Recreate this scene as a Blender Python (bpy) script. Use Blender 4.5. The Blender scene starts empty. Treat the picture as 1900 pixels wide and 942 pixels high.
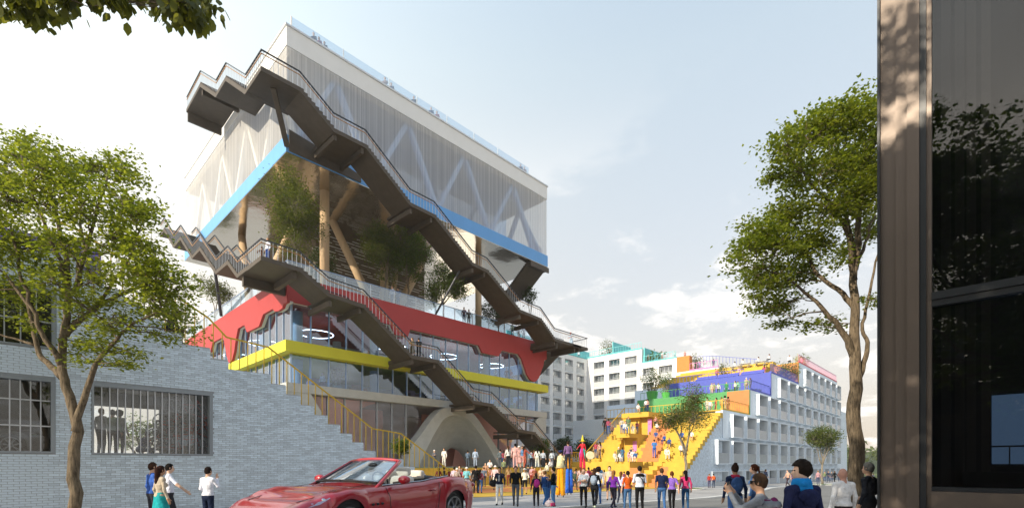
import bpy, bmesh, math, random
import numpy as np
from mathutils import Vector, Matrix

rnd = random.Random(7)
SC = bpy.context.scene
COL = SC.collection
# World axes follow the buildings: x runs along the street fronts (away to the right),
# y runs along the building sides (away to the left), z up; metres.

# ------------------------------------------------------------------ camera
cam_d = bpy.data.cameras.new('camera')
cam = bpy.data.objects.new('camera', cam_d)
COL.objects.link(cam)
EYE = 1.75
cam.location = (0, 0, EYE)
cam.rotation_euler = (math.radians(90), 0, math.radians(-46.0))
cam_d.sensor_width = 36
cam_d.lens = 36 * 923 / 1900
cam_d.shift_y = 389 / 1900
cam_d.clip_start = 0.1
cam_d.clip_end = 6000
SC.camera = cam

# ------------------------------------------------------------------ light
SUN = Vector((-1.0, 0.06, 0.44)).normalized()          # towards the sun
sun_d = bpy.data.lights.new('sun', 'SUN')
sun_d.energy = 2.7
sun_d.angle = math.radians(0.5)
sun_d.color = (1.0, 0.88, 0.70)
sun = bpy.data.objects.new('sun', sun_d)
COL.objects.link(sun)
sun.rotation_euler = SUN.to_track_quat('Z', 'Y').to_euler()

W = bpy.data.worlds.new('World')
SC.world = W
W.use_nodes = True
wt = W.node_tree
for n in list(wt.nodes):
    wt.nodes.remove(n)
wout = wt.nodes.new('ShaderNodeOutputWorld')
wbg = wt.nodes.new('ShaderNodeBackground')
wbg.inputs['Strength'].default_value = 0.15
wt.links.new(wbg.outputs[0], wout.inputs[0])
sky = wt.nodes.new('ShaderNodeTexSky')
sky.sky_type = 'NISHITA'
sky.sun_disc = False
sky.sun_elevation = math.asin(SUN.z)
sky.sun_rotation = math.atan2(SUN.x, SUN.y)
sky.air_density = 1.0
sky.dust_density = 2.2
sky.ozone_density = 1.2
sky.altitude = 50


def wn(kind, **kw):
    n = wt.nodes.new(kind)
    for k, v in kw.items():
        setattr(n, k, v)
    return n


def wmath(op, a, b=None, c=None, clamp=False):
    n = wn('ShaderNodeMath', operation=op, use_clamp=clamp)
    for i, q in enumerate((a, b, c)):
        if q is None:
            continue
        if isinstance(q, (int, float)):
            n.inputs[i].default_value = q
        else:
            wt.links.new(q, n.inputs[i])
    return n.outputs[0]


# thin white haze veil that thickens towards the horizon, and low fair-weather clouds
tc = wn('ShaderNodeTexCoord')
sep = wn('ShaderNodeSeparateXYZ')
wt.links.new(tc.outputs['Generated'], sep.inputs[0])
elev = wmath('MAXIMUM', sep.outputs[2], 0.0)
veil_h = wmath('POWER', wmath('SUBTRACT', 1.0, elev), 2.2)
dot = wn('ShaderNodeVectorMath', operation='DOT_PRODUCT')
wt.links.new(tc.outputs['Generated'], dot.inputs[0])
glow_dir = Vector((-0.45, 0.75, 0.50)).normalized()
dot.inputs[1].default_value = glow_dir
glow = wmath('POWER', wmath('MAXIMUM', dot.outputs['Value'], 0.0), 2.5)
veil = wmath('ADD', wmath('ADD', wmath('MULTIPLY', veil_h, 0.32), 0.66), wmath('MULTIPLY', glow, 0.4), clamp=True)
mixv = wn('ShaderNodeMix', data_type='RGBA')
wt.links.new(veil, mixv.inputs['Factor'])
wt.links.new(sky.outputs[0], mixv.inputs['A'])
ramp = wn('ShaderNodeValToRGB')
ramp.color_ramp.elements[0].position = 0.0
ramp.color_ramp.elements[0].color = (1.0, 0.84, 0.68, 1)
ramp.color_ramp.elements[1].position = 0.62
ramp.color_ramp.elements[1].color = (0.80, 0.90, 0.92, 1)
wt.links.new(elev, ramp.inputs[0])
e3 = ramp.color_ramp.elements.new(0.95)
e3.color = (0.50, 0.70, 0.95, 1)
veilc = wn('ShaderNodeVectorMath', operation='SCALE')
wt.links.new(ramp.outputs[0], veilc.inputs[0])
wt.links.new(wmath('ADD', wmath('MULTIPLY', glow, 2.2), 2.85), veilc.inputs['Scale'])
wt.links.new(veilc.outputs[0], mixv.inputs['B'])
# clouds: noise on the direction projected to a high plane
div = wmath('ADD', elev, 0.16)
comb = wn('ShaderNodeCombineXYZ')
wt.links.new(wmath('DIVIDE', sep.outputs[0], div), comb.inputs[0])
wt.links.new(wmath('DIVIDE', sep.outputs[1], div), comb.inputs[1])
comb.inputs[2].default_value = 3.7
cn = wn('ShaderNodeTexNoise')
cn.inputs['Scale'].default_value = 1.9
cn.inputs['Detail'].default_value = 7
cn.inputs['Roughness'].default_value = 0.62
cn.inputs['Distortion'].default_value = 0.25
wt.links.new(comb.outputs[0], cn.inputs['Vector'])
band = wmath('MULTIPLY', wmath('SMOOTH_MAX', wmath('SUBTRACT', 0.58, elev), 0.0, 0.1), 3.0, clamp=True)
cl = wn('ShaderNodeMapRange', interpolation_type='SMOOTHSTEP')
cl.inputs['From Min'].default_value = 0.49
cl.inputs['From Max'].default_value = 0.62
wt.links.new(cn.outputs['Fac'], cl.inputs['Value'])
cmask = wmath('MULTIPLY', wmath('MULTIPLY', cl.outputs[0], band), 0.9)
mixc = wn('ShaderNodeMix', data_type='RGBA')
wt.links.new(cmask, mixc.inputs['Factor'])
wt.links.new(mixv.outputs['Result'], mixc.inputs['A'])
mixc.inputs['B'].default_value = (4.3, 4.1, 3.85, 1)
wt.links.new(mixc.outputs['Result'], wbg.inputs['Color'])

SC.view_settings.view_transform = 'Standard'
SC.view_settings.look = 'None'
SC.view_settings.exposure = 1.12
SC.view_settings.gamma = 1.0
SC.cycles.max_bounces = 8
SC.cycles.transparent_max_bounces = 24
SC.cycles.glossy_bounces = 4

# ------------------------------------------------------------------ survey helpers
# positions were surveyed from the photograph: a sight line through photo point (x, y)
# is cut with the real plane that the thing stands on or in
FU, FV, RU, RV = 0.7193, 0.6947, 0.6947, -0.7193


def sight(x, y):
    a = (x - 950) / 923.0
    b = (860 - y) / 923.0
    return FU + RU * a, FV + RV * a, b


def on_y(x, y, v):
    d = sight(x, y)
    t = v / d[1]
    return Vector((d[0] * t, v, EYE + d[2] * t))


def on_x(x, y, u):
    d = sight(x, y)
    t = u / d[0]
    return Vector((u, d[1] * t, EYE + d[2] * t))


def at_d(x, y, D):
    d = sight(x, y)
    return Vector((d[0] * D, d[1] * D, EYE + d[2] * D))


GZ = [(-60, .3), (0, .3), (7, .25), (10, .2), (13, .04), (22, -.12), (50, -.6), (78, -1.1), (130, -1.25), (400, -1.6), (3000, -3)]


def ground_z(u, v):
    D = u * FU + v * FV
    if D <= GZ[0][0]:
        return GZ[0][1]
    for (a, za), (b, zb) in zip(GZ, GZ[1:]):
        if D <= b:
            return za + (zb - za) * (D - a) / (b - a)
    return GZ[-1][1]


def on_ground(x, y):
    D = 8.0
    for _ in range(60):
        p = at_d(x, y, D)
        g = ground_z(p.x, p.y)
        if p.z <= g:
            break
        D *= 1.05
    lo, hi = D / 1.05, D
    for _ in range(25):
        m = (lo + hi) / 2
        p = at_d(x, y, m)
        if p.z <= ground_z(p.x, p.y):
            hi = m
        else:
            lo = m
    return at_d(x, y, hi)


# ------------------------------------------------------------------ materials
MATS = {}


def new_mat(name):
    m = bpy.data.materials.new(name)
    m.use_nodes = True
    nt = m.node_tree
    return m, nt, nt.nodes['Principled BSDF']


def mat(name, col, rough=0.6, metal=0.0, var=0.12, scale=3.0, bump=0.0, bscale=30.0, spec=0.4, stretch=None, coat=0.0, isl=0.0):
    """painted / mineral surface: base colour with real-world mottling and fine relief"""
    if name in MATS:
        return MATS[name]
    m, nt, b = new_mat(name)
    b.inputs['Roughness'].default_value = rough
    b.inputs['Metallic'].default_value = metal
    b.inputs['Specular IOR Level'].default_value = spec
    b.inputs['Coat Weight'].default_value = coat
    b.inputs['Coat Roughness'].default_value = 0.04
    tcn = nt.nodes.new('ShaderNodeTexCoord')
    vec = tcn.outputs['Object']
    if stretch:
        mp = nt.nodes.new('ShaderNodeMapping')
        mp.inputs['Scale'].default_value = stretch
        nt.links.new(vec, mp.inputs[0])
        vec = mp.outputs[0]
    nz = nt.nodes.new('ShaderNodeTexNoise')
    nz.inputs['Scale'].default_value = scale
    nz.inputs['Detail'].default_value = 6
    nz.inputs['Roughness'].default_value = 0.65
    nt.links.new(vec, nz.inputs['Vector'])
    mr = nt.nodes.new('ShaderNodeMapRange')
    mr.inputs['From Min'].default_value = 0.25
    mr.inputs['From Max'].default_value = 0.75
    mr.inputs['To Min'].default_value = 1 - var
    mr.inputs['To Max'].default_value = 1 + var
    nt.links.new(nz.outputs['Fac'], mr.inputs['Value'])
    fac = mr.outputs[0]
    if isl:
        ge = nt.nodes.new('ShaderNodeNewGeometry')
        m2 = nt.nodes.new('ShaderNodeMapRange')
        m2.inputs['To Min'].default_value = 1 - isl
        m2.inputs['To Max'].default_value = 1 + isl
        nt.links.new(ge.outputs['Random Per Island'], m2.inputs['Value'])
        mu = nt.nodes.new('ShaderNodeMath')
        mu.operation = 'MULTIPLY'
        nt.links.new(fac, mu.inputs[0])
        nt.links.new(m2.outputs[0], mu.inputs[1])
        fac = mu.outputs[0]
    sc = nt.nodes.new('ShaderNodeVectorMath')
    sc.operation = 'SCALE'
    sc.inputs[0].default_value = col[:3]
    nt.links.new(fac, sc.inputs['Scale'])
    nt.links.new(sc.outputs[0], b.inputs['Base Color'])
    if bump:
        n2 = nt.nodes.new('ShaderNodeTexNoise')
        n2.inputs['Scale'].default_value = bscale
        n2.inputs['Detail'].default_value = 5
        nt.links.new(vec, n2.inputs['Vector'])
        bp = nt.nodes.new('ShaderNodeBump')
        bp.inputs['Strength'].default_value = bump
        bp.inputs['Distance'].default_value = 0.05
        nt.links.new(n2.outputs['Fac'], bp.inputs['Height'])
        nt.links.new(bp.outputs[0], b.inputs['Normal'])
    MATS[name] = m
    return m


def hexc(h):
    h = h.lstrip('#')
    r = [int(h[i:i + 2], 16) / 255 for i in (0, 2, 4)]
    return [(q / 12.92 if q <= 0.04045 else ((q + 0.055) / 1.055) ** 2.4) for q in r]


def cloth(h):
    return mat('cloth_' + h, hexc(h), rough=0.85, var=0.28, scale=9, bump=0.7, bscale=13, spec=0.15)


def glass(name, tint=(0.8, 0.9, 0.95), refl=0.10, rough=0.01, edge=0.55):
    if name in MATS:
        return MATS[name]
    m, nt, b = new_mat(name)
    nt.nodes.remove(b)
    out = nt.nodes['Material Output']
    tr = nt.nodes.new('ShaderNodeBsdfTransparent')
    tr.inputs[0].default_value = (*tint, 1)
    gl = nt.nodes.new('ShaderNodeBsdfGlossy')
    gl.inputs['Roughness'].default_value = rough
    gl.inputs[0].default_value = (0.95, 0.97, 1.0, 1)
    lw = nt.nodes.new('ShaderNodeLayerWeight')
    lw.inputs['Blend'].default_value = 0.35
    mr = nt.nodes.new('ShaderNodeMapRange')
    mr.inputs['To Min'].default_value = refl
    mr.inputs['To Max'].default_value = edge
    nt.links.new(lw.outputs['Facing'], mr.inputs['Value'])
    nz = nt.nodes.new('ShaderNodeTexNoise')
    nz.inputs['Scale'].default_value = 0.7
    bp = nt.nodes.new('ShaderNodeBump')
    bp.inputs['Strength'].default_value = 0.02
    nt.links.new(nz.outputs['Fac'], bp.inputs['Height'])
    nt.links.new(bp.outputs[0], gl.inputs['Normal'])
    mx = nt.nodes.new('ShaderNodeMixShader')
    nt.links.new(mr.outputs[0], mx.inputs[0])
    nt.links.new(tr.outputs[0], mx.inputs[1])
    nt.links.new(gl.outputs[0], mx.inputs[2])
    nt.links.new(mx.outputs[0], out.inputs['Surface'])
    MATS[name] = m
    return m


def emis(name, col, s):
    if name in MATS:
        return MATS[name]
    m, nt, b = new_mat(name)
    b.inputs['Base Color'].default_value = (*col, 1)
    b.inputs['Emission Color'].default_value = (*col, 1)
    b.inputs['Emission Strength'].default_value = s
    MATS[name] = m
    return m


def leafmat(name, c1, c2, trans=0.45):
    if name in MATS:
        return MATS[name]
    m, nt, b = new_mat(name)
    nt.nodes.remove(b)
    out = nt.nodes['Material Output']
    ge = nt.nodes.new('ShaderNodeNewGeometry')
    mx = nt.nodes.new('ShaderNodeMix')
    mx.data_type = 'RGBA'
    nt.links.new(ge.outputs['Random Per Island'], mx.inputs['Factor'])
    mx.inputs['A'].default_value = (*c1, 1)
    mx.inputs['B'].default_value = (*c2, 1)
    df = nt.nodes.new('ShaderNodeBsdfPrincipled')
    df.inputs['Roughness'].default_value = 0.45
    df.inputs['Specular IOR Level'].default_value = 0.3
    nt.links.new(mx.outputs['Result'], df.inputs['Base Color'])
    tl = nt.nodes.new('ShaderNodeBsdfTranslucent')
    sc = nt.nodes.new('ShaderNodeVectorMath')
    sc.operation = 'MULTIPLY'
    sc.inputs[1].default_value = (1.7, 1.6, 0.7)
    nt.links.new(mx.outputs['Result'], sc.inputs[0])
    nt.links.new(sc.outputs[0], tl.inputs[0])
    ms = nt.nodes.new('ShaderNodeMixShader')
    ms.inputs[0].default_value = trans
    nt.links.new(df.outputs[0], ms.inputs[1])
    nt.links.new(tl.outputs[0], ms.inputs[2])
    nt.links.new(ms.outputs[0], out.inputs['Surface'])
    MATS[name] = m
    return m


# ------------------------------------------------------------------ mesh builder
ORG = {}


class MB:
    def __init__(self):
        self.v, self.f, self.m = [], [], []

    def add(self, vs, fs, mi=0):
        o = len(self.v)
        self.v += [tuple(p) for p in vs]
        self.f += [tuple(i + o for i in f) for f in fs]
        self.m += [mi] * len(fs)
        return self

    def box(self, u0, u1, v0, v1, z0, z1, mi=0):
        u0, u1 = min(u0, u1), max(u0, u1)
        v0, v1 = min(v0, v1), max(v0, v1)
        z0, z1 = min(z0, z1), max(z0, z1)
        return self.add([(u0, v0, z0), (u1, v0, z0), (u1, v1, z0), (u0, v1, z0), (u0, v0, z1), (u1, v0, z1), (u1, v1, z1), (u0, v1, z1)],
                        [(0, 3, 2, 1), (4, 5, 6, 7), (0, 1, 5, 4), (1, 2, 6, 5), (2, 3, 7, 6), (3, 0, 4, 7)], mi)

    def quad(self, a, b, c, d, mi=0):
        return self.add([a, b, c, d], [(0, 1, 2, 3)], mi)

    def extrude(self, poly, axis, a0, a1, mi=0):
        """poly: 2-D outline; axis 'y' -> poly in (x,z) swept along y; 'x' -> (y,z) along x; 'z' -> (x,y) along z"""
        n = len(poly)
        P = {'y': lambda p, a: (p[0], a, p[1]), 'x': lambda p, a: (a, p[0], p[1]), 'z': lambda p, a: (p[0], p[1], a)}[axis]
        vs = [P(p, a0) for p in poly] + [P(p, a1) for p in poly]
        fs = [tuple(range(n)), tuple(range(2 * n - 1, n - 1, -1))]
        for i in range(n):
            j = (i + 1) % n
            fs.append((i, i + n, j + n, j))
        return self.add(vs, fs, mi)

    def tube(self, pts, r, n=6, mi=0, cap=True):
        pts = [Vector(p) for p in pts]
        rs = r if isinstance(r, (list, tuple)) else [r] * len(pts)
        vs, fs = [], []
        prev = None
        for i, p in enumerate(pts):
            d = (pts[min(i + 1, len(pts) - 1)] - pts[max(i - 1, 0)])
            if d.length < 1e-9:
                d = Vector((0, 0, 1))
            d.normalize()
            if prev is None:
                a = d.orthogonal().normalized()
            else:
                a = prev - d * prev.dot(d)
                a = a.normalized() if a.length > 1e-6 else d.orthogonal().normalized()
            prev = a
            b = d.cross(a)
            for k in range(n):
                t = 2 * math.pi * k / n
                vs.append(p + (a * math.cos(t) + b * math.sin(t)) * rs[i])
        for i in range(len(pts) - 1):
            for k in range(n):
                k2 = (k + 1) % n
                fs.append((i * n + k, i * n + k2, (i + 1) * n + k2, (i + 1) * n + k))
        if cap:
            fs.append(tuple(range(n - 1, -1, -1)))
            fs.append(tuple((len(pts) - 1) * n + k for k in range(n)))
        return self.add(vs, fs, mi)

    def bar(self, p, q, w, h, mi=0):
        p, q = Vector(p), Vector(q)
        d = (q - p).normalized()
        s = d.cross(Vector((0, 0, 1)))
        s = s.normalized() if s.length > 1e-4 else Vector((1, 0, 0))
        t = s.cross(d)
        vs = []
        for e in (p, q):
            for a, b in ((-1, -1), (1, -1), (1, 1), (-1, 1)):
                vs.append(e + s * a * w / 2 + t * b * h / 2)
        return self.add(vs, [(0, 1, 2, 3), (7, 6, 5, 4), (0, 4, 5, 1), (1, 5, 6, 2), (2, 6, 7, 3), (3, 7, 4, 0)], mi)

    def ell(self, c, r, nu=10, nv=7, mi=0, M=None):
        vs, fs = [], []
        for j in range(nv + 1):
            th = math.pi * j / nv
            for i in range(nu):
                ph = 2 * math.pi * i / nu
                p = Vector((math.sin(th) * math.cos(ph) * r[0], math.sin(th) * math.sin(ph) * r[1], math.cos(th) * r[2]))
                if M:
                    p = M @ p
                vs.append(p + Vector(c))
        for j in range(nv):
            for i in range(nu):
                i2 = (i + 1) % nu
                fs.append((j * nu + i, (j + 1) * nu + i, (j + 1) * nu + i2, j * nu + i2))
        return self.add(vs, fs, mi)

    def lathe(self, c, prof, n=16, mi=0):
        vs, fs = [], []
        for r, z in prof:
            for k in range(n):
                t = 2 * math.pi * k / n
                vs.append((c[0] + r * math.cos(t), c[1] + r * math.sin(t), c[2] + z))
        for i in range(len(prof) - 1):
            for k in range(n):
                k2 = (k + 1) % n
                fs.append((i * n + k, i * n + k2, (i + 1) * n + k2, (i + 1) * n + k))
        fs.append(tuple(range(n - 1, -1, -1)))
        fs.append(tuple((len(prof) - 1) * n + k for k in range(n)))
        return self.add(vs, fs, mi)

    def ring(self, c, R, r, n=32, k=6, mi=0, M=None):
        vs, fs = [], []
        for i in range(n):
            a = 2 * math.pi * i / n
            for j in range(k):
                b = 2 * math.pi * j / k
                p = Vector(((R + r * math.cos(b)) * math.cos(a), (R + r * math.cos(b)) * math.sin(a), r * math.sin(b)))
                if M:
                    p = M @ p
                vs.append(p + Vector(c))
        for i in range(n):
            for j in range(k):
                i2, j2 = (i + 1) % n, (j + 1) % k
                fs.append((i * k + j, i2 * k + j, i2 * k + j2, i * k + j2))
        return self.add(vs, fs, mi)

    def mesh(self, name, mats, org=Vector((0, 0, 0)), smooth=False):
        me = bpy.data.meshes.new(name)
        o = Vector(org)
        me.from_pydata([(p[0] - o.x, p[1] - o.y, p[2] - o.z) for p in self.v], [], self.f)
        if not isinstance(mats, (list, tuple)):
            mats = [mats]
        for m in mats:
            me.materials.append(m)
        if len(mats) > 1:
            me.polygons.foreach_set('material_index', self.m)
        if smooth:
            me.polygons.foreach_set('use_smooth', [True] * len(self.f))
        me.update()
        return me

    def build(self, name, mats, parent=None, smooth=False):
        org = ORG.get(parent.name, Vector((0, 0, 0))) if parent else Vector((0, 0, 0))
        o = bpy.data.objects.new(name, self.mesh(name, mats, org, smooth))
        COL.objects.link(o)
        if parent:
            o.parent = parent
            ORG[o.name] = org
        return o


LABELS = {}


def tag(o, label=None, cat=None, group=None, kind=None):
    if label:
        k = label
        if k in LABELS and (not group or LABELS[k] != group):
            print('DUPLICATE LABEL', label)
        LABELS[k] = group
        o['label'] = label
    if cat:
        o['category'] = cat
    if group:
        o['group'] = group
    if kind:
        o['kind'] = kind
    return o


def thing(name, label, cat, loc, group=None):
    o = bpy.data.objects.new(name, None)
    COL.objects.link(o)
    o.location = loc
    o.empty_display_size = 0.3
    ORG[o.name] = Vector(loc)
    return tag(o, label, cat, group)


def inst(name, me, parent, loc, rz=0.0):
    """an object sharing mesh data with its alike pieces; loc in world metres"""
    o = bpy.data.objects.new(name, me)
    COL.objects.link(o)
    org = ORG.get(parent.name, Vector((0, 0, 0))) if parent else Vector((0, 0, 0))
    o.location = Vector(loc) - org
    o.rotation_euler = (0, 0, rz)
    if parent:
        o.parent = parent
    return o


# shared materials
M_WHITE = mat('white_render', (0.78, 0.78, 0.76), 0.7, var=0.04, scale=1.2, bump=0.06, bscale=60)
M_CONC = mat('grey_concrete', (0.46, 0.47, 0.45), 0.75, var=0.12, scale=1.6, bump=0.15, bscale=18)
M_PALE = mat('pale_concrete', (0.55, 0.55, 0.53), 0.7, var=0.08, scale=1.2, bump=0.1, bscale=20)
M_CORTEN = mat('dark_brown_concrete', (0.072, 0.057, 0.042), 0.6, var=0.22, scale=1.8, bump=0.12, bscale=14)
M_CHAR = mat('charcoal_metal', (0.045, 0.05, 0.06), 0.45, metal=0.3, var=0.1)
M_STEEL = mat('pale_steel', (0.55, 0.57, 0.6), 0.35, metal=0.6, var=0.08)
M_BRONZE = mat('bronze_rail', (0.42, 0.22, 0.09), 0.4, metal=0.5, var=0.1)
M_RED = mat('red_paint', (0.40, 0.042, 0.044), 0.6, var=0.06, scale=0.8, bump=0.05)
M_YEL = mat('lemon_paint', (0.62, 0.60, 0.035), 0.55, var=0.05, scale=0.8)
M_BLUE = mat('sky_blue_paint', (0.13, 0.36, 0.72), 0.5, var=0.06, scale=0.5, stretch=(1, 1, 0.2))
M_AMBER = mat('amber_stair_paint', (0.60, 0.39, 0.05), 0.7, var=0.13, scale=1.1, bump=0.06)
M_ORANGE = mat('orange_stair_paint', (0.58, 0.22, 0.075), 0.7, var=0.12, scale=1.5, bump=0.06)
M_GREEN = mat('green_paint', (0.09, 0.33, 0.11), 0.65, var=0.1)
M_COBALT = mat('cobalt_paint', (0.075, 0.10, 0.46), 0.6, var=0.1)
M_PURPLE = mat('purple_paint', (0.15, 0.10, 0.42), 0.6, var=0.06)
M_TURQ = mat('turquoise_paint', (0.12, 0.50, 0.52), 0.6, var=0.06)
M_PINK = mat('pink_paint', (0.62, 0.22, 0.50), 0.6, var=0.06)
M_WOOD = mat('pale_timber', (0.52, 0.37, 0.22), 0.6, var=0.18, scale=2.5, stretch=(3, 3, 0.25), bump=0.1)
M_FRAME = mat('grey_window_frame', (0.30, 0.33, 0.36), 0.4, metal=0.4, var=0.06)
M_BFRAME = mat('blue_mullion', (0.30, 0.40, 0.55), 0.4, metal=0.3, var=0.06)
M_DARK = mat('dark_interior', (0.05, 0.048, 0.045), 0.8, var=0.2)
M_YRAIL = mat('yellow_rail', (0.66, 0.42, 0.03), 0.45, metal=0.2, var=0.08)
G_BLUE = glass('facade_glass', (0.64, 0.79, 0.95), 0.08, edge=0.42)
G_CLEAR = glass('clear_glass', (0.86, 0.90, 0.95), 0.05, edge=0.30)
G_RAIL = glass('rail_glass', (0.78, 0.88, 0.95), 0.12)
G_PALE = glass('pale_roof_glass', (0.86, 0.92, 0.97), 0.16, edge=0.5)

# ================================================================== SETTING
def sheet(name, pts_fn, us, vs, m, kind='structure', mi=None):
    b = MB()
    nu, nv = len(us), len(vs)
    for v in vs:
        for u in us:
            b.v.append((u, v, pts_fn(u, v)))
    for j in range(nv - 1):
        for i in range(nu - 1):
            b.f.append((j * nu + i, j * nu + i + 1, (j + 1) * nu + i + 1, (j + 1) * nu + i))
            b.m.append(0)
    o = b.build(name, m)
    tag(o, kind=kind)
    return o


def paving_mat(name, col, sx, sy, var=0.1, joint=0.7):
    m, nt, b = new_mat(name)
    b.inputs['Roughness'].default_value = 0.8
    tcn = nt.nodes.new('ShaderNodeTexCoord')
    br = nt.nodes.new('ShaderNodeTexBrick')
    br.inputs['Scale'].default_value = 1.0
    br.inputs['Brick Width'].default_value = sx
    br.inputs['Row Height'].default_value = sy
    br.inputs['Mortar Size'].default_value = 0.012
    br.inputs['Color1'].default_value = (*[c * (1 - var) for c in col], 1)
    br.inputs['Color2'].default_value = (*[c * (1 + var) for c in col], 1)
    br.inputs['Mortar'].default_value = (*[c * joint for c in col], 1)
    nt.links.new(tcn.outputs['Object'], br.inputs['Vector'])
    nz = nt.nodes.new('ShaderNodeTexNoise')
    nz.inputs['Scale'].default_value = 0.35
    nz.inputs['Detail'].default_value = 8
    nt.links.new(tcn.outputs['Object'], nz.inputs['Vector'])
    mr = nt.nodes.new('ShaderNodeMapRange')
    mr.inputs['From Min'].default_value = 0.3
    mr.inputs['From Max'].default_value = 0.7
    mr.inputs['To Min'].default_value = 0.82
    mr.inputs['To Max'].default_value = 1.15
    nt.links.new(nz.outputs['Fac'], mr.inputs['Value'])
    sc = nt.nodes.new('ShaderNodeVectorMath')
    sc.operation = 'SCALE'
    nt.links.new(br.outputs['Color'], sc.inputs[0])
    nt.links.new(mr.outputs[0], sc.inputs['Scale'])
    nt.links.new(sc.outputs[0], b.inputs['Base Color'])
    MATS[name] = m
    return m


lin = lambda a, b, n: [a + (b - a) * i / (n - 1) for i in range(n)]
M_PAVE = paving_mat('plaza_paving', (0.40, 0.39, 0.38), 1.2, 0.6)
M_ASPH = mat('asphalt', (0.20, 0.195, 0.185), 0.9, var=0.2, scale=0.6, bump=0.3, bscale=60)
M_GRASSF = mat('meadow', (0.10, 0.13, 0.03), 0.9, var=0.4, scale=0.05)
us = [-200, -80] + lin(-40, 140, 61) + [200, 350, 560]
vs = [-300, -80] + lin(-40, 120, 55) + [180, 330]
sheet('ground', ground_z, us, vs, M_PAVE)
sheet('meadow', lambda u, v: ground_z(u, v) + 0.02, lin(129, 550, 12), lin(-120, 300, 14), M_GRASSF)
# street in front of the housing, edged by a pale kerb line
KERB = [(-20, 13.4), (14, 12.9), (20, 12.4), (28, 11.7), (36, 12.2), (44, 13.6), (51, 15.0), (70, 15.3), (130, 15.3)]


def kerb_v(u):
    for (a, va), (b, vb) in zip(KERB, KERB[1:]):
        if u <= b:
            t = (u - a) / (b - a)
            return va + (vb - va) * t
    return KERB[-1][1]


rb_ = MB()
ru_ = lin(12, 128, 80)
for u in ru_:
    for k in range(6):
        v = -6 + (kerb_v(u) - .18 + 6) * k / 5
        rb_.v.append((u, v, ground_z(u, v) + .008))
for i in range(79):
    for k in range(5):
        rb_.f.append((i * 6 + k, (i + 1) * 6 + k, (i + 1) * 6 + k + 1, i * 6 + k + 1)); rb_.m.append(0)
tag(rb_.build('road', M_ASPH), kind='structure')
kb = MB()
for i in range(58):
    u0, u1 = 12 + i * 2.0, 12 + i * 2.0 + 1.985
    v0, v1 = kerb_v(u0), kerb_v(u1)
    g0, g1 = ground_z(u0, v0), ground_z(u1, v1)
    kb.add([(u0, v0 - .17, g0 - .2), (u1, v1 - .17, g1 - .2), (u1, v1 + .17, g1 - .2), (u0, v0 + .17, g0 - .2), (u0, v0 - .17, g0 + .09), (u1, v1 - .17, g1 + .09), (u1, v1 + .17, g1 + .09), (u0, v0 + .17, g0 + .09)],
           [(0, 3, 2, 1), (4, 5, 6, 7), (0, 1, 5, 4), (1, 2, 6, 5), (2, 3, 7, 6), (3, 0, 4, 7)])
tag(kb.build('kerb', mat('kerb_stone', (.66, .65, .62), .75, var=.1)), kind='structure')

# yellow carpet in front of the pavilion: sheet rising to the tribune
CARP0, CARP1 = 15.2, 45.3


def carpet_z(u, v):
    t = max(0.0, min(1.0, (v - 24.0) / 6.0))
    return ground_z(u, v) + 0.012 + t * 0.42


sheet('plaza_carpet', carpet_z, lin(CARP0, CARP1, 22), [22.3, 24, 26, 28, 30, 31.2], M_AMBER)
for k, (a, b_, c, d) in enumerate([(16, 27, 25.2, 26.6), (24, 34, 26.6, 27.8), (30, 44, 25.0, 26.2), (19, 30, 28.4, 29.4), (36, 45, 27.4, 28.6)]):
    sheet('painted_stripe', lambda u, v: carpet_z(u, v) + 0.005, lin(a, b_, 9), [c, d], M_ORANGE)
pb = MB()
pb.box(15.9, 47.5, 34.02, 72, -1.5, 1.42)
tag(pb.build('podium', mat('podium_paving', (0.30, 0.30, 0.29), .8, var=.1)), kind='structure')
gb = MB()
gb.box(16.0, 44.5, 34.03, 35.0, 1.421, 1.46)
tag(gb.build('grass_strip', mat('grass_turf', (0.09, 0.17, 0.03), .9, var=.4, scale=8, bump=.5, bscale=40)), kind='stuff')
tr = thing('tribune', 'low yellow seating steps in front of the concrete arch', 'steps', (30, 33, 0.3))
for i in range(3):
    z1 = 1.40 - 0.36 * i
    v0 = 33.1 - 0.93 * i
    for j in range(5):
        b = MB()
        u0 = 16.0 + j * 5.72
        b.box(u0, u0 + 5.715, v0, v0 + 0.925, -1.0, z1)
        b.build('step', M_AMBER, tr)

# far wooded hill
hb = MB()
HILL = 0.52
hz = [(-20, 0), (0, 13), (60, 26), (140, 36), (220, 40), (320, 30)]
nU = 40
for i in range(nU):
    w = i / (nU - 1)
    u = 190 + 0 * w
    for (d, h) in hz:
        hb.v.append((200 + d, -240 + 520 * w, -2.2 + HILL * h * (0.75 + 0.3 * math.sin(w * 9) + 0.15 * math.sin(w * 23))))
n = len(hz)
for i in range(nU - 1):
    for j in range(n - 1):
        hb.f.append((i * n + j, i * n + j + 1, (i + 1) * n + j + 1, (i + 1) * n + j))
        hb.m.append(0)
tag(hb.build('hill', mat('hill_undergrowth', (0.035, 0.055, 0.015), .9, var=.5, scale=.1)), kind='structure')

# ================================================================== PAVILION
PV = thing('pavilion', 'tall stacked pavilion with red and yellow bands and a white veiled top storey', 'building', (30, 50, 1.42))
U0, U1, V0, V1 = 15.4, 46.2, 38.8, 68.1


def part(name, mats, fn, parent=None, **kw):
    b = MB()
    fn(b)
    return b.build(name, mats, parent or PV, **kw)


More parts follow.
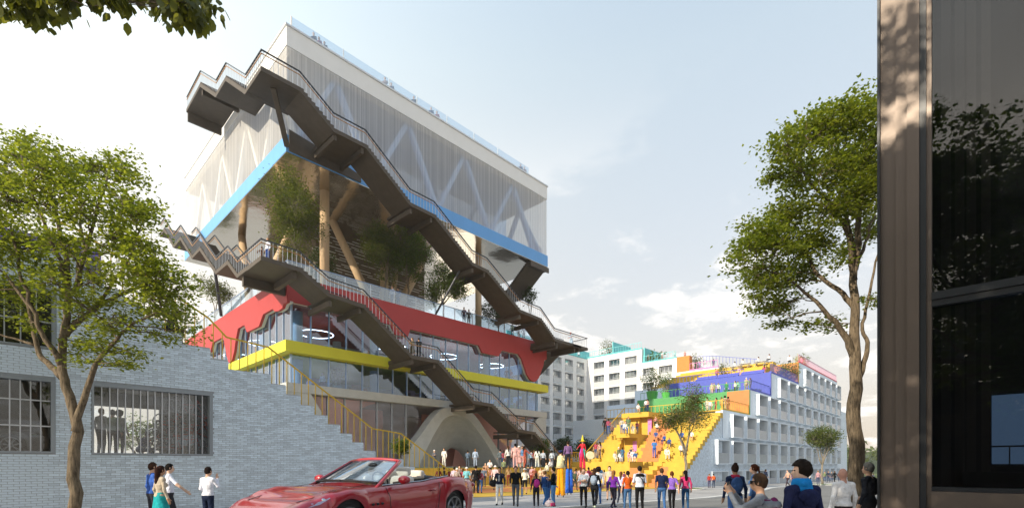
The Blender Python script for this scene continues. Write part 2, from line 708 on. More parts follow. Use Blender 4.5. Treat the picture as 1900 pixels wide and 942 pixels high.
# --- floors and bands
part('concrete_slab', M_CONC, lambda b: b.box(U0 - .05, U1 + .05, V0 - .05, V1, 7.3, 8.0))
part('yellow_band', M_YEL, lambda b: b.box(U0 - .15, U1 + .15, V0 - .15, V1, 10.36, 11.22))
part('ground_floor', M_PALE, lambda b: b.box(U0 + .5, U1 - .5, V0 + .6, V1, 1.42, 1.47))
part('terrace_slab', M_RED, lambda b: b.box(U0 + .5, U1 - .5, V0 + .5, V1, 14.25, 16.2))
part('interior_core', mat('warm_plaster', (0.55, 0.50, 0.46), .8), lambda b: (b.box(24, 38, 50, 62, 1.47, 7.3), b.box(24, 38, 50, 62, 8.0, 10.36), b.box(24, 38, 50, 62, 11.22, 14.25)))
part('wall_panel', mat('yellow_ceiling', (0.45, 0.40, 0.04), .7), lambda b: b.box(U0 + .4, U1 - .4, V0 + .5, V1 - .4, 10.30, 10.355))

# red fascias with dripping outline, pale reveal behind
dripL = [(38.76, 14.1), (39.42, 14.1), (39.7, 13.85), (40.43, 13.79), (41.2, 13.9), (41.66, 14.2), (43.7, 14.2), (44.68, 13.39), (47.6, 13.42), (48.26, 14.2), (49.9, 14.2),
         (50.4, 13.5), (51.0, 12.2), (51.6, 11.5), (52.54, 11.4), (53.2, 12.2), (54.09, 13.94), (54.63, 14.2), (57.7, 14.2), (58.4, 13.4), (61, 13.4), (61.8, 14.3), (68.1, 14.4)]
dripF = [(15.4, 14.22), (24.5, 14.22), (25.04, 13.42), (26.32, 13.45), (26.6, 14.2), (35.17, 14.2), (35.66, 13.5), (38.07, 13.5), (38.6, 14.22), (41.22, 14.25), (41.79, 13.79), (42.67, 12.13), (43.1, 11.7),
         (43.42, 11.5), (44.02, 11.4), (44.4, 11.6), (44.79, 12.0), (45.58, 13.5), (45.74, 14.18), (46.2, 14.4)]


def split_drip(b, dr, axis, a0, a1, top=16.2, lift=0.0):
    # outline strips keep the concave edge clean
    for (p, zp), (q, zq) in zip(dr, dr[1:]):
        b.extrude([(p, zp + lift), (q, zq + lift), (q, top), (p, top)], axis, a0, a1)


part('red_fascia', M_RED, lambda b: split_drip(b, dripL, 'x', U0, U0 + .22))
part('red_fascia', M_RED, lambda b: split_drip(b, [(max(p, U0 + .225), z) for p, z in dripF], 'y', V0 - .02, V0 + .2))
part('fascia_reveal', M_PALE, lambda b: split_drip(b, dripL, 'x', U0 + .223, U0 + .46, 14.24, .012))
part('fascia_reveal', M_PALE, lambda b: split_drip(b, [(max(p, U0 + .47), z) for p, z in dripF], 'y', V0 + .203, V0 + .46, 14.24, .012))

# --- glazing: every mullion and every pane is its own piece
pw = 1.52
front_u = [16.94 + pw * i for i in range(20)]
left_v = [38.9 + 1.45 * i for i in range(21)]


def glazing(z0, z1, ulist, vlist, m_pane, skip_pane=()):
    mb = MB()
    mb.box(-.045, .045, -.03, .15, 0, z1 - z0)
    me_m = mb.mesh('mullion', M_BFRAME)
    mb = MB()
    mb.box(.05, pw - .05, 0, .03, 0.0, z1 - z0)
    me_p = mb.mesh('pane', m_pane)
    for i, u in enumerate(ulist):
        inst('mullion', me_m, PV, (u, V0 + .85, z0))
        if i < len(ulist) - 1 and i not in skip_pane:
            inst('pane', me_p, PV, (u, V0 + .88, z0))
    if vlist:
        mb = MB()
        mb.box(-.03, .15, -.045, .045, 0, z1 - z0)
        me_m2 = mb.mesh('mullion', M_BFRAME)
        mb = MB()
        mb.box(0, .03, .05, 1.40, 0.0, z1 - z0)
        me_p2 = mb.mesh('pane', m_pane)
        for i, v in enumerate(vlist):
            inst('mullion', me_m2, PV, (U0 + .85, v, z0))
            if i < len(vlist) - 1:
                inst('pane', me_p2, PV, (U0 + .88, v, z0))


glz_u = [U0 + .87] + [U0 + .87 + pw * i for i in range(1, 20)]
# the glass line sits at the front edge under the yellow band and behind the red drips
V0g = V0


def glazing2(z0, z1, dv, mp, nu=20, nv=20):
    zz = z1 - z0
    mb = MB(); mb.box(-.045, .045, 0, .16, 0, zz)
    me_m = mb.mesh('mullion', M_BFRAME)
    mb = MB(); mb.box(.046, pw - .046, .05, .075, 0, zz)
    me_p = mb.mesh('pane', mp)
    for i in range(nu):
        u = U0 + dv + .1 + pw * i
        if u > U1 - .1:
            break
        inst('mullion', me_m, PV, (u, V0 + dv, z0))
        if u + pw < U1 + .1:
            inst('pane', me_p, PV, (u, V0 + dv, z0))
    mb = MB(); mb.box(0, .16, -.045, .045, 0, zz)
    me_m2 = mb.mesh('mullion', M_BFRAME)
    mb = MB(); mb.box(.05, .075, .046, 1.45 - .046, 0, zz)
    me_p2 = mb.mesh('pane', mp)
    for i in range(nv):
        v = V0 + dv + .1 + 1.45 * i
        inst('mullion', me_m2, PV, (U0 + dv, v, z0))
        if v + 1.45 < V1:
            inst('pane', me_p2, PV, (U0 + dv, v, z0))


glazing2(11.22, 14.24, .50, G_BLUE)
glazing2(8.0, 10.30, .45, G_BLUE)
# back and right-hand glazing, plain
part('rear_glazing', G_BLUE, lambda b: (b.box(U1 - .5, U1 - .46, V0 + 1, V1 - 1, 8.0, 10.3), b.box(U1 - .5, U1 - .46, V0 + 1, V1 - 1, 11.22, 14.2),
                                         b.box(U0 + 1, U1 - 1, V1 - .6, V1 - .56, 8.0, 10.3), b.box(U0 + 1, U1 - 1, V1 - .6, V1 - .56, 11.22, 14.2)))
# ground floor: tall panes with grey mullions
for i in range(19):
    u = 17.4 + pw * i
    if 27.6 < u < 37.6 or u > 45.2:
        continue
    part('mullion', M_FRAME, lambda b: b.box(u - .06, u + .06, V0 + .55, V0 + .75, 1.46, 7.3))
    if u + pw < 45.6:
        part('pane', glass('foyer_glass', (.92, .93, .97), .03, edge=.16), lambda b: b.box(u + .06, u + pw - .06, V0 + .62, V0 + .65, 1.46, 7.3))
# pinkish shells of the foyer behind the glass
M_FOYER = mat('rose_plaster', (0.80, 0.44, 0.36), .75, var=.08)


def foyer(b, cc):
    n = 24
    for s, (ca, w_) in enumerate([(cc, 9.0)]):
        row = []
        for i in range(n + 1):
            t = i / n
            u = ca - w_ / 2 + w_ * t
            zt = 7.28 - 4.4 * math.sin(math.pi * t) ** 1.4
            row.append((u, zt))
        for (a, za), (c, zc) in zip(row, row[1:]):
            b.quad((a, V0 + 6, 1.47), (c, V0 + 6, 1.47), (c, V0 + 3 + .2 * (zc), zc), (a, V0 + 3 + .2 * za, za))
            b.quad((a, V0 + 3 + .2 * za, za), (c, V0 + 3 + .2 * zc, zc), (c, V0 + 1.2, 7.29), (a, V0 + 1.2, 7.29))


for _c in (19.5, 41.0):
    part('foyer_shell', M_FOYER, lambda b: foyer(b, _c), smooth=True)
part('foyer_wall', M_FOYER, lambda b: b.box(U0 + .6, 28, V0 + 7, V0 + 7.2, 1.47, 7.3))
part('foyer_wall', M_FOYER, lambda b: b.box(33, U1 - .6, V0 + 7, V0 + 7.2, 1.47, 7.3))
# sloping concrete buttress at the corner
part('corner_buttress', M_CONC, lambda b: b.extrude([(15.42, 1.45), (20.6, 1.45), (18.7, 5.04), (17.28, 7.3), (15.42, 7.3)], 'y', V0 + .02, V0 + .9))
part('side_wall', M_CONC, lambda b: b.box(U0 + .02, U0 + .4, V0 + .9, V1, 1.45, 7.3))
# arch
archO = [(26.0, 1.45), (26.36, 3.1), (27.74, 4.68), (28.93, 6.12), (29.92, 7.0), (30.81, 7.29), (32.12, 7.29), (33.49, 7.16), (34.62, 6.49), (36.23, 4.84), (37.92, 3.01), (39.2, 1.45)]
archI = [(27.3, 1.45), (28.09, 2.94), (28.93, 4.34), (29.55, 5.2), (30.17, 6.0), (30.94, 6.46), (31.86, 6.62), (32.8, 6.48), (33.77, 6.01), (35.3, 4.6), (36.7, 3.01), (37.8, 1.45)]
hole = [(32.5, 1.45), (32.75, 1.87), (33.0, 2.3), (33.35, 2.61), (33.75, 3.05), (34.19, 3.37), (34.6, 3.47), (35.05, 3.39), (35.5, 3.2), (35.93, 2.86), (36.4, 2.3), (36.8, 1.45)]


def dens(P, k=4):
    out = []
    n = len(P)
    for i in range(n - 1):
        p0, p1, p2, p3 = P[max(i - 1, 0)], P[i], P[i + 1], P[min(i + 2, n - 1)]
        for j in range(k):
            t = j / k
            out.append(tuple(0.5 * (2 * p1[c] + (p2[c] - p0[c]) * t + (2 * p0[c] - 5 * p1[c] + 4 * p2[c] - p3[c]) * t * t + (3 * p1[c] - p0[c] - 3 * p2[c] + p3[c]) * t ** 3) for c in (0, 1)))
    out.append(P[-1])
    return out


AO, AI, AH = dens(archO), dens(archI), dens(hole)


def arch_front(b):
    for i in range(len(AO) - 1):
        for va, vb, flip in ((V0 - .35, V0 - .35, 0),):
            b.quad((AI[i][0], va, AI[i][1]), (AI[i + 1][0], va, AI[i + 1][1]), (AO[i + 1][0], va, min(AO[i + 1][1], 7.29)), (AO[i][0], va, min(AO[i][1], 7.29)))
        b.quad((AO[i][0], V0 - .35, AO[i][1]), (AO[i + 1][0], V0 - .35, AO[i + 1][1]), (AO[i + 1][0], V0 + .8, AO[i + 1][1]), (AO[i][0], V0 + .8, AO[i][1]))


def arch_vault(b):
    K = 8
    for k in range(K):
        for i in range(len(AI) - 1):
            q = []
            for (ii, kk) in ((i, k), (i + 1, k), (i + 1, k + 1), (i, k + 1)):
                t = kk / K
                s = t * t * (3 - 2 * t)
                q.append((AI[ii][0] * (1 - s) + AH[ii][0] * s, V0 - .35 + 4.2 * t ** .9, AI[ii][1] * (1 - s) + AH[ii][1] * s))
            b.quad(*q)


part('arch_rib', M_CONC, arch_front)
part('arch_vault', M_CONC, arch_vault, smooth=True)
part('corner_bracket', M_CONC, lambda b: b.extrude([(46.1, 7.29), (46.1, 5.6), (45.3, 4.9), (44.9, 3.6), (43.6, 5.6), (43.9, 6.4), (44.4, 7.0), (44.9, 7.29)], 'y', V0 - .02, V0 + .5))
part('lobby_door', M_DARK, lambda b: b.box(32.9, 33.4, 44.0, 44.1, 1.47, 3.6))
# round columns inside the glazed storeys
cm = MB()
cm.lathe((0, 0, 0), [(.42, 0), (.42, 3.03)], 18)
me_c1 = cm.mesh('column', M_PALE, smooth=False)
cm = MB()
cm.lathe((0, 0, 0), [(.42, 0), (.42, 2.36)], 18)
me_c2 = cm.mesh('column', M_PALE)
for u in (17.2, 24.3, 31.4, 38.5, 45.0):
    for v in (41.2, 48.5):
        inst('column', me_c1, PV, (u, v, 11.22))
        inst('column', me_c2, PV, (u, v, 8.0))
# ring lamps
M_LAMP = emis('lamp_glow', (1.0, .94, .86), 4.5)
rb = MB()
rb.ring((0, 0, 0), 1.45, .030, 40, 5)
me_r = rb.mesh('ring_lamp', M_LAMP)
for (u, v) in ((19.6, 43.0), (27.0, 42.6), (33.2, 42.2), (40.2, 42.2), (17.8, 50), (18.0, 58)):
    inst('ring_lamp', me_r, PV, (u, v, 13.2))
    part('lamp_wire', M_CHAR, lambda b: (b.tube([(u + 1.4, v, 13.2), (u + 1.0, v, 14.24)], .012, 4), b.tube([(u - 1.4, v, 13.2), (u - 1.0, v, 14.24)], .012, 4)))

# --- garden storey
part('garden_soil', mat('garden_soil', (0.07, 0.08, 0.03), .95, var=.3), lambda b: b.box(U0 + 1.6, U1 - 1.6, V0 + 1.6, V1 - 1, 16.19, 16.34))


def vee(b, p, q, r0, r1):
    b.tube([p, [(p[i] + q[i]) / 2 for i in range(3)], q], [r0, (r0 + r1) / 2, r1], 14)


cols = [((19.9, 42, 16.2), (19.9, 42, 25.55), .40, .40), ((38.0, 42, 16.2), (38.0, 42, 25.55), .36, .36),
        ((27.6, 45.5, 16.2), (22.8, 46.5, 25.55), .42, .36), ((27.9, 45.5, 16.2), (29.0, 47, 25.55), .46, .40), ((28.6, 45.5, 16.2), (34.2, 47, 25.55), .46, .40),
        ((30.4, 49, 16.2), (32.5, 50, 25.55), .40, .36), ((16.9, 50.5, 16.2), (19.8, 46.5, 25.55), .40, .36), ((16.9, 51, 16.2), (17.8, 56.5, 25.55), .40, .36), ((42, 60, 16.2), (42, 60, 25.55), .40, .40)]
for p, q, r0, r1 in cols:
    part('timber_column', M_WOOD, lambda b: vee(b, p, q, r0, r1), smooth=True)
# hanging pale slats against a dark backstage block
part('backstage_block', mat('brown_cladding', (0.16, 0.12, 0.08), .7, var=.25), lambda b: b.box(22.5, 36, 49.5, 62, 16.2, 25.5))
sl = MB(); sl.box(0, 1, 0, .05, 0, .055)
me_s = sl.mesh('light_slat', mat('pale_slat', (0.75, 0.73, 0.68), .5))
rr = random.Random(3)
for k in range(24):
    z = 18.2 + .30 * k
    u = 21.2 + rr.random() * .8
    while u < 34.5:
        L = rr.choice([.9, 1.3, 1.7, 2.1])
        if rr.random() < .72:
            o = inst('light_slat', me_s, PV, (u, 47.6 + rr.random() * .3, z))
            o.scale = (L, 1, 1)
        u += L + .35
# mirror ceiling
mm, nt, b_ = new_mat('mirror_steel')
b_.inputs['Base Color'].default_value = (0.72, 0.68, 0.60, 1)
b_.inputs['Metallic'].default_value = 1.0
b_.inputs['Roughness'].default_value = 0.13
tcn = nt.nodes.new('ShaderNodeTexCoord')
nz = nt.nodes.new('ShaderNodeTexNoise'); nz.inputs['Scale'].default_value = .55; nz.inputs['Detail'].default_value = 3
mp = nt.nodes.new('ShaderNodeMapping'); mp.inputs['Scale'].default_value = (1, 1, .3)
nt.links.new(tcn.outputs['Object'], mp.inputs[0]); nt.links.new(mp.outputs[0], nz.inputs['Vector'])
bp = nt.nodes.new('ShaderNodeBump'); bp.inputs['Strength'].default_value = .35; bp.inputs['Distance'].default_value = .12
nt.links.new(nz.outputs['Fac'], bp.inputs['Height']); nt.links.new(bp.outputs[0], b_.inputs['Normal'])
MATS['mirror_steel'] = mm
part('mirror_ceiling', mm, lambda b: b.box(U0 - .08, U1 + .08, V0 - .08, V1, 25.50, 25.548))
part('blue_band', M_BLUE, lambda b: b.box(U0 - .1, U1 + .1, V0 - .1, V1 + .1, 25.55, 26.86))
# terrace balustrade
def rail_panels(z0, z1, ulist, vv, vlist, uu, m=G_RAIL, post=M_STEEL, pr=.03):
    for a, c in zip(ulist, ulist[1:]):
        part('glass_panel', m, lambda b: b.box(a + .03, c - .03, vv, vv + .025, z0, z1))
        part('rail_post', post, lambda b: b.box(a - pr, a + pr, vv - .01, vv + .05, z0, z1 + .01))
    for a, c in zip(vlist, vlist[1:]):
        part('glass_panel', m, lambda b: b.box(uu, uu + .025, a + .03, c - .03, z0, z1))
        part('rail_post', post, lambda b: b.box(uu - .01, uu + .05, a - pr, a + pr, z0, z1 + .01))


rail_panels(16.2, 17.32, lin(15.5, 46.1, 14), V0 + .06, lin(38.9, 68, 12), U0 + .08)
part('top_rail', mat('blue_rail', (.25, .36, .55), .4, metal=.3), lambda b: (b.box(U0 + .05, U1, V0 + .04, V0 + .11, 17.325, 17.375), b.box(U0 + .05, U0 + .12, V0 + .11, V1, 17.325, 17.375)))

# --- veiled top storey
part('roof_fascia', M_WHITE, lambda b: (b.box(U0 - .05, U1 + .05, V0 - .05, V0 + .3, 33.7, 35.2), b.box(U0 - .05, U0 + .3, V0 + .3, V1, 33.7, 35.2),
                                          b.box(U1 - .3, U1 + .05, V0 + .3, V1, 33.7, 35.2), b.box(U0 + .3, U1 - .3, V1 - .3, V1, 33.7, 35.2)))
part('roof_edge', mat('roof_flashing', (.66, .68, .70), .4, metal=.3), lambda b: b.box(U0 - .15, U1 + .15, V0 - .15, V1 + .1, 35.2, 35.34))
part('storey_ceiling', mat('grey_ceiling', (.42, .41, .40), .8), lambda b: b.box(U0 + .3, U1 - .3, V0 + .3, V1 - .3, 33.4, 33.69))
part('inner_glazing', G_BLUE, lambda b: (b.box(19, 43, 42.5, 42.54, 26.86, 33.4), b.box(19, 19.04, 42.54, 64, 26.86, 33.4)))
part('inner_partition', mat('grey_partition', (.36, .355, .35), .8, var=.1, scale=.4), lambda b: b.box(22, 39.5, 45.5, 60, 26.86, 33.4))
def vmat():
    m, nt, b = new_mat('thread_veil')
    nt.nodes.remove(b)
    out = nt.nodes['Material Output']
    tcn = nt.nodes.new('ShaderNodeTexCoord')
    sp = nt.nodes.new('ShaderNodeSeparateXYZ')
    nt.links.new(tcn.outputs['Object'], sp.inputs[0])
    ad = nt.nodes.new('ShaderNodeMath'); ad.operation = 'ADD'
    nt.links.new(sp.outputs[0], ad.inputs[0]); nt.links.new(sp.outputs[1], ad.inputs[1])
    cb = nt.nodes.new('ShaderNodeCombineXYZ')
    nt.links.new(ad.outputs[0], cb.inputs[0])
    n1 = nt.nodes.new('ShaderNodeTexNoise'); n1.inputs['Scale'].default_value = 5.0; n1.inputs['Detail'].default_value = 5; n1.inputs['Roughness'].default_value = .8
    nt.links.new(cb.outputs[0], n1.inputs['Vector'])
    mr = nt.nodes.new('ShaderNodeMapRange')
    mr.inputs['From Min'].default_value = .38; mr.inputs['From Max'].default_value = .66
    mr.inputs['To Min'].default_value = .34; mr.inputs['To Max'].default_value = .80
    nt.links.new(n1.outputs['Fac'], mr.inputs['Value'])
    tr_ = nt.nodes.new('ShaderNodeBsdfTransparent')
    df = nt.nodes.new('ShaderNodeBsdfDiffuse'); df.inputs[0].default_value = (.86, .85, .82, 1)
    tl = nt.nodes.new('ShaderNodeBsdfTranslucent'); tl.inputs[0].default_value = (.86, .85, .82, 1)
    m1 = nt.nodes.new('ShaderNodeMixShader'); m1.inputs[0].default_value = .4
    nt.links.new(df.outputs[0], m1.inputs[1]); nt.links.new(tl.outputs[0], m1.inputs[2])
    m2 = nt.nodes.new('ShaderNodeMixShader')
    nt.links.new(mr.outputs[0], m2.inputs[0]); nt.links.new(tr_.outputs[0], m2.inputs[1]); nt.links.new(m1.outputs[0], m2.inputs[2])
    nt.links.new(m2.outputs[0], out.inputs['Surface'])
    MATS['thread_veil'] = m
    return m


VEIL = vmat()
part('thread_veil', VEIL, lambda b: b.quad((U0, V0, 26.86), (U1, V0, 26.86), (U1, V0, 33.7), (U0, V0, 33.7)))
part('thread_veil', VEIL, lambda b: b.quad((U0, V1, 26.86), (U0, V0, 26.86), (U0, V0, 33.7), (U0, V1, 33.7)))
part('thread_veil', VEIL, lambda b: b.quad((U1, V0, 26.86), (U1, V1, 26.86), (U1, V1, 33.7), (U1, V0, 33.7)))
part('thread_veil', VEIL, lambda b: b.quad((U1, V1, 26.86), (U0, V1, 26.86), (U0, V1, 33.7), (U1, V1, 33.7)))
M_TRUSS = mat('pale_blue_steel', (.30, .46, .74), .5, var=.05)
M_TRUSSW = mat('white_steel', (.74, .74, .72), .5, var=.05)
ap = [19.66, 26.83, 33.78, 41.05]
bt = [16.2, 23.2, 30.3, 37.4, 44.8]
for i, a in enumerate(ap):
    for c in (bt[i], bt[i + 1]):
        part('truss_member', M_TRUSS, lambda b: b.bar((a + (.22 if c > a else -.22), V0 + .8, 33.4), (c, V0 + .8, 26.86), .42, .42))
        part('truss_member', M_TRUSS, lambda b: b.bar((a + (.22 if c > a else -.22), V1 - .8, 33.4), (c, V1 - .8, 26.86), .42, .42))
for i in range(4):
    a = 42.6 + 7.1 * i
    for c in (a - 3.5, a + 3.5):
        part('truss_member', M_TRUSSW, lambda b: b.bar((U0 + .8, a, 33.4), (U0 + .8, c, 26.86), .36, .36))
        part('truss_member', M_TRUSS, lambda b: b.bar((U1 - .8, a, 33.4), (U1 - .8, c, 26.86), .42, .42))
rail_panels(35.34, 36.45, [15.9, 20.2, 24.6, 27.6, 31.2, 34.8, 38.3, 43.4], V0 + .35, lin(39.2, 64, 7), U0 + .45, G_PALE, M_WHITE)

# ------------------------------------------------------------------ exterior stairs (parts: stair > railing pieces)
M_STEPTOP = mat('worn_tread', (0.16, 0.145, 0.12), .7, var=.2)


def profile(pts, riser=.175, th=.30):
    top = []
    for (a, za), (b, zb) in zip(pts, pts[1:]):
        top.append((a, za))
        n = int(round(abs(zb - za) / riser))
        if n > 1:
            for k in range(n):
                a1 = a + (b - a) * k / n
                a2 = a + (b - a) * (k + 1) / n
                z1 = za + (zb - za) * (k + (0 if zb < za else 1)) / n
                if zb < za:
                    top += [(a2, z1), (a2, za + (zb - za) * (k + 1) / n)] if k < n - 1 else [(a2, z1)]
                else:
                    top += [(a1, z1), (a2, z1)]
    top.append(pts[-1])
    bot = [(a, z - th) for a, z in pts]
    return top, bot


def strip_solid(b, pts, axis, a0, a1, th=.3):
    """stepped flight(s) built as one solid: convex slices between the stepped top and the smooth soffit"""
    top, bot = profile(pts, th=th)

    def zb(a):
        for (p, zp), (q, zq) in zip(bot, bot[1:]):
            if p <= a <= q and q > p:
                return zp + (zq - zp) * (a - p) / (q - p)
        return bot[-1][1]
    P = {'y': lambda p, s: (p[0], s, p[1]), 'x': lambda p, s: (s, p[0], p[1])}[axis]
    for p, q in zip(top, top[1:]):
        if q[0] - p[0] < 1e-6:
            b.quad(P(p, a0), P(p, a1), P(q, a1), P(q, a0))
            continue
        pb_, qb_ = (p[0], zb(p[0])), (q[0], zb(q[0]))
        b.quad(P(p, a0), P(q, a0), P(q, a1), P(p, a1))
        b.quad(P(pb_, a0), P(pb_, a1), P(qb_, a1), P(qb_, a0))
        b.quad(P(p, a0), P(pb_, a0), P(qb_, a0), P(q, a0))
        b.quad(P(p, a1), P(q, a1), P(qb_, a1), P(pb_, a1))
    for e in (top[0], top[-1]):
        b.quad(P(e, a0), P(e, a1), P((e[0], zb(e[0])), a1), P((e[0], zb(e[0])), a0))


def rail_set(st, path3, hand=True, bal=True, dark=M_CHAR, gap=.30, h=1.12):
    pts = [Vector(p) + Vector((0, 0, h)) for p in path3]
    part('guard_rail', dark, lambda b: [b.bar(p, q, .09, .07) for p, q in zip(pts, pts[1:])], st)
    if hand:
        part('handrail', M_BRONZE, lambda b: [b.tube([p - Vector((0, 0, .24)), q - Vector((0, 0, .24))], .035, 6) for p, q in zip(pts, pts[1:])], st)
    if bal:
        def bl(b):
            for p, q in zip(pts, pts[1:]):
                L = (Vector((q.x, q.y, 0)) - Vector((p.x, p.y, 0))).length
                n = max(1, int(L / gap))
                for k in range(n):
                    t = p.lerp(q, (k + .5) / n)
                    b.box(t.x - .013, t.x + .013, t.y - .013, t.y + .013, t.z - h - .08, t.z - .03)
        tag(part('baluster', M_STEEL if dark is not M_BRONZE else dark, bl, st), kind='stuff')


def stair(fr, lf, lab):
    b = MB()
    strip_solid(b, fr, 'y', 35.0, 37.7)
    for (a, za), (c, zc) in zip(fr, fr[1:]):       # landings reach the building
        if abs(za - zc) < .5 and a > 12.5:
            b.box(a, c, 37.71, 38.6, max(za, zc) - .30, min(za, zc) - .01)
    st = b.build('stair', M_CORTEN, PV)
    b2 = MB()
    strip_solid(b2, [(max(v, 37.72), z) for v, z in lf], 'x', 12.2, 15.2)
    b2.build('flight', M_CORTEN, st)
    rail_set(st, [(u, 35.05, z) for u, z in fr])
    rail_set(st, [(12.25, v, z) for v, z in [(35.05, lf[0][1])] + lf[1:]], gap=.34)
    rail_set(st, [(15.15, v, z) for v, z in lf[1:]], bal=False)
    rail_set(st, [(u, 37.6, z) for u, z in fr[1:]], bal=False, hand=True)
    # dark kick panels along the inner side of the landings
    for (a, za), (c, zc) in zip(fr[2:], fr[3:]):
        if abs(za - zc) < .5:
            part('kick_panel', mat('navy_panel', (.035, .045, .065), .5), lambda b: b.box(a + .2, c - .1, 37.55, 37.58, max(za, zc), max(za, zc) + .75), st)
    # cross beams below the landings
    for (a, za), (c, zc) in zip(fr[1:], fr[2:]):
        if abs(za - zc) < .5:
            for e in (a + .1, c - .3):
                part('beam', M_CORTEN, lambda b: b.box(e, e + .22, 35.2, 38.75, min(za, zc) - .72, min(za, zc) - .303), st)
    return st


up_f = [(12.2, 28.2), (14.8, 28.2), (17.3, 26.55), (19.9, 26.55), (24.0, 23.6), (26.5, 23.5), (30.9, 20.6), (32.8, 20.45), (37.4, 17.65), (40.7, 17.45), (43.1, 15.7), (48.0, 15.7)]
up_l = [(35.0, 28.2), (38.1, 28.2), (42.4, 31.45), (44.9, 31.45), (49.3, 34.62), (53.8, 34.62)]
lo_f = [(12.2, 15.6), (14.75, 15.55), (16.9, 14.3), (19.7, 14.1), (24.15, 10.87), (26.85, 10.87), (31.05, 7.7), (33.4, 7.6), (37.1, 5.35), (39.7, 5.15), (44.6, 1.45)]
lo_l = [(35.0, 15.65), (39.8, 15.65), (42.0, 17.25), (44.9, 17.25), (49.4, 20.5), (51.9, 20.5), (56.0, 23.5), (58.6, 23.5), (62.7, 26.5), (64.5, 26.5)]
ST1 = stair(up_f, up_l, 'upper')
ST2 = stair(lo_f, lo_l, 'lower')
# end frames and struts of the stairs
part('strut', M_CORTEN, lambda b: b.bar((13.35, 36.0, 27.9), (15.35, 38.65, 25.9), .34, .22), ST1)
part('inner_plate', M_CORTEN, lambda b: b.extrude([(15.5, 25.62), (21.5, 25.62), (21.5, 26.2), (18.0, 26.9), (15.5, 27.25)], 'y', 38.58, 38.66), ST1)
part('end_beam', M_CORTEN, lambda b: b.box(12.3, 15.1, 53.55, 53.8, 33.5, 34.32), ST1)
part('end_beam', M_CORTEN, lambda b: b.box(12.4, 15.3, 49.3, 49.55, 33.75, 34.32), ST1)
part('end_beam', M_CORTEN, lambda b: b.box(14.4, 14.7, 35.3, 38.7, 14.75, 15.24), ST2)
part('end_beam', M_CORTEN, lambda b: b.box(12.4, 15.4, 39.0, 39.3, 14.65, 15.34), ST2)
part('end_beam', M_CORTEN, lambda b: b.box(43.6, 43.85, 35.2, 38.75, 14.75, 15.39), ST1)
part('end_beam', M_CORTEN, lambda b: b.box(46.9, 47.1, 35.2, 38.75, 14.75, 15.39), ST1)
part('prop', M_CHAR, lambda b: b.tube([(15.3, 54.5, 16.3), (13.2, 49.3, 20.1)], .14, 8), ST2)
part('prop', M_CHAR, lambda b: b.tube([(29.6, 38.9, 16.25), (30.6, 36.5, 20.1)], .10, 8), ST1)
# stair continuing round the far side
fb = MB()
strip_solid(fb, [(38.9, 25.4), (39.6, 25.4), (43.0, 22.9), (46.0, 22.9)], 'x', 43.4, 46.5)
fb.box(43.3, 46.6, 38.75, 38.89, 24.9, 25.48)
fb.build('rear_flight', M_CORTEN, ST1)
fb = MB()
strip_solid(fb, [(38.9, 15.7), (39.4, 15.7), (43.2, 13.2), (46, 13.2)], 'x', 46.5, 49.4)
fb.build('rear_flight', M_CORTEN, ST1)
part('deck', M_CORTEN, lambda b: b.box(46.45, 49.4, 35.0, 38.85, 15.38, 15.69), ST1)
rail_set(ST1, [(48.0, 35.05, 15.7), (49.35, 35.05, 15.7), (49.35, 38.8, 15.7)], hand=False)

# terrace planting strip of ivy tufts (uncountable)

# ================================================================== BRICK BUILDING WITH THE OUTDOOR STAIR (left)
BR = thing('brick_building', 'pale blue brick building with big barred windows and steps climbing its roofline', 'building', (6, 24, 0))
BV = 20.0
# stepped roofline: (u from, u to, top z)
STEPS = [(-6, 1.82, 8.0)]
u = 1.82
z = 7.64
while u < 4.3:
    STEPS.append((u, u + .52, z)); u += .52; z -= .36
STEPS += [(u, 5.28, 5.85), (5.28, 5.86, 5.50), (5.86, 7.33, 5.18), (7.33, 7.91, 4.83), (7.91, 8.49, 4.49), (8.49, 9.04, 4.12), (9.04, 9.62, 3.76), (9.62, 10.17, 3.41), (10.17, 10.72, 3.05),
          (10.72, 11.26, 2.69), (11.26, 11.86, 2.33), (11.86, 13.34, 1.97), (13.34, 13.97, 1.61), (13.97, 14.6, 1.27), (14.6, 15.2, .92), (15.2, 15.8, .56), (15.8, 16.4, .2)]
HOLES = [(2.03, 5.35, 2.05, 4.27), (-2.6, 1.21, 2.07, 4.27), (-3.2, 1.23, 5.14, 6.9)]
M_MORT = mat('mortar', (0.36, 0.38, 0.40), .9, var=.15, scale=4)
M_BRICK = mat('glazed_grey_brick', (0.65, 0.74, 0.82), .45, var=.16, scale=6, bump=.25, bscale=40, isl=.16, stretch=(1, 1, 4), spec=.5)
M_TREAD = mat('grey_stone_tread', (.42, .43, .44), .75, var=.1)


def wall_top(u):
    for a, b, z in STEPS:
        if a <= u < b:
            return z
    return 0.0


def wall_cells(b, v0, v1, inset):
    """backing wall with the window openings left out, as column slices"""
    us = sorted(set([s[0] for s in STEPS] + [STEPS[-1][1]] + [q for h in HOLES for q in h[:2]]))
    for a, c in zip(us, us[1:]):
        m = (a + c) / 2
        zt = wall_top(m) - inset
        segs = [(-1.0, zt)]
        for h in HOLES:
            if h[0] < m < h[1]:
                out = []
                for s0, s1 in segs:
                    if h[2] > s0 and h[3] < s1:
                        out += [(s0, h[2]), (h[3], s1)]
                    else:
                        out.append((s0, s1))
                segs = out
        for s0, s1 in segs:
            if s1 - s0 > .02:
                b.box(a, c - .002, v0, v1, s0, s1)


def bpart(name, mats, fn, parent=None, **kw):
    b = MB(); fn(b)
    return b.build(name, mats, parent or BR, **kw)


back_wall = bpart('wall', M_MORT, lambda b: wall_cells(b, BV + .012, BV + .30, .03))
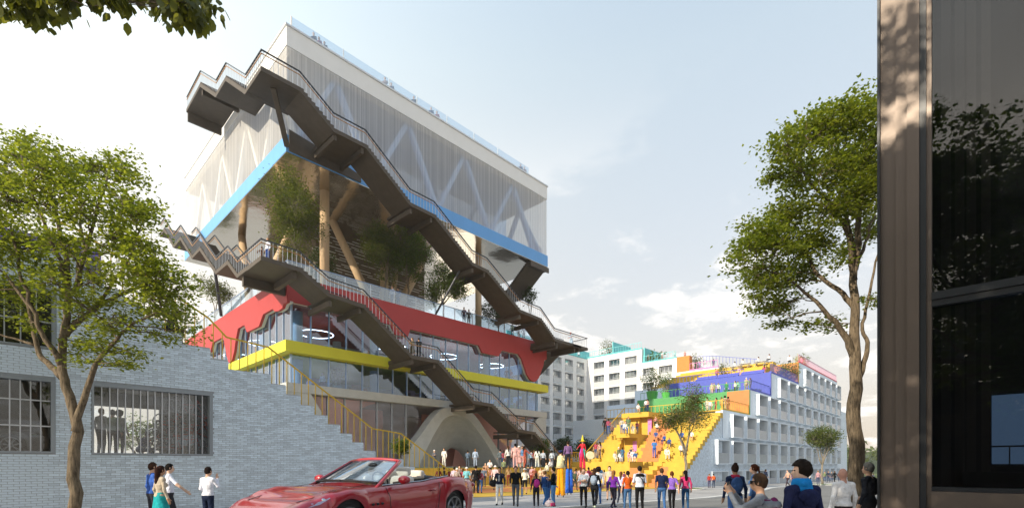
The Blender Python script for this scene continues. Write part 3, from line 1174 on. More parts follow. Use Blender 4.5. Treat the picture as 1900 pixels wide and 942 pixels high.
# treads of the outdoor stair, each a slab across the building
for (a, c, z) in STEPS[1:]:
    bpart('stair_tread', M_TREAD, lambda b: b.box(a - .015, c - .018, BV + .02, BV + 3.2, z - .06, z + .02))
bpart('stair_core', M_MORT, lambda b: [b.box(a, c - .002, BV + .31, BV + 3.2, 4.9 if a < 5.6 else -1.0, z - .065) for (a, c, z) in STEPS[1:]])
bpart('rear_wall', M_TREAD, lambda b: [b.box(a, c - .002, BV + 3.21, BV + 3.45, 4.9 if a < 5.6 else -1.0, z - .02) for (a, c, z) in STEPS[1:]])
# bricks
BL, BH, JT = .232, .062, .0095
cells = []
row = 0
z = -0.32
while z < 8.0:
    u = -1.6 + (0.0 if row % 2 == 0 else (BL + JT) / 2) + rnd.uniform(-.01, .01)
    while u < 16.3:
        u0, u1 = u, u + BL
        # clip to the roofline and openings
        if z + BH <= wall_top(u0 + .002) + .001 or z + BH <= wall_top(u1 - .002) + .001:
            if z + BH > wall_top(u1 - .002):
                for a, c, zz in STEPS:
                    if a <= u1 <= c + 1e-6:
                        u1 = a - .004
            hit = False
            for h in HOLES:
                if z + BH > h[2] - .005 and z < h[3] + .005 and u1 > h[0] and u0 < h[1]:
                    if u0 < h[0] - .04:
                        u1 = h[0] - .003
                    elif u1 > h[1] + .04:
                        u0 = h[1] + .003
                    else:
                        hit = True
            if not hit and u1 - u0 > .03:
                cells.append((u0, u1, z, z + BH, rnd.uniform(0, .009)))
        u += BL + JT
    z += BH + JT
    row += 1


def px_of(u, v, z):
    Y = u * FU + v * FV
    return 950 + 923 * (u * RU + v * RV) / Y, 860 - 923 * (z - EYE) / Y, Y


def vis(c):
    x, y, Y = px_of((c[0] + c[1]) / 2, BV, c[2])
    return 0 < x < 1900 and 0 < y < 942 and not (95 < x < 160 and y > 700)


order = sorted(range(len(cells)), key=lambda i: (0 if vis(cells[i]) else 1, px_of(cells[i][0], BV, cells[i][2])[2]))
single = set(order[:290])
bm1 = MB()
bm1.box(0, BL, 0, .05, 0, BH)
me_brick = bm1.mesh('brick', M_BRICK)
rest = MB()
for i, (u0, u1, z0, z1, pr) in enumerate(cells):
    if i in single and abs((u1 - u0) - BL) < .001:
        inst('brick', me_brick, back_wall, (u0, BV - .002 - pr, z0))
    else:
        rest.box(u0, u1, BV - .002 - pr, BV + .03, z0, z1)
ob = rest.build('brick_courses', M_BRICK, BR)
tag(ob, kind='stuff')
bpart('brick_end', M_TREAD, lambda b: b.box(16.4, 16.45, BV, BV + 3.4, -1, .2))


# windows: frame, bars, pane
def bar_window(h, bars, rails, reveal=.28):
    u0, u1, z0, z1 = h
    w = bpart('window', M_FRAME, lambda b: (b.box(u0, u1, BV - .02, BV + reveal, z1 - .10, z1), b.box(u0, u1, BV - .03, BV + reveal, z0, z0 + .05),
                                            b.box(u0, u0 + .06, BV - .02, BV + reveal, z0 + .05, z1 - .10), b.box(u1 - .10, u1, BV - .02, BV + reveal, z0 + .05, z1 - .10)))
    bpart('pane', glass('shop_glass', (.80, .84, .86), .05, edge=.5), lambda b: b.box(u0 + .06, u1 - .10, BV + .17, BV + .18, z0 + .05, z1 - .10), w)
    for k in range(1, bars + 1):
        x = u0 + .06 + (u1 - .16 - u0) * k / (bars + 1)
        bpart('glazing_bar', M_STEEL, lambda b: b.box(x - .014, x + .014, BV + .10, BV + .165, z0 + .05, z1 - .10), w)
    for t in rails:
        zz = z0 + (z1 - z0) * t
        bpart('rail', M_STEEL, lambda b: b.box(u0 + .06, u1 - .10, BV + .12, BV + .16, zz - .018, zz + .018), w)
    return w


bar_window(HOLES[0], 15, [])
bar_window(HOLES[1], 16, [.36, .70])
bar_window(HOLES[2], 12, [.45])
# the rooms behind the windows
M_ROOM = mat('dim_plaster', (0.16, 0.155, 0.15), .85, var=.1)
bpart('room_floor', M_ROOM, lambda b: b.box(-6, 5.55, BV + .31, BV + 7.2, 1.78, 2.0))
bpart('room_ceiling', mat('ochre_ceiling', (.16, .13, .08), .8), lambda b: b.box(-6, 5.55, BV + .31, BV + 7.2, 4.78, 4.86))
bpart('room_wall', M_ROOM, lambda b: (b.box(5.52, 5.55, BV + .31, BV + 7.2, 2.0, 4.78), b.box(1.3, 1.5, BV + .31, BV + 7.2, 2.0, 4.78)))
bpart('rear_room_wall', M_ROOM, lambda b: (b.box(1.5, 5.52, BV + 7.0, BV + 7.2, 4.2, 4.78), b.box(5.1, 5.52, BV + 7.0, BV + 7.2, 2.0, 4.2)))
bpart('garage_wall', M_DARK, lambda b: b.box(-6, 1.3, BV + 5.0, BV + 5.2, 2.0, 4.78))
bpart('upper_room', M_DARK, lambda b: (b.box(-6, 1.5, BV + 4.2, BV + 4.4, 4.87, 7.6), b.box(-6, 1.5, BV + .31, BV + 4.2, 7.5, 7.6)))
bpart('ceiling_light', emis('panel_light', (1, .93, .82), 1.2), lambda b: (b.box(1.9, 3.2, 21.4, 22.3, 4.70, 4.775), b.box(1.9, 3.0, 23.2, 24.0, 4.70, 4.775)))
bpart('roof_slab', M_TREAD, lambda b: b.box(-6, 1.8, BV + .31, BV + 9, 7.75, 7.95))
bpart('purple_wall', M_PURPLE, lambda b: b.box(-6, 2.6, BV + 3.0, BV + 3.4, 8.0, 9.4))

# yellow handrail of the outdoor stair
RL = thing('stair_railing', 'thin yellow railing running down the brick stair', 'railing', (8, 20.2, 4))
path = [(1.3, 9.05), (1.82, 8.9), (5.28, 6.98), (5.86, 6.40), (7.33, 6.28), (11.86, 3.35), (13.34, 3.2), (16.4, 1.35)]


def rail_z(u):
    for (a, za), (c, zc) in zip(path, path[1:]):
        if a <= u <= c:
            return za + (zc - za) * (u - a) / (c - a)
    return path[-1][1]


part('handrail', M_YRAIL, lambda b: [b.bar((a, BV + .25, za), (c, BV + .25, zc), .05, .05) for (a, za), (c, zc) in zip(path, path[1:])], RL)
mbp = MB()
u = 1.95
npost = 0
while u < 16.35:
    zt = wall_top(u)
    part('post', M_YRAIL, lambda b: b.box(u - .014, u + .014, BV + .236, BV + .264, zt + .02, rail_z(u) - .026), RL)
    u += .29

# ================================================================== STEPPED HOUSING (right)
HS = thing('terraced_housing', 'pale grey-blue housing block with brightly painted roof terraces', 'building', (85, 30, -1))
RV0 = 22.3
GZH = -1.3


def hpart(name, mats, fn, parent=None, **kw):
    b = MB(); fn(b)
    return b.build(name, mats, parent or HS, **kw)


M_HWALL = mat('pale_glazed_render', (0.68, 0.77, 0.86), .6, var=.05, scale=.5, bump=.08, bscale=14)
M_HBRICK = mat('rough_white_brick', (0.54, 0.63, 0.72), .6, var=.35, scale=5.5, bump=.5, bscale=9)
LV = [-1.25, 1.5, 4.75, 8.0, 11.25, 14.5, 18.0]          # floor levels
ust = [53.5, 54.5, 58.4, 67.0, 75.5, 89.3]               # where each storey's front begins
UEND = 116.4
hpart('storey', M_HBRICK, lambda b: b.box(53.9, UEND, RV0 + .9, 44, -1.6, LV[1]))
hpart('storey', M_HBRICK, lambda b: b.box(57.9, UEND, RV0 + .9, 44, LV[1] + .002, LV[2]))
hpart('storey', M_HWALL, lambda b: b.box(58.4, UEND, RV0 + .9, 44, LV[2] + .002, LV[3]))
hpart('storey', M_HWALL, lambda b: b.box(67.3, UEND, RV0 + .9, 44, LV[3] + .002, LV[4] - .3))
hpart('storey', M_HWALL, lambda b: b.box(75.8, UEND, RV0 + .9, 44, LV[4] - .298, LV[5] - .3))
hpart('storey', M_HWALL, lambda b: b.box(89.6, UEND, RV0 + .9, 40, LV[5] - .298, LV[6] - .3))
hpart('end_wing', M_HWALL, lambda b: b.box(UEND + .01, 126.5, RV0 + .1, 40, -1.6, 12.6))


# window boxes: deep frame with a glass balustrade, pane and mullions
def front_wall_holes(b, u0, u1, z0, z1, wins, mi=0):
    """front wall leaf from u0..u1, z0..z1 with rectangular openings (w0,w1,y0,y1)"""
    us = sorted(set([u0, u1] + [q for w in wins for q in w[:2] if u0 < q < u1]))
    for a, c in zip(us, us[1:]):
        m = (a + c) / 2
        segs = [(z0, z1)]
        for w in wins:
            if w[0] < m < w[1]:
                segs = [(z0, w[2]), (w[3], z1)]
        for s0, s1 in segs:
            if s1 - s0 > .01:
                b.box(a, c, RV0, RV0 + .85, s0, s1)


PITCH = 4.5
colu = [55.3 + PITCH * i for i in range(14)]
WW, WH = 3.5, 2.75
M_BOXF = mat('window_box_white', (.70, .77, .83), .5, var=.04)
M_PANEDK = glass('dark_window_glass', (.80, .84, .86), .14, edge=.6)
fm = MB()
fm.box(0, .10, -.55, .75, 0, WH)
fm.box(WW - .10, WW, -.55, .75, 0, WH)
fm.box(.10, WW - .10, -.55, .75, WH - .10, WH)
fm.box(.10, WW - .10, -.55, .75, 0, .10)
me_boxf = fm.mesh('window', M_BOXF)
fm = MB(); fm.box(.1, WW - .1, .62, .66, .1, WH - .1)
me_bp = fm.mesh('pane', M_PANEDK)
fm = MB()
for t in (.0, .30, .62, .96):
    fm.box(.1 + (WW - .26) * t, .16 + (WW - .26) * t, .54, .618, .1, WH - .1)
fm.box(.16, WW - .17, .545, .61, .1, .17); fm.box(.16, WW - .17, .545, .61, WH - .17, WH - .1)
me_bm = fm.mesh('sash_frame', M_FRAME)
fm = MB(); fm.box(.11, WW - .11, -.47, -.44, .1, 1.28)
me_bb = fm.mesh('balustrade', mat('smoked_rail_glass', (.40, .43, .47), .25, var=.12, scale=.6, spec=.5))
fm = MB(); fm.box(.1, 1.1, .75, .78, .1, WH - .1)
me_bc = fm.mesh('curtain', mat('linen_curtain', (.66, .62, .56), .9, var=.2, scale=6, stretch=(6, 6, .1)))
fm = MB(); fm.box(.1, WW - .1, .84, .90, .1, WH - .1)
me_bd = fm.mesh('room_back', mat('room_back_grey', (.46, .45, .44), .9, var=.4, scale=1.2))  # mottled grey panel closing the room behind the pane
rows = [(1.72, 0), (4.85, 1), (8.1, 3), (11.25, 5), (14.4, 8)]
ground_row = -1.2
wins_all = []
for (z0, first) in rows:
    for i in range(first, 14):
        wins_all.append((colu[i], colu[i] + WW, z0, z0 + WH))
for i in range(0, 14):
    wins_all.append((colu[i] - (1.2 if i == 0 else 0), colu[i] + WW, ground_row, .95))
bands = [(53.5, -1.6, LV[1]), (54.0, LV[1] + .002, LV[2]), (58.0, LV[2] + .002, LV[3]), (67.0, LV[3] + .002, LV[4] - .02), (75.5, LV[4] - .018, LV[5] - .02), (89.3, LV[5] - .018, LV[6])]
for k, (ub, z0, z1) in enumerate(bands):
    ww = [w for w in wins_all if w[2] >= z0 - .6 and w[3] <= z1 + .6]
    hpart('front_wall', M_HBRICK if k < 2 else M_HWALL, lambda b: front_wall_holes(b, ub, UEND, z0, z1, ww))
# lowest rough corner under the stair, rising with it
hpart('stair_flank', M_HBRICK, lambda b: [b.box(45.12 + .6 * i, 45.12 + .6 * (i + 1) - .002, RV0 - .03, RV0 + .4, -1.5, -1.22 + .41 * i) for i in range(21) if -1.22 + .41 * i > -1.1])
for w in wins_all:
    gr = w[2] == ground_row
    o = inst('window', me_boxf, HS, (w[0], RV0, w[2]))
    if gr:
        o.scale = ((w[1] - w[0]) / WW, .7, 2.15 / WH)
    for nm, me in (('pane', me_bp), ('sash_frame', me_bm), ('room_back', me_bd)) + ((('balustrade', me_bb),) if not gr or rnd.random() < .8 else ()):
        c = bpy.data.objects.new(nm, me)
        COL.objects.link(c)
        c.parent = o
    if rnd.random() < .6:
        c = bpy.data.objects.new('curtain', me_bc); COL.objects.link(c); c.parent = o
        if rnd.random() < .5:
            c.location.x = WW - 1.2

# coloured terrace walls (each a part)
def tw(name, m, *bx):
    return hpart(name, m, lambda b: b.box(*bx))


tw('terrace_wall', M_GREEN, 66.7, 67.0, RV0 - .0, 38.3, 8.0, 11.25)
tw('terrace_wall', M_ORANGE, 66.68, 66.70, RV0 + .02, RV0 + 2.8, 8.02, 11.2)
tw('terrace_wall', M_COBALT, 75.2, 75.5, RV0, 38, 11.25, 14.6)
tw('terrace_wall', M_AMBER, 89.0, 89.3, RV0, 31, 14.5, 18.0)
tw('terrace_wall', mat('brown_orange_paint', (.45, .19, .05), .7), 88.97, 89.0, RV0 + .02, 27.5, 14.6, 17.9)
tw('parapet', M_GREEN, 67.0, 67.3, RV0, RV0 + .2, 11.25, 11.3)
tw('parapet', M_COBALT, 67.0, 75.2, RV0 - .03, RV0 + .3, 11.231, 11.45)
tw('parapet', M_COBALT, 75.5, 89.0, RV0 - .03, RV0 + .3, 14.481, 14.75)
tw('parapet', mat('crimson_paint', (.55, .03, .06), .5), 89.3, UEND, RV0 - .03, RV0 + .3, 18.002, 18.2)
tw('parapet', M_AMBER, 57.9, 66.7, RV0 - .03, RV0 + .25, 8.001, 8.16)
tw('terrace_deck', M_GREEN, 67.0, 75.2, RV0 + .3, 38, 11.1, 11.25)
tw('terrace_deck', M_AMBER, 57.9, 66.68, RV0 + .25, 38, 7.9, 8.0)
tw('terrace_deck', M_COBALT, 75.5, 89.0, RV0 + .3, 38, 14.4, 14.5)
# yellow amphitheatre rows above the cobalt terrace
for i in range(7):
    tw('seating_row', M_AMBER, 78 + 1.8 * i, 79.8 + 1.8 * i - .004, 26 + .0 * i, 42, 14.501, 14.9 + .62 * i)
# terrace railings
def terrace_rail(m, a, c, z, axis='y', fixed=0.0, gap=.55, h=1.1, lab=None, slope=0.0):
    b = MB()
    n = max(2, int(abs(c - a) / gap))
    for k in range(n + 1):
        t = a + (c - a) * k / n
        zz = z + slope * k / n
        if axis == 'y':
            b.box(fixed - .02, fixed + .02, t - .02, t + .02, zz, zz + h)
        else:
            b.box(t - .02, t + .02, fixed - .02, fixed + .02, zz, zz + h)
    p = (fixed, a, z + h) if axis == 'y' else (a, fixed, z + h)
    q = (fixed, c, z + h + slope) if axis == 'y' else (c, fixed, z + h + slope)
    b.bar(p, q, .06, .06)
    return b.build('railing', m, HS)


M_MAG = mat('magenta_rail', (.55, .12, .28), .5)
M_TEALR = mat('teal_rail', (.2, .6, .62), .5)
terrace_rail(M_YRAIL, RV0 + .2, 38, 8.0, 'y', 58.1)
terrace_rail(M_GREEN, RV0 + .2, 38, 11.25, 'y', 67.2)
terrace_rail(M_YRAIL, 58.2, 66.6, 8.16, 'x', RV0 + .1)
terrace_rail(M_COBALT, 67.3, 75.0, 11.45, 'x', RV0 + .1)
terrace_rail(M_COBALT, 75.6, 88.9, 14.75, 'x', RV0 + .1)
terrace_rail(M_MAG, 89.5, 116.2, 18.2, 'x', RV0 + .1)
terrace_rail(M_COBALT, 26.0, 38, 14.6, 'y', 75.35, h=.9)

# white wings behind
WG = thing('white_housing_wing', 'white six-storey housing wing with square balcony windows and teal roof terrace', 'building', (95, 58, -1))


def gpart(name, mats, fn, parent=None, **kw):
    b = MB(); fn(b)
    return b.build(name, mats, parent or WG, **kw)


zrow = [21.5, 18.57, 15.64, 12.71, 9.78, 6.85, 3.92, 1.0]
vcol = [(60.58, 63.33), (56.71, 59.43), (52.68, 55.49), (48.86, 51.3), (44.95, 47.76), (40.6, 43.3), (36.8, 39.4)]
ucol = [(72.0, 74.6), (75.6, 78.36), (79.47, 82.28), (83.44, 86.22), (87.54, 90.33)]


def roof_z(v):
    return 25.2 if v > 51.55 else (22.3 if v > 44.0 else 19.4)


def wing_wall(b):
    vs_ = sorted(set([36.0, 44.0, 51.55, 65.3] + [q for c in vcol for q in c]))
    for a, c in zip(vs_, vs_[1:]):
        m = (a + c) / 2
        zt = roof_z(m)
        zs = [-1.3]
        if any(p < m < q for p, q in vcol):
            for z in sorted(zrow):
                if z + 2.55 < zt:
                    zs += [z, z + 2.55]
        zs.append(zt)
        for k in range(0, len(zs), 2):
            b.box(91.5, 92.3, a, c, zs[k], zs[k + 1])


def wing_wall2(b):
    us_ = sorted(set([60.0, 91.495] + [q for c in ucol for q in c]))
    for a, c in zip(us_, us_[1:]):
        m = (a + c) / 2
        zs = [-1.3]
        if any(p < m < q for p, q in ucol):
            for z in sorted(zrow):
                zs += [z, z + 2.55]
        zs.append(25.0)
        for k in range(0, len(zs), 2):
            b.box(a, c, 65.0, 65.8, zs[k], zs[k + 1])


M_WING = mat('white_wing_render', (.80, .80, .79), .65, var=.03, scale=.6)
gpart('side_wall', M_WING, wing_wall)
gpart('front_wall', M_WING, wing_wall2)
gpart('wing_body', M_WING, lambda b: (b.box(93.4, 104, 36, 44, -1.3, 19.35), b.box(93.4, 104, 44.01, 51.5, -1.3, 22.25), b.box(93.4, 104, 51.51, 78, -1.3, 25.1), b.box(60, 93.35, 66.9, 78, -1.3, 24.9)))
gpart('roof_slab', M_WING, lambda b: (b.box(92.3, 93.4, 36, 44, 19.1, 19.35), b.box(92.3, 93.4, 44.01, 51.5, 22.0, 22.25), b.box(92.3, 93.4, 51.51, 65, 24.9, 25.15)))
w, h = 2.75, 2.55
fm = MB(); fm.box(.55, .59, 0, w, 0, h)
me_wp = fm.mesh('window', M_PANEDK)
fm = MB()
for t in (0, .33, .66, 1):
    fm.box(.48, .545, t * (w - .08), t * (w - .08) + .08, 0, h)
fm.box(.48, .545, .08, w - .08, h * .55, h * .55 + .07)
me_wf = fm.mesh('sash_frame', M_STEEL)
fm = MB(); fm.box(-.06, -.03, 0, w, 0, 1.12)
me_wb = fm.mesh('balustrade', mat('frosted_rail', (.52, .54, .55), .25, var=.1, spec=.5))
fm = MB(); fm.box(-.14, .05, -.06, w + .06, -.10, -.002)
me_ws = fm.mesh('sill', M_BOXF)
fm = MB(); fm.box(.68, .72, 0, w * .55, 0, h)
me_wc = fm.mesh('curtain', mat('linen_curtain', (.5, .47, .42)))
fm = MB(); fm.box(1.2, 1.25, -.3, w + .3, -.1, h + .1)
me_wk = fm.mesh('room_back', mat('room_back_grey', (.46, .45, .44)))


def wing_window(loc, rz):
    o = inst('window', me_wp, WG, loc, rz)
    for nm, me in (('sash_frame', me_wf), ('balustrade', me_wb), ('sill', me_ws), ('room_back', me_wk)):
        c = bpy.data.objects.new(nm, me); COL.objects.link(c); c.parent = o
    if rnd.random() < .65:
        c = bpy.data.objects.new('curtain', me_wc); COL.objects.link(c); c.parent = o
        c.location.y = rnd.choice([0, w * .45])


for (a, c) in vcol:
    for z in zrow:
        if z + 2.55 < roof_z((a + c) / 2) and z > 2:
            wing_window((91.5, a, z), 0)
for (a, c) in ucol:
    for z in zrow:
        wing_window((c, 65.0, z), math.radians(90))
gpart('teal_parapet', M_TURQ, lambda b: (b.box(91.42, 91.7, 51.5, 65.0, 25.205, 25.45), b.box(70, 91.4, 64.92, 65.2, 25.01, 25.2), b.box(91.42, 91.7, 44.0, 51.45, 22.305, 22.5)))
for _q in ((91.8, 99, 58.5, 58.7, 25.16, 27.9), (92.2, 99, 51.2, 51.5, 22.26, 25.5), (70, 98, 69, 69.2, 25.0, 28.2)):
    gpart('teal_wall', M_TURQ, lambda b: b.box(*_q))
gpart('orange_wall', mat('burnt_orange_paint', (.62, .22, .05), .7), lambda b: (b.box(91.6, 92.9, 41.5, 44.0, 19.41, 22.4)))
gpart('pink_parapet', M_PINK, lambda b: b.box(91.42, 91.7, 36, 41.4, 19.405, 19.65))


def wrail(m, pts, gap=.6, h=1.15):
    b = MB()
    for p, q in zip(pts, pts[1:]):
        p, q = Vector(p), Vector(q)
        n = max(2, int((q - p).length / gap))
        for k in range(n + 1):
            t = p.lerp(q, k / n)
            b.box(t.x - .025, t.x + .025, t.y - .025, t.y + .025, t.z, t.z + h)
        b.bar(p + Vector((0, 0, h)), q + Vector((0, 0, h)), .07, .07)
    b.build('railing', m, WG)


wrail(M_TEALR, [(91.6, 64.9, 25.45), (91.6, 51.7, 25.45)])
wrail(M_TEALR, [(91.6, 51.2, 22.5), (91.6, 44.2, 22.5)])
wrail(M_TEALR, [(71, 65.1, 25.2), (91.3, 65.1, 25.2)])
wrail(M_PINK, [(91.6, 41.4, 19.65), (91.6, 36.2, 19.65)])
wrail(M_COBALT, [(94, 44, 21.6), (94, 38, 21.0), (94, 30, 19.2)])

# ================================================================== YELLOW STAIR HILL
YS = thing('yellow_stair_hill', 'broad amber stair with seating ledges and an orange path up the right-hand block', 'stairs', (50, 28, -.6))


def yb(name, m, *bx):
    b = MB(); b.box(*bx)
    return b.build(name, m, YS)


for i in range(21):
    u0 = 45.12 + .6 * i
    yb('step', M_AMBER, u0, 57.9 if i > 19 else u0 + .598, RV0 - .05, 25.0, -1.2 + .41 * i, -.6 + .41 * i)
yb('ledge', M_AMBER, 45.5, 49.6, 27.004, 34.9, -1.2, 2.0)
yb('ledge', M_AMBER, 45.5, 49.6, 26.004, 27.0, -1.2, 1.35)
yb('ledge', M_AMBER, 45.5, 49.6, 25.004, 26.0, -1.2, .7)
for i in range(3):
    yb('step', M_AMBER, 46.6 + i, 49.598, 25.004, 26.0, .702 + .42 * i, .702 + .42 * (i + 1))
yb('step', M_AMBER, 48.2, 49.598, 26.004, 27.0, 1.352, 2.0)
for i in range(15):
    u0 = 49.6 + .555 * i
    yb('step', M_AMBER, u0, u0 + .553, 25.004, 29.5, -1.2, 2.0 + .4 * (i + 1))
for i in range(15):
    u0 = 49.2 + .58 * i
    yb('step', M_AMBER, u0, u0 + .578, 33.2, 34.9, -1.0, 2.0 + .4 * (i + 1))
for i in range(6):
    u0 = 49.605 + .3 * i
    yb('step', M_AMBER, u0, u0 + .298, 31.3, 33.196, -1.0, 2.0 + .4 * (i + 1) * 1.3)
yb('ledge', M_AMBER, 51.45, 54.0, 29.504, 33.196, -1, 5.2)
yb('ledge', M_AMBER, 49.65, 51.449, 29.504, 31.296, 4.75, 5.2)
yb('ledge', M_AMBER, 55.3, 57.9, 29.504, 33.196, -1, 8.0)
yb('ledge', M_AMBER, 54.01, 55.296, 29.504, 33.196, 7.4, 8.0)
for i in range(5):
    yb('step', M_AMBER, 54.01 + .25 * i, 54.258 + .25 * i, 31.2, 33.196, 5.0, 5.2 + .44 * (i + 1))
# orange path painted over steps: thin tiles on treads and risers
def tile_tread(u0, u1, v0, v1, z):
    yb('orange_tile', M_ORANGE, u0 - .006, u1, v0, v1, z + .001, z + .006)


def tile_riser(u0, v0, v1, z0, z1):
    yb('orange_tile', M_ORANGE, u0 - .008, u0 - .001, v0, v1, z0, z1)


for i in range(13):
    u0 = 49.6 + .555 * i
    c = 25.9 + .16 * i if i < 8 else 27.2 - .1 * (i - 8)
    wv = 2.2 if i % 3 else 2.6
    z = 2.0 + .4 * (i + 1)
    tile_tread(u0, u0 + .55, c, min(c + wv, 29.4), z)
    tile_riser(u0, c, min(c + wv, 29.4), z - .394, z)
tile_riser(45.5, 26.05, 27.0, .2, 1.34)
tile_riser(45.5, 25.05, 26.0, -.4, .69)
tile_tread(45.52, 46.58, 25.05, 25.98, .7)
tile_tread(45.52, 48.18, 26.05, 26.98, 1.35)
tile_tread(45.52, 49.58, 27.02, 28.3, 2.0)
for i in range(6):
    tile_tread(45.12 + .6 * i, 45.12 + .6 * i + .59, 23.3 + .15 * i, 24.95, -.6 + .41 * i)
    tile_riser(45.12 + .6 * i, 23.3 + .15 * i, 24.95, -.6 + .41 * (i - 1) + .01, -.6 + .41 * i)
yb('violet_panel', M_PINK, 54.9, 55.0, 29.6, 30.1, 5.3, 7.2)
yb('violet_panel', M_PINK, 51.40, 51.444, 29.6, 30.1, 2.1, 4.4)


def ystep_z(u, v):
    if v < 25.0:
        i = int((u - 45.12) / .6)
        return -.6 + .41 * max(0, min(20, i)) if u > 45.12 else ground_z(u, v)
    if u < 45.5:
        return ground_z(u, v)
    if u < 49.6:
        return 2.0
    if v < 29.5:
        return 2.0 + .4 * (max(0, min(14, int((u - 49.6) / .555))) + 1)
    if u > 57.9:
        return 8.0
    if v > 33.2:
        return 2.0 + .4 * (max(0, min(14, int((u - 49.2) / .58))) + 1)
    return 5.2 if u < 54 else 8.0


YR = thing('stair_railing', 'yellow railing climbing the left edge of the amber stair', 'railing', (50, 35, 2))
pp = [(45.6, 35, 3.1), (49.0, 35, 3.1), (53.0, 35, 5.9), (57.8, 35, 9.2)]
part('handrail', M_YRAIL, lambda b: [b.bar(p, q, .08, .08) for p, q in zip(pp, pp[1:])], YR)
for k in range(34):
    u = 45.7 + .36 * k
    for p, q in zip(pp, pp[1:]):
        if p[0] <= u <= q[0]:
            zt = p[2] + (q[2] - p[2]) * (u - p[0]) / (q[0] - p[0])
    part('post', M_YRAIL, lambda b: b.box(u - .022, u + .022, 34.98, 35.02, max(1.0, zt - 1.35), zt - .04), YR)

# ================================================================== DARK FACADE IN THE FOREGROUND (right)
FG = thing('dark_facade', 'dark metal and glass house corner close to the viewer', 'building', (11, .5, .25))
M_DKMET = mat('dark_bronze_metal', (0.125, 0.092, 0.070), .42, metal=.3, var=.08, scale=1.2, spec=.5)
M_DKFR = mat('black_frame', (0.03, 0.031, 0.033), .4, metal=.4, var=.06)


def fpart(name, mats, fn, parent=None):
    b = MB(); fn(b)
    return b.build(name, mats, parent or FG)


XF = 10.5
fpart('edge_trim', M_DKFR, lambda b: b.box(XF - .03, XF + .4, 1.385, 1.42, .2, 11))
fpart('pilaster', M_DKMET, lambda b: b.box(XF + .05, XF + .4, 1.17, 1.384, .2, 11))
fpart('pilaster', M_DKMET, lambda b: b.box(XF, XF + .4, 1.02, 1.169, .2, 11))
fpart('pilaster', M_DKMET, lambda b: b.box(XF - .05, XF + .4, .86, 1.019, .2, 11))
fpart('frame_post', M_DKFR, lambda b: b.box(XF - .02, XF + .3, .775, .859, .2, 11))
fpart('frame_post', M_DKMET, lambda b: b.box(XF + .03, XF + .3, .71, .774, .2, 11))
fpart('transom', M_DKFR, lambda b: b.box(XF - .0, XF + .25, -4, .708, 4.40, 4.52))
fpart('transom', M_DKFR, lambda b: b.box(XF + .03, XF + .25, -4, .708, 4.30, 4.395))
fpart('sill', M_DKMET, lambda b: b.box(XF - .03, XF + .4, -4, .708, .2, 1.31))
fpart('transom', M_DKFR, lambda b: b.box(XF + .02, XF + .25, -4, .708, 1.312, 1.38))
G_DARK = glass('tinted_glass', (.40, .42, .44), .035, rough=.004, edge=.16)
fpart('pane', G_DARK, lambda b: b.box(XF + .10, XF + .12, -4, .706, 1.385, 4.295))
fpart('pane', G_DARK, lambda b: b.box(XF + .10, XF + .12, -4, .706, 4.525, 11))
M_INT = mat('dark_room_wall', (.07, .068, .065), .8, var=.1)
fpart('room_wall', M_INT, lambda b: (b.box(XF + 3.2, XF + 3.3, -4, -.55, .3, 11), b.box(XF + 3.2, XF + 3.3, -.549, .549, .3, 11), b.box(XF + 3.2, XF + 3.3, .55, 1.38, .3, 11)))
fpart('room_floor', M_INT, lambda b: b.box(XF + .3, XF + 3.2, -4, 1.38, 1.2, 1.3))
fpart('end_wall', M_INT, lambda b: b.box(XF + .41, XF + 9, 1.2, 1.4, .2, 11))
fpart('roof', M_DKFR, lambda b: b.box(XF + .1, XF + 9, -4, 1.38, 11.0, 11.3))
M_BLIND = mat('taupe_curtain', (.22, .18, .155), .8, var=.12, scale=5, stretch=(8, 8, .05))
for k, (v, dx) in enumerate([(.60, .55), (.44, .8), (.30, 1.1), (.12, 1.5)]):
    fpart('curtain_fold', M_BLIND, lambda b: b.box(XF + dx, XF + dx + .04, v - .10, v + .02, 1.31, 10.9))
fpart('rear_window', emis('outdoor_glow', (.20, .32, .50), .42), lambda b: b.box(XF + 3.15, XF + 3.19, -1.6, .01, 1.75, 3.1))  # emissive panel on the solid wall, standing in for daylight outdoors
fpart('window_bar', M_DKFR, lambda b: b.box(XF + 3.12, XF + 3.148, -1.6, .01, 2.08, 2.11))
fpart('window_bar', M_DKFR, lambda b: b.box(XF + 3.12, XF + 3.148, -.25, -.23, 1.75, 2.078))
fpart('bench', M_INT, lambda b: b.box(XF + .5, XF + 1.1, -4, .35, 1.3, 1.62))

# house across the street behind the viewer, added to block low sky from the mirror image in the panes
NB = thing('added_house', 'dark brick house across the street, added to keep low sky out of the lower panes', 'building', (-16, -2, .3))
part('wall', mat('brown_brick', (.10, .075, .06), .85, var=.3, scale=4), lambda b: b.box(-22, -14, -16, 5, .2, 7.2), NB)
part('roof', mat('slate_roof', (.05, .05, .055), .7, var=.2), lambda b: b.extrude([(-22.4, 7.2), (-13.6, 7.2), (-18, 9.6)], 'y', -16.4, 5.4), NB)
for k in range(5):
    for z in (1.5, 4.4):
        part('window', M_DKFR, lambda b: b.box(-13.98, -13.9, -14 + 3.8 * k, -12.4 + 3.8 * k, z, z + 1.7), NB)

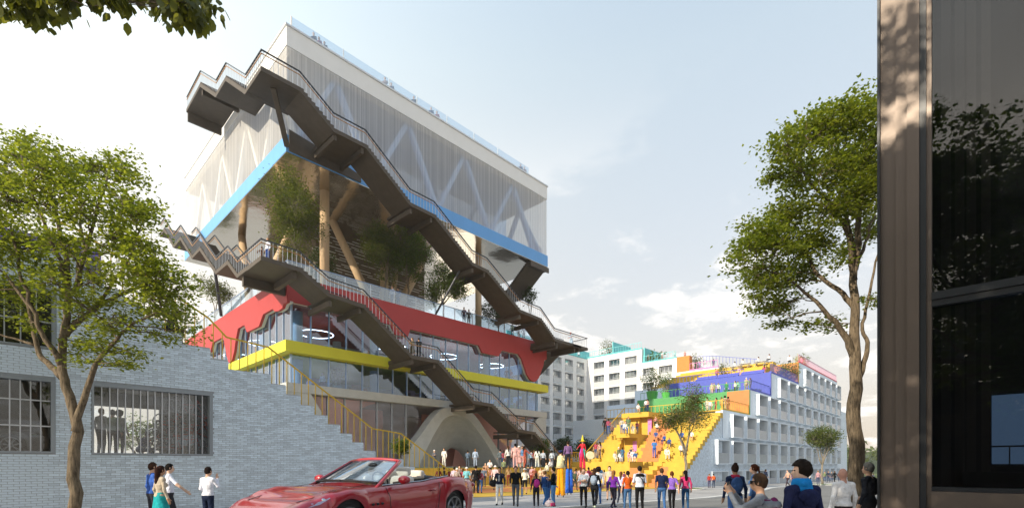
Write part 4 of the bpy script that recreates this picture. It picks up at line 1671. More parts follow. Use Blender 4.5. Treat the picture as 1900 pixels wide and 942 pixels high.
# ================================================================== TREES
def bark_mat(name, col):
    m, nt, b = new_mat(name)
    b.inputs['Roughness'].default_value = .9
    b.inputs['Specular IOR Level'].default_value = .15
    tcn = nt.nodes.new('ShaderNodeTexCoord')
    mp = nt.nodes.new('ShaderNodeMapping'); mp.inputs['Scale'].default_value = (9, 9, 1.6)
    nt.links.new(tcn.outputs['Object'], mp.inputs[0])
    nz = nt.nodes.new('ShaderNodeTexNoise'); nz.inputs['Scale'].default_value = 2.2; nz.inputs['Detail'].default_value = 8; nz.inputs['Roughness'].default_value = .7
    nt.links.new(mp.outputs[0], nz.inputs['Vector'])
    cr = nt.nodes.new('ShaderNodeValToRGB')
    cr.color_ramp.elements[0].position = .35; cr.color_ramp.elements[0].color = (*[c * .3 for c in col], 1)
    cr.color_ramp.elements[1].position = .65; cr.color_ramp.elements[1].color = (*[c * 1.25 for c in col], 1)
    nt.links.new(nz.outputs['Fac'], cr.inputs[0]); nt.links.new(cr.outputs[0], b.inputs['Base Color'])
    bp = nt.nodes.new('ShaderNodeBump'); bp.inputs['Strength'].default_value = .9; bp.inputs['Distance'].default_value = .04
    nt.links.new(nz.outputs['Fac'], bp.inputs['Height']); nt.links.new(bp.outputs[0], b.inputs['Normal'])
    MATS[name] = m
    return m


BARK = bark_mat('bark', (.20, .155, .105))
BARK2 = bark_mat('pale_bark', (.30, .26, .20))
LF_MAPLE = leafmat('maple_leaf', (.10, .14, .016), (.215, .245, .040), .58)
LF_GREEN = leafmat('green_leaf', (.060, .115, .016), (.13, .185, .035), .5)
LF_DARK = leafmat('dark_leaf', (.022, .05, .012), (.06, .10, .02), .35)
LF_LIME = leafmat('lime_leaf', (.07, .11, .02), (.15, .17, .04), .4)
LF_OLIVE = leafmat('olive_leaf', (.09, .12, .05), (.20, .22, .10), .35)
LF_GOLD = leafmat('golden_leaf', (.30, .26, .02), (.45, .40, .03), .4)
NPR = np.random.default_rng(11)


def leaf_mesh(name, centers, size, m, droop=0.0, tilt=.55, aspect=.62):
    n = len(centers)
    c = np.asarray(centers, float)
    ang = NPR.uniform(0, 2 * np.pi, n)
    nx = NPR.normal(0, tilt, n); ny = NPR.normal(0, tilt, n)
    N = np.stack([nx, ny, np.ones(n)], 1)
    N /= np.linalg.norm(N, axis=1, keepdims=True)
    D = np.stack([np.cos(ang), np.sin(ang), -droop - .15 + 0 * ang], 1)
    D -= (D * N).sum(1, keepdims=True) * N
    D /= np.linalg.norm(D, axis=1, keepdims=True)
    if droop > 1:
        D = np.stack([np.cos(ang) * .45, np.sin(ang) * .45, -np.ones(n)], 1)
        D /= np.linalg.norm(D, axis=1, keepdims=True)
        N = np.cross(D, np.stack([np.cos(ang + 1.3), np.sin(ang + 1.3), 0 * ang], 1))
        N /= np.linalg.norm(N, axis=1, keepdims=True)
    S = np.cross(N, D)
    L = (size * NPR.uniform(.7, 1.3, n))[:, None]
    w = L * aspect / 2
    if droop > 1:     # close leaves: pointed oval, six corners
        pts = [c, c + D * L * .25 + S * w * .9, c + D * L * .6 + S * w, c + D * L, c + D * L * .6 - S * w, c + D * L * .25 - S * w * .9]
    else:
        pts = [c, c + D * L * .45 + S * w - N * L * .06, c + D * L, c + D * L * .45 - S * w - N * L * .06]
    k = len(pts)
    V = np.stack(pts, 1).reshape(-1, 3)
    me = bpy.data.meshes.new(name)
    me.vertices.add(len(V)); me.vertices.foreach_set('co', V.ravel())
    me.loops.add(n * k); me.loops.foreach_set('vertex_index', np.arange(n * k, dtype=np.int32))
    me.polygons.add(n); me.polygons.foreach_set('loop_start', np.arange(0, n * k, k, dtype=np.int32))
    me.materials.append(m)
    me.update(calc_edges=True)
    return me


def wob(p, q, k, amp, r):
    p, q = Vector(p), Vector(q)
    L = (q - p).length
    out = [p]
    for i in range(1, k):
        t = i / k
        out.append(p.lerp(q, t) + Vector((r.gauss(0, 1), r.gauss(0, 1), r.gauss(0, .6))) * amp * L)
    out.append(q)
    return out


def make_tree(name, label, cat, base, limbs, blobs, leaf, lm, nclus, per, group=None, bark=None, spray=.30, cull=None, seed=1, twig=.011, droop=0.0, tilt=.55, fine=8, lo=.35):
    """limbs: [(points, r0, r1)]; blobs: [(centre, radius)]"""
    r = random.Random(seed)
    root = thing(name, label, cat, base, group)
    b = MB()
    pts_all = []
    for pts, r0, r1 in limbs:
        P = []
        for p, q in zip(pts, pts[1:]):
            seg = wob(p, q, 3, .03, r)
            P += seg[:-1]
        P.append(Vector(pts[-1]))
        n = len(P)
        rs = [r0 + (r1 - r0) * (i / (n - 1)) ** .8 for i in range(n)]
        b.tube(P, rs, 10 if r0 > .06 else 6)
        for i, p in enumerate(P):
            pts_all.append((p, rs[i], i / n))
    tips = []
    tot = sum(q[1] ** 2.2 for q in blobs)
    for c, R in blobs:
        c = Vector(c)
        cand = [(p, rr) for p, rr, t in pts_all if p.z < c.z + .3 * R] or [(p, rr) for p, rr, t in pts_all]
        p, rr = min(cand, key=lambda q: (q[0] - c).length + r.random() * .5 * R)
        r0 = min(rr * .6, max(twig * 1.6, R * .035))
        br = wob(p, c, 4, .05, r)
        b.tube(br, [r0 + (twig - r0) * i / 4 for i in range(5)], 5, cap=False)
        k = max(3, int(nclus * R ** 2.2 / tot))
        for _ in range(k):
            d = Vector((r.gauss(0, 1), r.gauss(0, 1), r.gauss(0, 1))).normalized()
            t = c + d * R * (lo + (1 - lo) * r.random() ** .6)
            t.z -= .0
            if r.random() < .6:
                s = br[r.randrange(2, 5)]
                b.tube(wob(s, t, 2, .06, r), [twig, twig * .7, twig * .45], 4, cap=False)
            tips.append((t, d))
    b.build('trunk', bark or BARK, root, smooth=True)
    cs = []
    for t, d in tips:
        m = max(4, int(per * r.uniform(.6, 1.4)))
        sx = spray * r.uniform(.7, 1.3)
        q = NPR.normal(0, 1, (m, 3)) * np.array([sx, sx, sx * lo])
        cs.append(q + np.array(t))
    C = np.concatenate(cs)
    if cull:
        C = C[cull(C)]
    org = ORG[root.name]
    me = leaf_mesh('crown', C - np.array(org), leaf, lm, droop, tilt)
    o = bpy.data.objects.new('crown', me)
    COL.objects.link(o)
    o.parent = root
    return root


# --- left tree in front of the brick wall
DT = 11.6
A = lambda x, y, o=0.0: at_d(x, y, DT + o)
base = A(138, 980); base.z = ground_z(base.x, base.y) - .05
lim = [([base, A(138, 942), A(137, 860), A(138, 765), A(122, 718), A(115, 675), A(121, 605), A(127, 555), A(125, 505), A(112, 440, .1), A(100, 380, .2), A(85, 320, .3)], .148, .03),
       ([A(140, 800), A(147, 765, -.02), A(160, 727, -.1), A(174, 685, -.2), A(197, 651, -.3), A(223, 619, -.4), A(250, 598, -.5), A(300, 575, -.6)], .095, .02),
       ([A(116, 700), A(95, 680, .1), A(73, 657, .2), A(63, 620, .2), A(52, 565, .3), A(20, 522, .4), A(-20, 480, .4)], .085, .02),
       ([A(115, 680), A(100, 650, -.2), A(80, 622, -.3), A(52, 560, -.5), A(35, 500, -.6), A(20, 420, -.7)], .075, .02),
       ([A(64, 640, .2), A(40, 632, .2), A(0, 620, .1), A(-40, 610, 0)], .035, .015),
       ([A(120, 622), A(140, 600, .1), A(160, 584, .3), A(191, 562, .4), A(225, 545, .5), A(290, 520, .7), A(330, 520, .8)], .085, .02),
       ([A(127, 560), A(145, 520, -.2), A(165, 450, -.3), A(180, 390, -.4), A(200, 320, -.4)], .07, .018),
       ([A(124, 520), A(105, 470, -.4), A(85, 420, -.6), A(60, 360, -.8), A(40, 290, -.8)], .06, .016),
       ([A(160, 584, .3), A(200, 540, .1), A(240, 480, 0), A(265, 410, 0)], .05, .015),
       ([A(150, 530, -.2), A(160, 470, .5), A(150, 400, .8), A(160, 320, .9)], .05, .015)]
bl = []
rr = random.Random(5)
for (x, y, q) in [(25, 285, 52), (80, 305, 48), (20, 370, 60), (95, 370, 55), (140, 330, 38), (182, 312, 42), (228, 315, 36), (165, 385, 50), (225, 375, 45), (262, 395, 30), (215, 440, 48), (140, 455, 48),
                  (55, 455, 55), (270, 455, 42), (300, 500, 42), (335, 540, 34), (250, 510, 48), (180, 520, 46), (95, 530, 45), (25, 535, 40), (275, 560, 45), (325, 585, 36), (345, 615, 22), (215, 590, 40),
                  (185, 640, 34), (235, 655, 26), (140, 655, 26), (225, 675, 18), (50, 590, 25), (-40, 320, 60), (-60, 430, 70), (-50, 540, 50), (300, 620, 26), (150, 585, 34)]:
    for k in range(2):
        o = rr.uniform(-1.5, 1.5) * (1.0 if q > 30 else .5)
        bl.append((A(x + rr.uniform(-8, 8), y + rr.uniform(-8, 8), o), q * DT / 923 * .92))
make_tree('maple_tree', 'large forked maple in front of the brick wall, sunlit yellow-green at its top', 'tree', base, lim, bl, .088, LF_MAPLE, 1250, 32, spray=.165, seed=4,
          cull=lambda C: C[:, 1] < 19.75, twig=.010, lo=.22)

# --- right tree beside the dark facade
DT = 16.0
A = lambda x, y, o=0.0: at_d(x, y, DT + o)
base = A(1592, 965); base.z = ground_z(base.x, base.y) - .05
lim = [([base, A(1592, 942), A(1590, 850), A(1583, 770), A(1588, 700), A(1586, 640), A(1587, 580), A(1584, 500), A(1591, 430, .1), A(1600, 350, .2), A(1605, 260, .3)], .30, .05),
       ([A(1584, 660), A(1574, 632, -.1), A(1556, 606, -.2), A(1530, 577, -.3), A(1505, 552, -.3), A(1470, 522, -.5), A(1420, 500, -.6)], .13, .02),
       ([A(1586, 570), A(1565, 545, .2), A(1530, 520, .3), A(1495, 470, .4), A(1445, 440, .5), A(1400, 430, .6)], .10, .02),
       ([A(1586, 520), A(1575, 440, -.3), A(1550, 385, -.4), A(1500, 335, -.6), A(1460, 290, -.7)], .09, .02),
       ([A(1589, 480), A(1570, 400, .4), A(1560, 310, .6), A(1550, 230, .8)], .08, .02),
       ([A(1594, 700), A(1607, 660), A(1610, 635), A(1600, 612), A(1606, 575), A(1618, 520), A(1630, 470)], .09, .03),
       ([A(1588, 500), A(1605, 450, .4), A(1625, 400, .7)], .07, .03),
       ([A(1530, 577, -.3), A(1500, 580, -.5), A(1470, 590, -.6)], .03, .012)]
bl = []
for (x, y, q) in [(1600, 215, 42), (1550, 225, 40), (1500, 250, 40), (1455, 275, 32), (1600, 295, 48), (1540, 305, 45), (1480, 325, 42), (1437, 320, 22), (1590, 370, 45), (1525, 385, 45), (1465, 395, 38), (1412, 428, 36),
                  (1385, 455, 30), (1366, 480, 22), (1440, 455, 40), (1500, 455, 40), (1430, 515, 40), (1485, 520, 36), (1400, 510, 30), (1455, 562, 30), (1448, 598, 18), (1505, 600, 18), (1545, 603, 15), (1560, 470, 24),
                  (1612, 430, 34), (1620, 560, 18), (1640, 330, 45), (1640, 250, 40), (1420, 560, 22)]:
    for k in range(2):
        o = rr.uniform(-1.7, 1.7) * (1.0 if q > 28 else .5)
        bl.append((A(x + rr.uniform(-8, 8), y + rr.uniform(-8, 8), o), q * DT / 923 * .92))
make_tree('maple_tree', 'tall maple with a bare grey-brown trunk beside the dark facade', 'tree', base, lim, bl, .118, LF_MAPLE, 1150, 32, spray=.205, seed=9,
          cull=lambda C: ~((C[:, 0] > 10.2) & (C[:, 1] < 1.65)), twig=.012, lo=.22)


# --- generic trees given by crown outline on the photograph
def auto_tree(label, x, ytop, ybot, ybase, rx, D, lm, leaf=.16, n=170, per=14, zbase=None, seed=1, group=None, name='tree', trunk=.10, bark=None, cat='tree', spray=None, maxz=None, stems=1):
    r = random.Random(seed)
    s = D / 923.0
    c = at_d(x, (ytop + ybot) / 2, D)
    base = at_d(x, ybase, D)
    if zbase is not None:
        base.z = zbase
    Rx = rx * s
    Rz = (ybot - ytop) / 2 * s
    if maxz:
        c.z = min(c.z, maxz - Rz)
    bl = []
    for k in range(15):
        d = Vector((r.gauss(0, 1), r.gauss(0, 1), r.gauss(0, 1))).normalized() * r.random() ** .4
        q = Vector((d.x * Rx * .72, d.y * Rx * .72, d.z * Rz * .74))
        bl.append((c + q, min(Rx, Rz) * r.uniform(.28, .46)))
    lim = []
    fork = base.lerp(c, .45)
    for st in range(stems):
        o = Vector((r.uniform(-.1, .1), r.uniform(-.1, .1), 0)) * (stems > 1)
        lim.append(([base + o, base.lerp(fork, .5) + o + Vector((r.gauss(0, .05), r.gauss(0, .05), 0)), fork + o * 2], trunk, trunk * .7))
        for k in range(5):
            t = bl[r.randrange(len(bl))][0]
            lim.append(([fork + o * 2 - Vector((0, 0, r.random() * .3)), fork.lerp(t, .5) + Vector((0, 0, .1 * Rz)), t], trunk * .55, trunk * .15))
    return make_tree(name, label, cat, base, lim, bl, leaf, lm, n, per, group, bark, spray or Rx * .13, seed=seed, twig=trunk * .14, lo=.45)


# plaza tree with its wandering side branch
auto_tree('forked plaza tree in front of the amber stair, one thin side branch', 1272, 708, 812, 905, 56, 44, LF_LIME, .16, 420, 18, seed=3, trunk=.15, bark=BARK2, name='plaza_tree')
auto_tree('small round street tree before the grey-blue housing front', 1526, 784, 846, 899, 34, 60, LF_LIME, .20, 420, 16, seed=5, trunk=.14, bark=BARK2, name='plaza_tree')
auto_tree('small leafy tree on the podium right of the dark stair foot', 1003, 806, 850, 866, 22, 55, LF_GREEN, .18, 160, 14, seed=6, trunk=.08, name='plaza_tree', zbase=1.42)
auto_tree('dark bushy tree behind the podium, left of the stilt walkers', 1048, 795, 862, 880, 26, 64, LF_DARK, .26, 200, 14, seed=7, name='plaza_tree')
auto_tree('dark bushy tree behind the witch-hatted performer', 1086, 800, 868, 884, 30, 68, LF_DARK, .28, 220, 14, seed=8, name='plaza_tree')
auto_tree('round shrub tree behind the foot of the yellow railing', 744, 802, 852, 914, 21, 33, LF_GREEN, .11, 180, 14, seed=9, name='plaza_tree', trunk=.05)
# garden storey trees
auto_tree('bright green garden tree at the sunlit corner of the terrace', 549, 300, 470, 528, 66, 39.8, LF_LIME, .15, 1050, 18, seed=12, name='garden_tree', zbase=16.3, maxz=25.3, bark=BARK2)
auto_tree('garden tree left of the slanting timber column', 716, 405, 520, 556, 50, 46.5, LF_LIME, .17, 620, 17, seed=13, name='garden_tree', zbase=16.3, maxz=25.2)
auto_tree('garden tree right of the slanting timber column', 757, 410, 530, 560, 52, 48, LF_GREEN, .17, 680, 17, seed=14, name='garden_tree', zbase=16.3, maxz=25.2)
auto_tree('low dark garden tree behind the thin black prop', 823, 485, 570, 590, 42, 49.5, LF_GREEN, .18, 480, 17, seed=15, name='garden_tree', zbase=16.3)
auto_tree('dark garden tree behind the right-hand vertical timber column', 925, 545, 605, 615, 40, 60, LF_DARK, .2, 380, 15, seed=16, name='garden_tree', zbase=16.3)
auto_tree('garden tree with loose yellow-green crown at the far left of the terrace', 400, 498, 572, 606, 40, 56, LF_LIME, .18, 260, 15, seed=17, name='garden_tree', zbase=16.25)
auto_tree('garden tree half hidden behind the bright corner tree', 600, 450, 530, 548, 34, 46, LF_DARK, .17, 180, 14, seed=18, name='garden_tree', zbase=16.3)
auto_tree('slim garden tree behind the landing of the lower stair', 985, 520, 580, 604, 18, 62, LF_DARK, .2, 90, 13, seed=19, name='garden_tree', zbase=16.3)

# overhanging branches at the upper left: tree stands just outside the picture
rr = random.Random(8)
base = Vector((-2.6, 9.6, .2))
P = lambda x, y, o=0: at_d(x, y, 6.2 + o)
lim = [([base, base + Vector((0, .1, 3)), base + Vector((.1, .1, 6.2)), base + Vector((0, 0, 9))], .2, .06),
       ([base + Vector((.1, .1, 6.2)), P(-60, -80), P(60, -40), P(200, -45), P(340, -30)], .05, .012),
       ([base + Vector((.1, .1, 6.5)), P(-40, -30, -.3), P(20, -10, -.4), P(120, -5, -.5)], .03, .01)]
bl = [(P(x, y, rr.uniform(-.4, .4)), q * 6.2 / 923) for x, y, q in [(30, -12, 34), (75, 0, 34), (115, -10, 24), (160, -16, 26), (210, -12, 26), (245, -20, 20), (290, -8, 32), (335, 4, 32), (375, -2, 26), (325, 22, 18), (50, 18, 16), (5, 0, 20), (150, -80, 60), (300, -90, 60), (40, -100, 60)]]
make_tree('overhanging_tree', 'leafy branch ends hanging into the top left corner of the view', 'tree', base, lim, bl, .118, leafmat('lime_tree_leaf', (.07, .085, .018), (.15, .16, .035), .5), 430, 8, spray=.075, seed=21, droop=2.0, twig=.004, lo=.5)

# street tree behind the viewer: mirrored in the dark panes and dappling the pilasters
base = Vector((-4.5, -1.6, .2))
bl = []
for k in range(54):
    d = Vector((rr.gauss(0, 1), rr.gauss(0, 1), rr.gauss(0, 1))).normalized() * rr.random() ** .4
    bl.append((Vector((-5.4, .6, 9.8)) + Vector((d.x * 3.2, d.y * 5.4, d.z * 6.6)), rr.uniform(.9, 1.3)))
bl += [(Vector((-4.0 - .75 * q, 1.53 + .045 * q, 12.87 + .33 * q)), .62) for q in range(5) for _ in range(3)]  # extra leaf clumps added along the sun line to block its glint in the panes
lim = [([base, base + Vector((0, 0, 3)), base + Vector((.2, .1, 6)), base + Vector((.3, .2, 10))], .25, .08)] + [([base + Vector((.2, .1, 5)), base.lerp(bl[k][0], .6) + Vector((0, 0, 1)), bl[k][0]], .08, .02) for k in range(9)]
for (bx, by, sd, lab_) in ((-6.0, -8.5, 51, 'leafy unseen street tree added behind the viewer to shade the dark facade'), (-8.5, 6.2, 52, 'leafy unseen street tree added left of the viewer for shade on facade and paving')):
    b2 = Vector((bx, by, .25))  # both trees are out of view, added to cut sky and sun on the facade
    bl2 = []
    for k in range(30):
        d = Vector((rr.gauss(0, 1), rr.gauss(0, 1), rr.gauss(0, 1))).normalized() * rr.random() ** .4
        bl2.append((Vector((bx, by, 8.2)) + Vector((d.x * 2.6, d.y * 2.6, d.z * 3.6)), rr.uniform(.8, 1.2)))
    l2 = [([b2, b2 + Vector((.1, 0, 3)), b2 + Vector((0, .1, 6)), b2 + Vector((0, 0, 9))], .2, .06)] + [([b2 + Vector((.05, .05, 4.5)), b2.lerp(bl2[k][0], .6) + Vector((0, 0, .8)), bl2[k][0]], .07, .02) for k in range(8)]
    make_tree('street_tree', lab_, 'tree', b2, l2, bl2, .22, LF_GREEN, 700, 16, spray=.28, seed=sd, lo=.4)
make_tree('street_tree', 'big leafy street tree seen mirrored in the dark window panes', 'tree', base, lim, bl, .22, LF_GREEN, 2500, 20, spray=.30, seed=23, lo=.4)

# far wood on the hill (reads as one mass)
wc = []
for k in range(900):
    w = rr.random()
    d = rr.uniform(0, 150)
    v = -240 + 520 * w
    hh = np.interp(d, [q[0] for q in hz], [q[1] for q in hz]) * (0.75 + 0.3 * math.sin(w * 9) + 0.15 * math.sin(w * 23)) * HILL
    c = np.array([200 + d, v, -2.2 + hh + 1.5])
    R = rr.uniform(1.6, 3.2)
    q = NPR.normal(0, 1, (26, 3)) * np.array([R * .8, R * .8, R * .6])
    wc.append(q + c)
me = leaf_mesh('far_wood', np.concatenate(wc), 1.7, leafmat('far_leaf', (.045, .075, .018), (.13, .16, .04), .3), 0, .9, .8)
o = bpy.data.objects.new('far_wood', me); COL.objects.link(o); tag(o, kind='stuff')


# --- roof-terrace planting
def bush(label, c, R, lm, leaf=.22, n=40, per=14, seed=1, pot=None, name='shrub', tall=1.0, trunk=True):
    c = Vector(c)
    r = random.Random(seed)
    root = thing(name, label, 'plant', c)
    b = MB()
    cs = []
    top = c + Vector((0, 0, R * (1.0 + .9 * (1 if pot else 0)) * tall))
    for k in range(n):
        d = Vector((r.gauss(0, 1), r.gauss(0, 1), r.gauss(0, 1))).normalized() * r.random() ** .5
        t = top + Vector((d.x * R, d.y * R, d.z * R * tall))
        if k % 4 == 0:
            b.tube([c + Vector((0, 0, .1)), c.lerp(t, .6) + Vector((0, 0, .2 * R)), t], [.05 * R, .03 * R, .015 * R], 4)
        q = NPR.normal(0, 1, (per, 3)) * R * .16
        cs.append(q + np.array(t))
    b.build('stem', BARK2, root)
    me = leaf_mesh('foliage', np.concatenate(cs) - np.array(c), leaf, lm, .3, .8)
    o = bpy.data.objects.new('foliage', me); COL.objects.link(o); o.parent = root
    if pot:
        b = MB(); b.lathe(tuple(c), [(R * .38, 0), (R * .5, R * .75), (R * .46, R * .75), (R * .44, R * .68)], 12)
        b.build('pot', pot, root)
    return root


M_POT = mat('bright_green_pot', (.10, .45, .08), .4)
pot_p = on_x(1210, 735, 68.0)
bush('round potted tree on the green terrace, left of the other pot', (68, on_x(1210, 735, 68).y, 11.25), 1.7, LF_LIME, .22, 60, 16, 1, M_POT, 'potted_tree')
bush('smaller potted shrub on the green terrace, right of the round potted tree', (68, on_x(1236, 735, 68).y, 11.25), 1.25, LF_GREEN, .2, 44, 14, 2, M_POT, 'potted_tree')
bush('feathery pale bush on the teal roof terrace of the white wing', (93, 60.5, 25.2), 1.9, LF_OLIVE, .25, 50, 14, 3)
bush('large-leaved plant against the teal wall, right of its neighbour', (93, on_x(1222, 660, 93).y, 22.4), 1.3, LF_GREEN, .55, 14, 7, 4)
bush('smaller broad-leaved plant in the corner of the teal wall', (93, on_x(1208, 665, 93).y, 22.4), .9, LF_GREEN, .5, 12, 6, 5)
bush('grey-green bush beside the burnt orange box', (94, on_x(1292, 690, 94).y, 19.5), 1.8, LF_OLIVE, .25, 50, 14, 6)
bush('wispy bush among the yellow seating rows', (82, on_x(1340, 705, 82).y, 15.8), 1.2, LF_OLIVE, .22, 34, 12, 7)
bush('loose flowering bush in front of the brown-orange wall', (87.5, on_x(1455, 690, 87.5).y, 14.7), 2.0, LF_OLIVE, .26, 70, 14, 8, tall=.9)
bush('upright golden bush behind the magenta railing', (97, 24.0, 18.1), .9, LF_GOLD, .2, 40, 14, 9, tall=1.5)
bush('upright lime bush behind the magenta railing, right of the golden one', (99.5, 24.0, 18.1), .9, LF_LIME, .2, 40, 14, 10, tall=1.9)
bush('tiny shrub at the foot of the cobalt wall end', (74, 23.6, 11.3), .55, LF_LIME, .15, 22, 12, 11)

auto_tree('backlit tree in the yard behind the brick building, framed by the barred window', 262, 762, 846, 848, 50, 34, LF_GREEN, .15, 150, 13, seed=41, name='yard_tree', zbase=.0, trunk=.16)

# ================================================================== PEOPLE
# one continuous skin per pose: blended distance field of tapered limbs, meshed once, shared by everyone in that pose
def surface_net(f, lo, h):
    """naive surface nets on grid values f (nx,ny,nz): returns verts, quads"""
    s = f < 0
    nx, ny, nz = f.shape
    cs = np.zeros((nx - 1, ny - 1, nz - 1), np.int32)
    acc = np.zeros((nx - 1, ny - 1, nz - 1, 3)); cnt = np.zeros((nx - 1, ny - 1, nz - 1))
    idx = np.indices((nx - 1, ny - 1, nz - 1)).transpose(1, 2, 3, 0)
    corners = [(i, j, k) for i in (0, 1) for j in (0, 1) for k in (0, 1)]
    sl = lambda c: f[c[0]:nx - 1 + c[0], c[1]:ny - 1 + c[1], c[2]:nz - 1 + c[2]]
    for a in corners:
        for ax in range(3):
            if a[ax] == 0:
                b = list(a); b[ax] = 1
                fa, fb = sl(a), sl(b)
                cross = (fa < 0) != (fb < 0)
                t = np.where(cross, fa / np.where(np.abs(fa - fb) < 1e-12, 1, fa - fb), 0)
                p = np.array(a, float)[None, None, None, :] * np.ones(fa.shape + (1,))
                p[..., ax] += t
                acc += np.where(cross[..., None], p, 0); cnt += cross
    act = cnt > 0
    vid = -np.ones(cnt.shape, np.int64)
    vid[act] = np.arange(act.sum())
    V = (idx[act] + acc[act] / cnt[act][:, None]) * h + np.array(lo)
    Q = []
    for ax in range(3):
        o = [0, 0, 0]; o[ax] = 1
        A_ = s[:nx - o[0], :ny - o[1], :nz - o[2]]; B_ = s[o[0]:, o[1]:, o[2]:]
        e = np.argwhere(A_ != B_)
        b1, b2 = [(1, 2), (2, 0), (0, 1)][ax]
        ok = (e[:, b1] > 0) & (e[:, b2] > 0) & (e[:, b1] < f.shape[b1] - 1) & (e[:, b2] < f.shape[b2] - 1) & (e[:, ax] < f.shape[ax] - 1)
        e = e[ok]
        d1 = np.zeros(3, int); d1[b1] = 1
        d2 = np.zeros(3, int); d2[b2] = 1
        g = lambda q: vid[q[:, 0], q[:, 1], q[:, 2]]
        q = np.stack([g(e - d1 - d2), g(e - d2), g(e), g(e - d1)], 1)
        fl = A_[e[:, 0], e[:, 1], e[:, 2]]
        q[~fl] = q[~fl][:, ::-1]
        Q.append(q)
    return V, np.concatenate(Q)


def cap_d(P, a, b, ra, rb, sq=None):
    a, b = np.array(a, float), np.array(b, float)
    X = P
    if sq is not None:
        X = P * sq; a = a * sq; b = b * sq
    ab = b - a
    t = np.clip(((X - a) @ ab) / max(ab @ ab, 1e-9), 0, 1)
    return np.linalg.norm(X - a - t[..., None] * ab, axis=-1) - (ra + (rb - ra) * t)


def ell_d(P, c, r):
    r = np.array(r, float)
    q = (P - np.array(c, float))
    k0 = np.linalg.norm(q / r, axis=-1); k1 = np.linalg.norm(q / r ** 2, axis=-1)
    return k0 * (k0 - 1) / np.maximum(k1, 1e-9)


def rotx(p, a, o):
    c, s = math.cos(a), math.sin(a)
    x, y, z = p[0], p[1] - o[1], p[2] - o[2]
    return (x, y * c - z * s + o[1], y * s + z * c + o[2])


SKIN, TOP, SLEEVE, BOT, LEG, SHOE = range(6)


def skeleton(pose):
    """joints for a 1.75 m figure facing +y"""
    J = dict(hL=(-.09, 0, .92), hR=(.09, 0, .92), kL=(-.10, .02, .50), kR=(.10, .02, .50), aL=(-.105, -.02, .085), aR=(.105, -.02, .085),
             eL=(-.245, -.03, 1.15), eR=(.245, -.03, 1.15), wL=(-.265, .05, .91), wR=(.265, .05, .91), lean=0.0, drop=0.0, turn=0.0, nod=0.0)
    if pose == 'stand2':
        J.update(eR=(.27, -.05, 1.16), wR=(.12, .16, 1.05), kL=(-.12, .05, .50), aL=(-.15, .02, .085))
    elif pose == 'arms':
        J.update(eL=(-.24, .03, 1.14), eR=(.24, .03, 1.14), wL=(.05, .21, 1.17), wR=(-.06, .20, 1.22))
    elif pose == 'walk':
        J.update(kL=(-.09, .20, .53), aL=(-.09, .30, .10), kR=(.09, .02, .49), aR=(.09, -.33, .16), eL=(-.24, -.13, 1.16), wL=(-.25, -.14, .92), eR=(.24, .06, 1.16), wR=(.22, .24, .98), lean=-.05)
    elif pose == 'walk2':
        J.update(kR=(.09, .17, .52), aR=(.09, .20, .09), kL=(-.09, 0, .49), aL=(-.09, -.25, .13), eR=(.25, -.10, 1.16), wR=(.27, -.08, .91), eL=(-.25, .03, 1.15), wL=(-.26, .17, .94), lean=-.04)
    elif pose == 'photo':
        J.update(eL=(-.25, .22, 1.27), eR=(.25, .22, 1.27), wL=(-.10, .36, 1.50), wR=(.10, .36, 1.50))
    elif pose == 'reach':
        J.update(eR=(.36, .14, 1.20), wR=(.50, .33, 1.02), kL=(-.1, .12, .51), aL=(-.1, .14, .085), aR=(.1, -.16, .1))
    elif pose == 'rail':
        J.update(eL=(-.24, .15, 1.17), eR=(.24, .15, 1.17), wL=(-.12, .38, 1.12), wR=(.12, .38, 1.12), lean=-.18)
    elif pose == 'sit':
        J.update(drop=.48, kL=(-.12, .44, .92), kR=(.12, .44, .92), aL=(-.12, .46, .50), aR=(.12, .46, .50), eL=(-.25, .06, 1.16), eR=(.25, .06, 1.16), wL=(-.14, .30, 1.02), wR=(.14, .30, 1.02), lean=-.10)
    elif pose == 'sit2':
        J.update(drop=.48, kL=(-.15, .42, .95), kR=(.15, .42, .95), aL=(-.13, .50, .50), aR=(.13, .36, .50), eL=(-.23, .22, 1.12), eR=(.23, .22, 1.12), wL=(-.08, .44, 1.02), wR=(.08, .44, 1.04), lean=-.42)
    elif pose == 'look':
        J.update(turn=62.0, eL=(-.25, -.02, 1.15), eR=(.25, -.02, 1.15))
    elif pose == 'hold':
        J.update(eL=(-.25, .0, 1.15), wL=(-.2, .22, 1.03), eR=(.24, .10, 1.22), wR=(.14, .17, 1.44))
    return J


